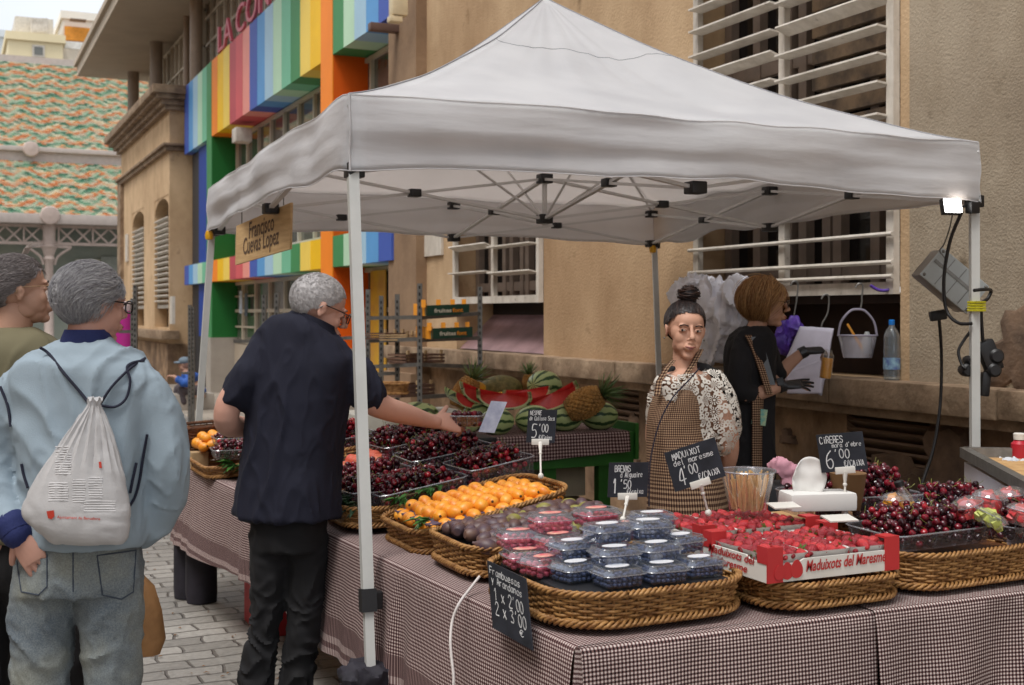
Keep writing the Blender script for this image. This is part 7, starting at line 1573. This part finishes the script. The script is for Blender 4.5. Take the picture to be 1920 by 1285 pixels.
mb = MB(); q = W(1831, 575, 5.46)
for k in range(4): mb.box(-.0285, .0285, -.0285, .0285, -.022 + k * .012, -.012 + k * .012, T4(q, 0, 0, 0), bev=.002)
B3('yellow_tape', 'yellow tape wound round the right front canopy pole', 'tape', mb, M('yellow_tape', (196, 188, 40), .5, var=.1))
for nm, (x, y, d) in {'far left': (392, 441, 7.42), 'back right': (1224, 467, 8.85)}.items():
    mb = MB(); q = W(x, y, d); mb.lathe(q, [(.004, -.03), (.022, -.026), (.026, 0), (.018, .024), (.004, .028)], 12); mb.build('yellow_knob', M('yellow_knob', (214, 158, 20), .4, var=.05), CN)
# on and over the stone ledge
q = WX(1672, 705, 4.86); BT = thing('water_bottle', 'clear plastic water bottle with blue cap standing on the stone ledge', 'bottle', (q.x, q.y, 1.203)); h = .33; mb = MB()
pr = [(.034, 0), (.046, .006), (.047, .02)] + [(.044 + .003 * (i % 2), .03 + i * .011) for i in range(9)] + [(.046, .14), (.046, .19)] + [(.043 + .003 * (i % 2), .20 + i * .011) for i in range(4)] + [(.044, .25), (.034, .28), (.018, .30), (.015, .315)]
mb.lathe((q.x, q.y, 1.203), pr, 20); mb.build('bottle_body', clear('pet_bottle', (.78, .86, .92), .08, .5, .06), BT)
mb = MB(); mb.lathe((q.x, q.y, 1.203), [(.0475, .06), (.0475, .125)], 20, cap=False); mb.build('label_band', M('bottle_label', (150, 190, 206), .4, vs=30, col2=(90, 110, 160)), BT)
mb = MB(); mb.lathe((q.x, q.y, 1.203), [(.017, .312), (.017, .338), (.012, .342)], 16); mb.build('blue_cap', M('blue_cap', (20, 110, 190), .35), BT)
def hanger(px, y0, y1, d, nm, lean=6):
    return cable('bent steel hook hanging from the window frame %s' % nm, [W(px - 8, y0 + 6, d), W(px - 2, y0 - 2, d), W(px + 6, y0 + 2, d), W(px + 4, (y0 + y1) / 2, d), W(px - lean, y1 - 12, d), W(px - lean - 2, y1, d)], .0055, steel, 'steel_hook')
hanger(1490, 530, 592, 7.6, 'above the purple bags', -1); hanger(1548, 555, 618, 7.35, 'above the white paper bags'); hanger(1612, 534, 578, 7.1, 'holding the plastic caddy', -4)
c = W(1608, 640, 7.1); CD = thing('plastic_caddy', 'clear plastic caddy with arched handle hung in the wall niche, holding small tools', 'caddy', tuple(c)); fx, fy = CR, CF
mb = MB(); P = [(-.085, .055, .05), (.085, .055, .05)]; ring = lambda w_, dd, z: [c + (CR * (w_ * math.cos(a)) + CF * (dd * math.sin(a)) + UP * z) * 1.12 for a in [6.283 * (k + .5) / 24 for k in range(24)]]
mb.rings([ring(.075, .05, -.085), ring(.10, .06, .03)], cap=False); b0 = len(mb.v); mb.v += ring(.075, .05, -.085); mb.face(range(b0, b0 + 24)); mb.build('caddy_tub', clear('milky_plastic', (.80, .78, .84), .30, .4, .15), CD)
mb = MB(); mb.tube(ring(.102, .062, .03), .005, 6, closed=True); mb.tube(spline([tuple(c + (CR * x + UP * z) * 1.12) for x, z in ((-.10, .03), (-.085, .10), (-.04, .155), (0, .165), (.04, .155), (.085, .10), (.10, .03))], 5), .007, 6); mb.build('caddy_handle', M('lilac_plastic', (150, 144, 160), .4), CD)
mb = MB(); mb.bar(c + CR * -.06 + UP * .10, c + CR * .05 - UP * .08, .012); B3('cutter', 'orange and grey cutter knife standing in the clear caddy', 'knife', mb, M('cutter_orange', (222, 150, 40), .4, var=.1))
mb = MB(); mb.lathe(c + CR * .055 - UP * .075, [(.03, 0), (.034, .06), (.022, .10), (.012, .13)], 14); B3('small_bottle', 'greyish white little bottle inside the clear caddy', 'bottle', mb, M('grey_white_plastic', (160, 164, 164), .4))
# folded paper and purple bags
def sheet(label, name, cat, quad, dd, mat, amp=.006, group=None, n=14, thick=.012, layers=1):
    mb = MB(); Q = [W(x, y, k) for (x, y), k in zip(quad, dd)]
    for L_ in range(layers):
        o = CF * (L_ * thick) + CR * .004 * L_
        def fn(u, v): p = Q[3].lerp(Q[2], u).lerp(Q[0].lerp(Q[1], u), v); return p + o - CF * (amp * 2 * nz((u * 3 + L_, v * 3, len(label)), 1.4)) + UP * amp * .5 * nz((u * 4, v * 4, L_))
        mb.grid(fn, n, n)
    o = mb.build(name, mat, sharp=60); s_ = o.modifiers.new('t', 'SOLIDIFY'); s_.thickness = thick * .5; return tag(o, label, cat, group)
paperb = M('white_paper_bag', (190, 186, 200), .8, var=.05, vs=8); violet = M('violet_bag', (96, 62, 168), .5, vs=18, col2=(66, 38, 130), bump=.4, bs=30)
sheet('stack of white paper bags hanging flat in the wall niche', 'paper_bags', 'bags', [(1500, 612), (1562, 616), (1540, 742), (1462, 700)], [7.5, 7.25, 7.1, 7.35], paperb, .006, layers=3)
sheet('lower white paper bags fanned out under the gloved hands', 'paper_bags', 'bags', [(1470, 700), (1545, 672), (1540, 738), (1476, 738)], [7.25, 7.15, 7.05, 7.2], paperb, .004, layers=2)
mb = MB()
for i, (x, y, a, b_, c_) in enumerate([(1478, 628, .07, .03, .07), (1470, 650, .05, .03, .05), (1492, 604, .035, .02, .06), (1488, 618, .045, .025, .055), (1462, 640, .04, .02, .06)]): mb.ell(W(x, y, 7.6 - i * .01), (a * 1.22, b_ * 1.22, c_ * 1.22), RM(.3 * i, .4 * i, i), 16, 12)
mb = remesh(mb, .009, 2); wrinkle(mb, .020, 16, (1, 1, .5), 3); B3('violet_bags', 'crumpled bunch of violet plastic bags hooked up left of the paper bags', 'bags', mb, violet)
mb = MB(); mb.tube(spline([tuple(W(x, y, 6.95)) for x, y in ((1632, 535), (1645, 543), (1660, 545), (1672, 540), (1677, 531))], 5), .009, 7); B3('violet_ribbon', 'violet plastic bag handle lying on the bottom rail of the big window', 'ribbon', mb, violet)  # loose handle of a violet plastic bag
mb = MB()
for i, (x, y, a, c_) in enumerate([(1292, 560, .10, .10), (1310, 540, .09, .07), (1340, 560, .12, .10), (1365, 590, .10, .12), (1345, 620, .11, .12), (1330, 655, .08, .10), (1385, 550, .08, .08), (1300, 590, .07, .08)]): mb.ell(W(x, y, 8.75 - (x - 1255) * .005), (a * 1.32, .10, c_ * 1.32), RM(0, 0, -YAW), 16, 12)
mb = remesh(mb, .014, 3); wrinkle(mb, .045, 7, (1, 1, .28), 8); wrinkle(mb, .010, 26, (1, 1, .3), 8); B3('white_bag_bundle', 'big bundle of white plastic bags tied to the window rail behind the women', 'bags', mb, M('white_film', (228, 226, 232), .4, var=.03, vs=6))
# front table, rear row
mbS = MB(); mbS.box(2.42, 3.55, 3.34, 3.62, TZ + .006, .865, bev=.004); B3('riser_crate', 'low cardboard riser along the back of the front table', 'riser', mbS, card, smooth=False)
p = W(1402, 958, 3.86); CB = thing('stick_bowl', 'clear plastic tub packed with wooden sticks behind the strawberries', 'tub', (p.x, p.y, p.z)); mb = MB(); mb.lathe(p, [(.055, 0), (.058, .004), (.086, .125), (.088, .127)], 26, cap=False); mb.build('tub_wall', clear('clear_tub', (.92, .92, .92), .07, .4, .05), CB)
mb = MB(); mb.tube([p + V((.088 * math.cos(a), .088 * math.sin(a), .127)) for a in [6.283 * k / 26 for k in range(26)]], .003, 5, closed=True); mb.build('tub_rim', plast_e, CB)
mb = MB(); r = random.Random(8)
for k in range(70):
    a, q = r.uniform(0, 6.28), .05 * math.sqrt(r.random()); b0 = p + V((q * math.cos(a), q * math.sin(a), .004)); t_ = p + V((q * 1.45 * math.cos(a + r.uniform(-.3, .3)), q * 1.45 * math.sin(a + r.uniform(-.3, .3)), r.uniform(.10, .125))); mb.bar(b0, t_, .0045, .003)
tag(mb.build('wooden_sticks', M('birch_sticks', (206, 166, 112), .7, var=.15, vs=60), smooth=False), 'tightly packed pale wooden sticks standing in the clear tub', 'sticks', kind='stuff')
p = W(1532, 955, 3.92); NB = thing('napkin_dispenser', 'white napkin box with a napkin pulled up, behind the 6\'00 slate', 'napkin box', tuple(p)); mb = MB(); mb.box(-.11, .11, -.06, .06, 0, .058, T4(p, 0, 0, -YAW + R(8)), bev=.012); wrinkle(mb, .003, 20); mb.build('box', M('white_napkin', (214, 212, 208), .85, var=.03), NB)
mb = MB(); mb.grid(lambda u, v: p + CR * (-.03 + .01 * v + (u - .5) * (.085 + .02 * math.sin(v * 3))) + CF * (.010 * math.sin(u * 5) + .008 * nz((u * 3, v * 3, 0))) + UP * (.052 + .115 * v * (1 - .30 * abs(2 * u - 1) ** 2.5)), 12, 14); o = mb.build('napkin', MATS['white_napkin'], NB); o.modifiers.new('t', 'SOLIDIFY').thickness = .003
p = W(1480, 884, 5.0); mb = MB(); 
for i, (dx, dz, a) in enumerate([(0, 0, .05), (-.04, .02, .05), (.03, -.02, .045), (.0, -.05, .04)]): mb.ell(p + CR * dx + UP * dz, (a, .03, a * .7), RM(0, .3 * i, -YAW), 14, 10)
mb = remesh(mb, .007, 2); wrinkle(mb, .012, 22, (1, 1, .6)); B3('pink_cloth', 'crumpled pink cloth behind the tub of sticks', 'cloth', mb, M('pink_cloth', (196, 142, 156), .85, var=.1))
mb = MB(); mb.box(-.14, .05, -.1, .1, -.35, .0, T4(W(1478, 905, 5.05), 0, 0, -YAW), bev=.02); B3('dark_crate', 'dark box under the pink cloth behind the front table', 'crate', mb, MATS['black_crate'])
mb = MB(); mb.lathe(W(1590, 955, 4.02) , [(.04, 0), (.05, .05), (.06, .12)], 20); B3('brown_cup', 'brown paper cup half hidden behind the 6\'00 slate', 'cup', mb, M('brown_paper', (116, 84, 50), .8, var=.1))
# right end: ice, juices, fruit cups
mb = MB()
for i in range(16): r = random.Random(i); mb.ell(W(1690 + i * 15 + r.uniform(-8, 8), 968 - 10 * math.sin(i * .9) + r.uniform(-8, 8), 4.05 + r.uniform(-.12, .12)), (.05, .05, .035), None, 10, 8)
mb.box(3.0, 3.62, 3.24, 3.60, .80, .87); mb = remesh(mb, .008, 1); wrinkle(mb, .012, 40, (1, 1, 1)); tag(mb.build('crushed_ice', M('crushed_ice', (206, 208, 214), .25, vs=60, col2=(176, 182, 192), spec=.7), sharp=25), 'bed of crushed ice at the right end of the front table', 'ice', kind='stuff')
orange_m = M('mango_pieces', (232, 158, 40), .4, vs=24, col2=(214, 134, 24)); wmel = M('watermelon_pieces', (206, 76, 76), .4, vs=24, col2=(184, 50, 56)); gmel = M('green_melon_pieces', (190, 196, 104), .45, vs=20, col2=(164, 172, 76))
def cup(label, px, py, d, r0, h, fm_, lean=0, dome=True, seed=1):
    p = W(px, py, d); T = thing('fruit_cup', label, 'fruit cup', tuple(p), 'clear cups of cut fruit on the ice'); Mr = Euler((0, R(lean), -YAW)).to_matrix(); mb = MB(); pr = [(r0 * .75, 0), (r0, h)] + ([(r0 * 1.03, h * 1.02), (r0 * .9, h * 1.25), (r0 * .55, h * 1.42), (.004, h * 1.48)] if dome else [(r0 * .6, h * 1.15), (r0 * .3, h * 1.25)])
    mb.lathe(p, pr, 22, Mr); mb.build('clear_cup', clear('cup_clear', (.92, .93, .94), .07, .45, .06), T)
    mb = MB(); mb.tube([p + Mr @ V((r0 * 1.02 * math.cos(a), r0 * 1.02 * math.sin(a), h)) for a in [6.283 * k / 22 for k in range(22)]], .0022, 5, closed=True); mb.build('cup_rim', plast_e, T)
    mb = MB(); r = random.Random(seed)
    for k in range(26):
        z = r.uniform(.01, h * 1.2); q = r0 * .72 * math.sqrt(r.random()) * (1 if z < h else .7); a = r.uniform(0, 6.28); s_ = r0 * .26; mb.box(-s_, s_, -s_ * .8, s_ * .8, -s_ * .7, s_ * .7, Matrix.Translation(p) @ Mr.to_4x4() @ T4((q * math.cos(a), q * math.sin(a), z), r.random(), r.random(), r.random()), bev=.003)
    mb.build('fruit_pieces', fm_, T); return T
for a in [('dome-lidded cup of orange mango at the back of the cherries', 1678, 962, 3.95, .044, .045, orange_m, 0), ('cup of watermelon cubes leaning left on the ice', 1822, 975, 3.8, .050, .05, wmel, -18), ('green melon cup lying in front of the watermelon cups', 1850, 985, 3.7, .052, .032, gmel, 28), ('tall domed cup of watermelon at the middle of the ice', 1852, 965, 3.85, .052, .055, wmel, 8), ('cup of watermelon at the right edge behind', 1897, 955, 3.95, .052, .05, wmel, -6), ('watermelon cup at the right edge in front', 1915, 985, 3.75, .052, .045, wmel, 12)]: cup(*a)
for px, py, d, nm in ((1705, 962, 3.92, 'left'),): 
    p = W(px, py, d); T = thing('juice_bottle', 'clear bottle with black cap and a little orange juice among the cherries', 'bottle', tuple(p)); mb = MB(); mb.lathe(p, [(.026, 0), (.029, .01), (.026, .05), (.012, .085), (.012, .095)], 18, RM(R(-12), R(-14))); mb.build('bottle_glass', MATS['bottle_clear'], T); mb = MB(); mb.lathe(p, [(.024, .002), (.027, .01), (.026, .03)], 18, RM(R(-12), R(-14))); mb.build('juice', MATS['orange_juice'], T); mb = MB(); mb.lathe(p, [(.015, .088), (.016, .104), (.012, .107)], 16, RM(R(-12), R(-14))); mb.build('black_cap', blackp, T)
# refrigerated counter at the right edge
FC = thing('chilled_counter', 'white panelled chilled counter with steel rim at the right edge', 'counter', (4.1, 3.9, 0)); a = W(1812, 866, 4.75); b_ = W(1925, 928, 4.15); z = 1.02
A, Bq = G(1808, 848, 1.02), G(1925, 912, 1.02); dx = (Bq - A); nn = V((dx.y, -dx.x, 0)).normalized() * -1
if nn.dot(CR) < 0: nn = -nn
E_ = nn * .9 
mb = MB(); q = [A + UP * -.04, Bq + dx * .1 - UP * .04, Bq + dx * .1 + E_ - UP * .04, A + E_ - UP * .04]; mb.rings([[V((p.x, p.y, .05)) for p in q], q]); mb.build('side_panels', M('counter_white', (190, 186, 192), .4, var=.03), FC, smooth=False)
mb = MB(); 
for p0, p1 in ((A, Bq + dx * .1), (A, A + E_)): mb.bar(p0, p1, .035, .04)
mb.build('steel_rim', steel, FC, smooth=False)
mb = MB(); mb.rings([[p + UP * .012 for p in q], [p + UP * .022 for p in q]]); mb.build('counter_bed', M('bamboo_mat', (196, 160, 110), .7, vs=20, col2=(170, 130, 84)), FC, smooth=False)
mb = MB(); r = random.Random(3)
for k in range(12): mb.ell(W(1880 + r.uniform(-20, 45), 872 + r.uniform(-8, 14), 4.9 + r.uniform(-.1, .2)), (.06, .06, .04), None, 10, 8)
mb = remesh(mb, .01, 1); wrinkle(mb, .012, 36); tag(mb.build('crushed_ice', MATS['crushed_ice'], sharp=25), 'crushed ice heaped on the chilled counter at the right edge', 'ice', kind='stuff')
p = W(1868, 884, 4.85); mb = MB(); mb.lathe(p, [(.03, 0), (.045, .012), (.05, .035)], 18); B3('orange_pulp_dish', 'shallow dish of orange fruit on the chilled counter', 'dish', mb, orange_m)
p = W(1912, 858, 4.9); T = thing('red_juice_bottle', 'red juice bottle with white cap on the chilled counter', 'bottle', tuple(p)); mb = MB(); mb.lathe(p, [(.03, -.03), (.034, -.02), (.034, .055), (.02, .07)], 18); mb.build('red_juice', M('red_juice', (176, 34, 50), .3), T); mb = MB(); mb.lathe(p, [(.024, .072), (.025, .095), (.02, .098)], 16); mb.build('white_cap', clipm, T)

# ---- steel racks with crates behind the stall
rackm = M('rack_steel', (104, 102, 98), .5, var=.2, vs=12, metal=.5); holem = M('rack_hole', (30, 28, 26), .9)
def rack(label, posts, shelves, d0):
    T = thing('steel_rack', label, 'rack', tuple(V((*W(posts[0][0], 600, posts[0][2]).xy, 0))), 'steel racks behind the stall')
    for px, py, d in posts:
        q = W(px, py, d); mb = MB(); mb.box(-.022, .022, -.022, .022, 0, q.z, T4((q.x, q.y, 0), 0, 0, -YAW)); ob = mb.build('post', rackm, T, smooth=False)
        mb = MB(); z = .3
        while z < q.z - .03: mb.box(-.008, .008, -.0235, -.0225, z, z + .028, T4((q.x, q.y, 0), 0, 0, -YAW)); mb.box(-.0235, -.0225, -.008, .008, z, z + .028, T4((q.x, q.y, 0), 0, 0, -YAW)); z += .06
        mb.build('slots', holem, ob, smooth=False)
    for (a, b_) in shelves:
        mb = MB(); mb.bar(W(*a), W(*b_), .03, .035); mb.build('shelf_rail', rackm, T, smooth=False)
rack('steel rack holding the green and orange crates', [(787, 532, 11.0), (900, 538, 11.6), (745, 552, 12.0)], [((690, 597, 11.9), (785, 595, 11)), ((787, 596, 11), (900, 588, 11.6)), ((690, 640, 11.9), (785, 636, 11)), ((787, 638, 11), (900, 634, 11.6)), ((692, 688, 11.9), (786, 684, 11)), ((787, 684, 11), (900, 688, 11.6)), ((690, 702, 12.2), (748, 700, 12)), ((787, 745, 11), (900, 738, 11.6))], 11)
rack('steel rack nearest the orange column', [(690, 543, 12.2), (715, 555, 12.6)], [((615, 636, 12.4), (690, 632, 12.2)), ((690, 596, 12.2), (716, 597, 12.6))], 12)
rack('steel rack half hidden by the polo shirt man', [(495, 553, 12.6), (519, 550, 12.2)], [((440, 640, 12.8), (519, 640, 12.2))], 12)
rack('single slotted rack post beside the magenta bin', [(254, 535, 13.5), (249, 560, 14.2)], [((225, 622, 13.9), (254, 622, 13.5))], 13)
rack('slotted dark rack post in front of the blue column', [(356, 572, 17.0), (362, 575, 17.4)], [((340, 700, 17.2), (362, 700, 17.2))], 17)
crg = M('crate_green_print', (22, 70, 56), .6, var=.06); cro = M('crate_orange_print', (232, 150, 36), .6, var=.06); lo_ = M('print_white', (214, 214, 200), .6)
def fcrate(label, x0, x1, ytop, ybot, d0, d1, xs):
    TL, TR, BL_, BR_ = W(x0, ytop, d0), W(x1, ytop - 2, d1), W(x0, ybot, d0), W(x1, ybot - 4, d1); T = thing('fruit_crate', label, 'crate', tuple(BL_), 'printed fruit crates on the rack')
    ux = (TR - TL); L = ux.length; ux.normalize(); n = ux.cross(UP).normalized()
    if n.dot(CF) > 0: n = -n
    h = TL.z - BL_.z; back = -n * .35
    mb = MB(); mb.rings([[BL_, BR_, BR_ + UP * h, BL_ + UP * h], [p + back * .03 for p in (BL_, BR_, BR_ + UP * h, BL_ + UP * h)]]); mb.build('green_side', crg, T, smooth=False)
    S_ = W(xs, ybot - 1, d0 + .3); mb = MB(); v_ = S_ - BL_; mb.rings([[BL_, BL_ + UP * h * 1.15, S_ + UP * h * 1.15, S_], [p + ux * .012 for p in (BL_, BL_ + UP * h * 1.15, S_ + UP * h * 1.15, S_)]]); mb.rings([[BL_ + v_, BR_ + v_, BR_ + v_ + UP * h * .9, BL_ + v_ + UP * h * .9], [p + n * .01 for p in (BL_ + v_, BR_ + v_, BR_ + v_ + UP * h * .9, BL_ + v_ + UP * h * .9)]])
    for f in (.0, .33, .66, .93): q = BL_ + ux * L * f; mb.box(-.02, .02, -.02, .02, h * .8, h + .05, T4(q + back * .08, 0, 0, -YAW))
    mb.build('orange_side', cro, T, smooth=False)
    mb = MB(); w1 = type_mesh(mb, 'fruites', BL_ + ux * L * .17 + UP * h * .30 , ux, UP, h * .38, width=L * .40, bold=.03, lift=.004); mb.build('white_lettering', lo_, T, smooth=False)
    mb = MB(); type_mesh(mb, 'font', BL_ + ux * L * .59 + UP * h * .30, ux, UP, h * .38, width=L * .25, bold=.03, lift=.004); mb.build('orange_lettering', cro, T, smooth=False)
fcrate('green crate with orange end on the upper shelf of the rack', 799, 880, 573, 593, 10.9, 11.5, 775)
fcrate('green crate with orange end on the second shelf of the rack', 810, 886, 616, 636, 10.9, 11.5, 780)
def slatbox(label, x0, x1, y0, y1, d, m_, name='wooden_crate'):
    a, b_ = W(x0, y0, d), W(x1, y1, d + .3); T = thing(name, label, 'crate', (a.x, a.y, b_.z)); w_ = (V((b_.x, b_.y, 0)) - V((a.x, a.y, 0))); L = w_.length; ux = w_.normalized(); Mx = Matrix.Translation(V((a.x, a.y, b_.z))) @ ux.to_track_quat('X', 'Z').to_matrix().to_4x4(); h = a.z - b_.z; mb = MB()
    for k in range(3): mb.box(0, L, 0, .01, h * k / 3 + .006, h * (k + 1) / 3 - .006, Mx); mb.box(0, L, .28, .29, h * k / 3 + .006, h * (k + 1) / 3 - .006, Mx); mb.box(0, .01, .0, .29, h * k / 3 + .006, h * (k + 1) / 3 - .006, Mx); mb.box(L - .01, L, .0, .29, h * k / 3 + .006, h * (k + 1) / 3 - .006, Mx)
    mb.box(0, L, .01, .28, 0, .01, Mx); mb.build('slats', m_, T, smooth=False); mb = MB()
    for x in (.02, L * .5, L - .04): mb.box(x, x + .025, .011, .03, 0, h + .03, Mx)
    mb.build('corner_posts', M('pale_wood_box', (176, 150, 112), .7), T, smooth=False)
dkw = M('dark_slats', (78, 54, 46), .7, vs=9, col2=(112, 84, 66))
slatbox('dark wooden crate on the third rack shelf, right', 762, 834, 664, 680, 11.2, dkw); slatbox('small slatted crate on the second shelf by the orange column', 722, 762, 624, 636, 11.6, dkw); slatbox('pale slatted box on the second rack shelf', 766, 785, 627, 638, 11.3, M('pale_wood_box', (176, 150, 112), .7)); slatbox('dark brown shallow crate on the lowest rack shelf', 752, 815, 722, 742, 10.9, dkw)
q = W(728, 742, 10.6); basket('small reddish wicker basket on the low shelf behind the cherries', q.x, q.y, q.z, .30, .22, .11, -YAW, r=.05)
mb = MB(); q = W(700, 735, 11.3); mb.box(q.x - .2, q.x + .9, q.y - .1, q.y + .5, 0, q.z - .2, bev=.02); B3('white_cabinet', 'pale low cabinet behind the racks', 'cabinet', mb, M('cabinet_grey', (160, 156, 146), .6))
# magenta bin
p = W(233, 700, 15.0); MG = thing('magenta_column', 'magenta recycling column with a rounded grey top down the street', 'bin', (p.x, p.y, 0)); mb = MB(); zt_ = W(233, 583, 15).z; mb.lathe((p.x, p.y, 0), [(.125, 0), (.13, zt_ * .5), (.13, zt_)], 20); mb.build('magenta_body', M('magenta', (176, 34, 132), .5, var=.05), MG); mb = MB(); mb.lathe((p.x, p.y, zt_), [(.13, 0), (.12, .06), (.09, .10), (.01, .12)], 20); mb.build('rounded_top', M('grey_pink', (176, 156, 156), .5), MG)
# things on the ground round the table
def sag(label, name, cat, lst, m_, vox=.012, amp=.012, sc=10):
    mb = MB()
    for c_, r_ in lst: mb.ell(c_, r_, None, 18, 12)
    mb = remesh(mb, vox, 3); wrinkle(mb, amp, sc, (1, 1, .8), 5)
    for i, p in enumerate(mb.v):
        if p.z < .004: mb.v[i] = V((p.x, p.y, .004))
    return B3(name, label, cat, mb, m_)
dkf = M('dark_fabric', (40, 36, 46), .8, vs=9, col2=(26, 24, 32)); f0 = W(697, 1290, 4.05)
sag('dark sandbag tied round the foot of the front canopy pole', 'weight_bag', 'weight bag', [((f0.x, f0.y, .12), (.13, .11, .14)), ((f0.x + .01, f0.y + .02, .30), (.12, .10, .10)), ((f0.x - .02, f0.y, .385), (.10, .085, .05)), ((f0.x + .05, f0.y + .03, .2), (.14, .1, .12))], dkf, amp=.016, sc=13)
q = W(745, 1200, 4.5); mb = MB(); mb.box(q.x - .13, q.x + .16, q.y - .02, q.y + .3, 0, .56, bev=.04); wrinkle(mb, .01, 7); B3('dark_bin_bag', 'dark cloth-covered bin under the table behind the front pole', 'bin', mb, dkf)
bl = W(368, 1100, 6.75)
for i, (px, dd, r_) in enumerate(((352, 6.8, .075), (378, 6.7, .085))):
    q = W(px, 1100, dd); mb = MB(); mb.lathe((q.x, q.y, .004), [(r_ * .95, 0), (r_, .05), (r_, .30), (r_ * .92, .36), (r_ * .5, .41), (.02, .42)], 20); wrinkle(mb, .006, 14); B3('black_weight', 'black padded pole weight at the far left table end, %s one' % ('left', 'right')[i], 'weight', mb, dkf)
q = W(452, 1130, 6.0); mb = MB(); mb.box(q.x + .08, q.x + .3, q.y - .1, q.y + .3, 0, .24, bev=.008); B3('red_crate', 'red plastic crate under the table between the two cloths', 'crate', mb, M('red_plastic', (176, 44, 50), .5, var=.08))
for i, (x, y) in enumerate(((1.75, 5.2), (1.9, 4.2), (1.95, 3.4))):
    mb = MB(); mb.box(x, x + .5, y, y + .36, 0, .3, bev=.006); B3('storage_crate', ('brown crate stored under the middle of the long table', 'brown crate stored under the table near the front pole', 'brown crate stored under the near table corner')[i], 'crate', mb, MATS['dark_slats'])
# fallen leaves and bits on the paving
r = random.Random(12); mb = MB()
for k in range(90):
    px, py = r.uniform(270, 800), r.uniform(985, 1285); q = G(px, py, .006); a = r.uniform(0, 6.28); s_ = r.uniform(.006, .018); b0 = len(mb.v)
    mb.v += [q + V((s_ * math.cos(a), s_ * math.sin(a), 0)), q + V((-s_ * .5 * math.sin(a), s_ * .5 * math.cos(a), s_ * .3)), q - V((s_ * math.cos(a), s_ * math.sin(a), 0)), q + V((s_ * .5 * math.sin(a), -s_ * .5 * math.cos(a), s_ * .2))]; mb.face((b0, b0 + 1, b0 + 2, b0 + 3))
tag(mb.build('leaf_litter', M('dry_bits', (120, 84, 50), .9, var=.3, vs=20), smooth=False), 'dry leaf bits scattered over the grey paving', 'litter', kind='stuff')
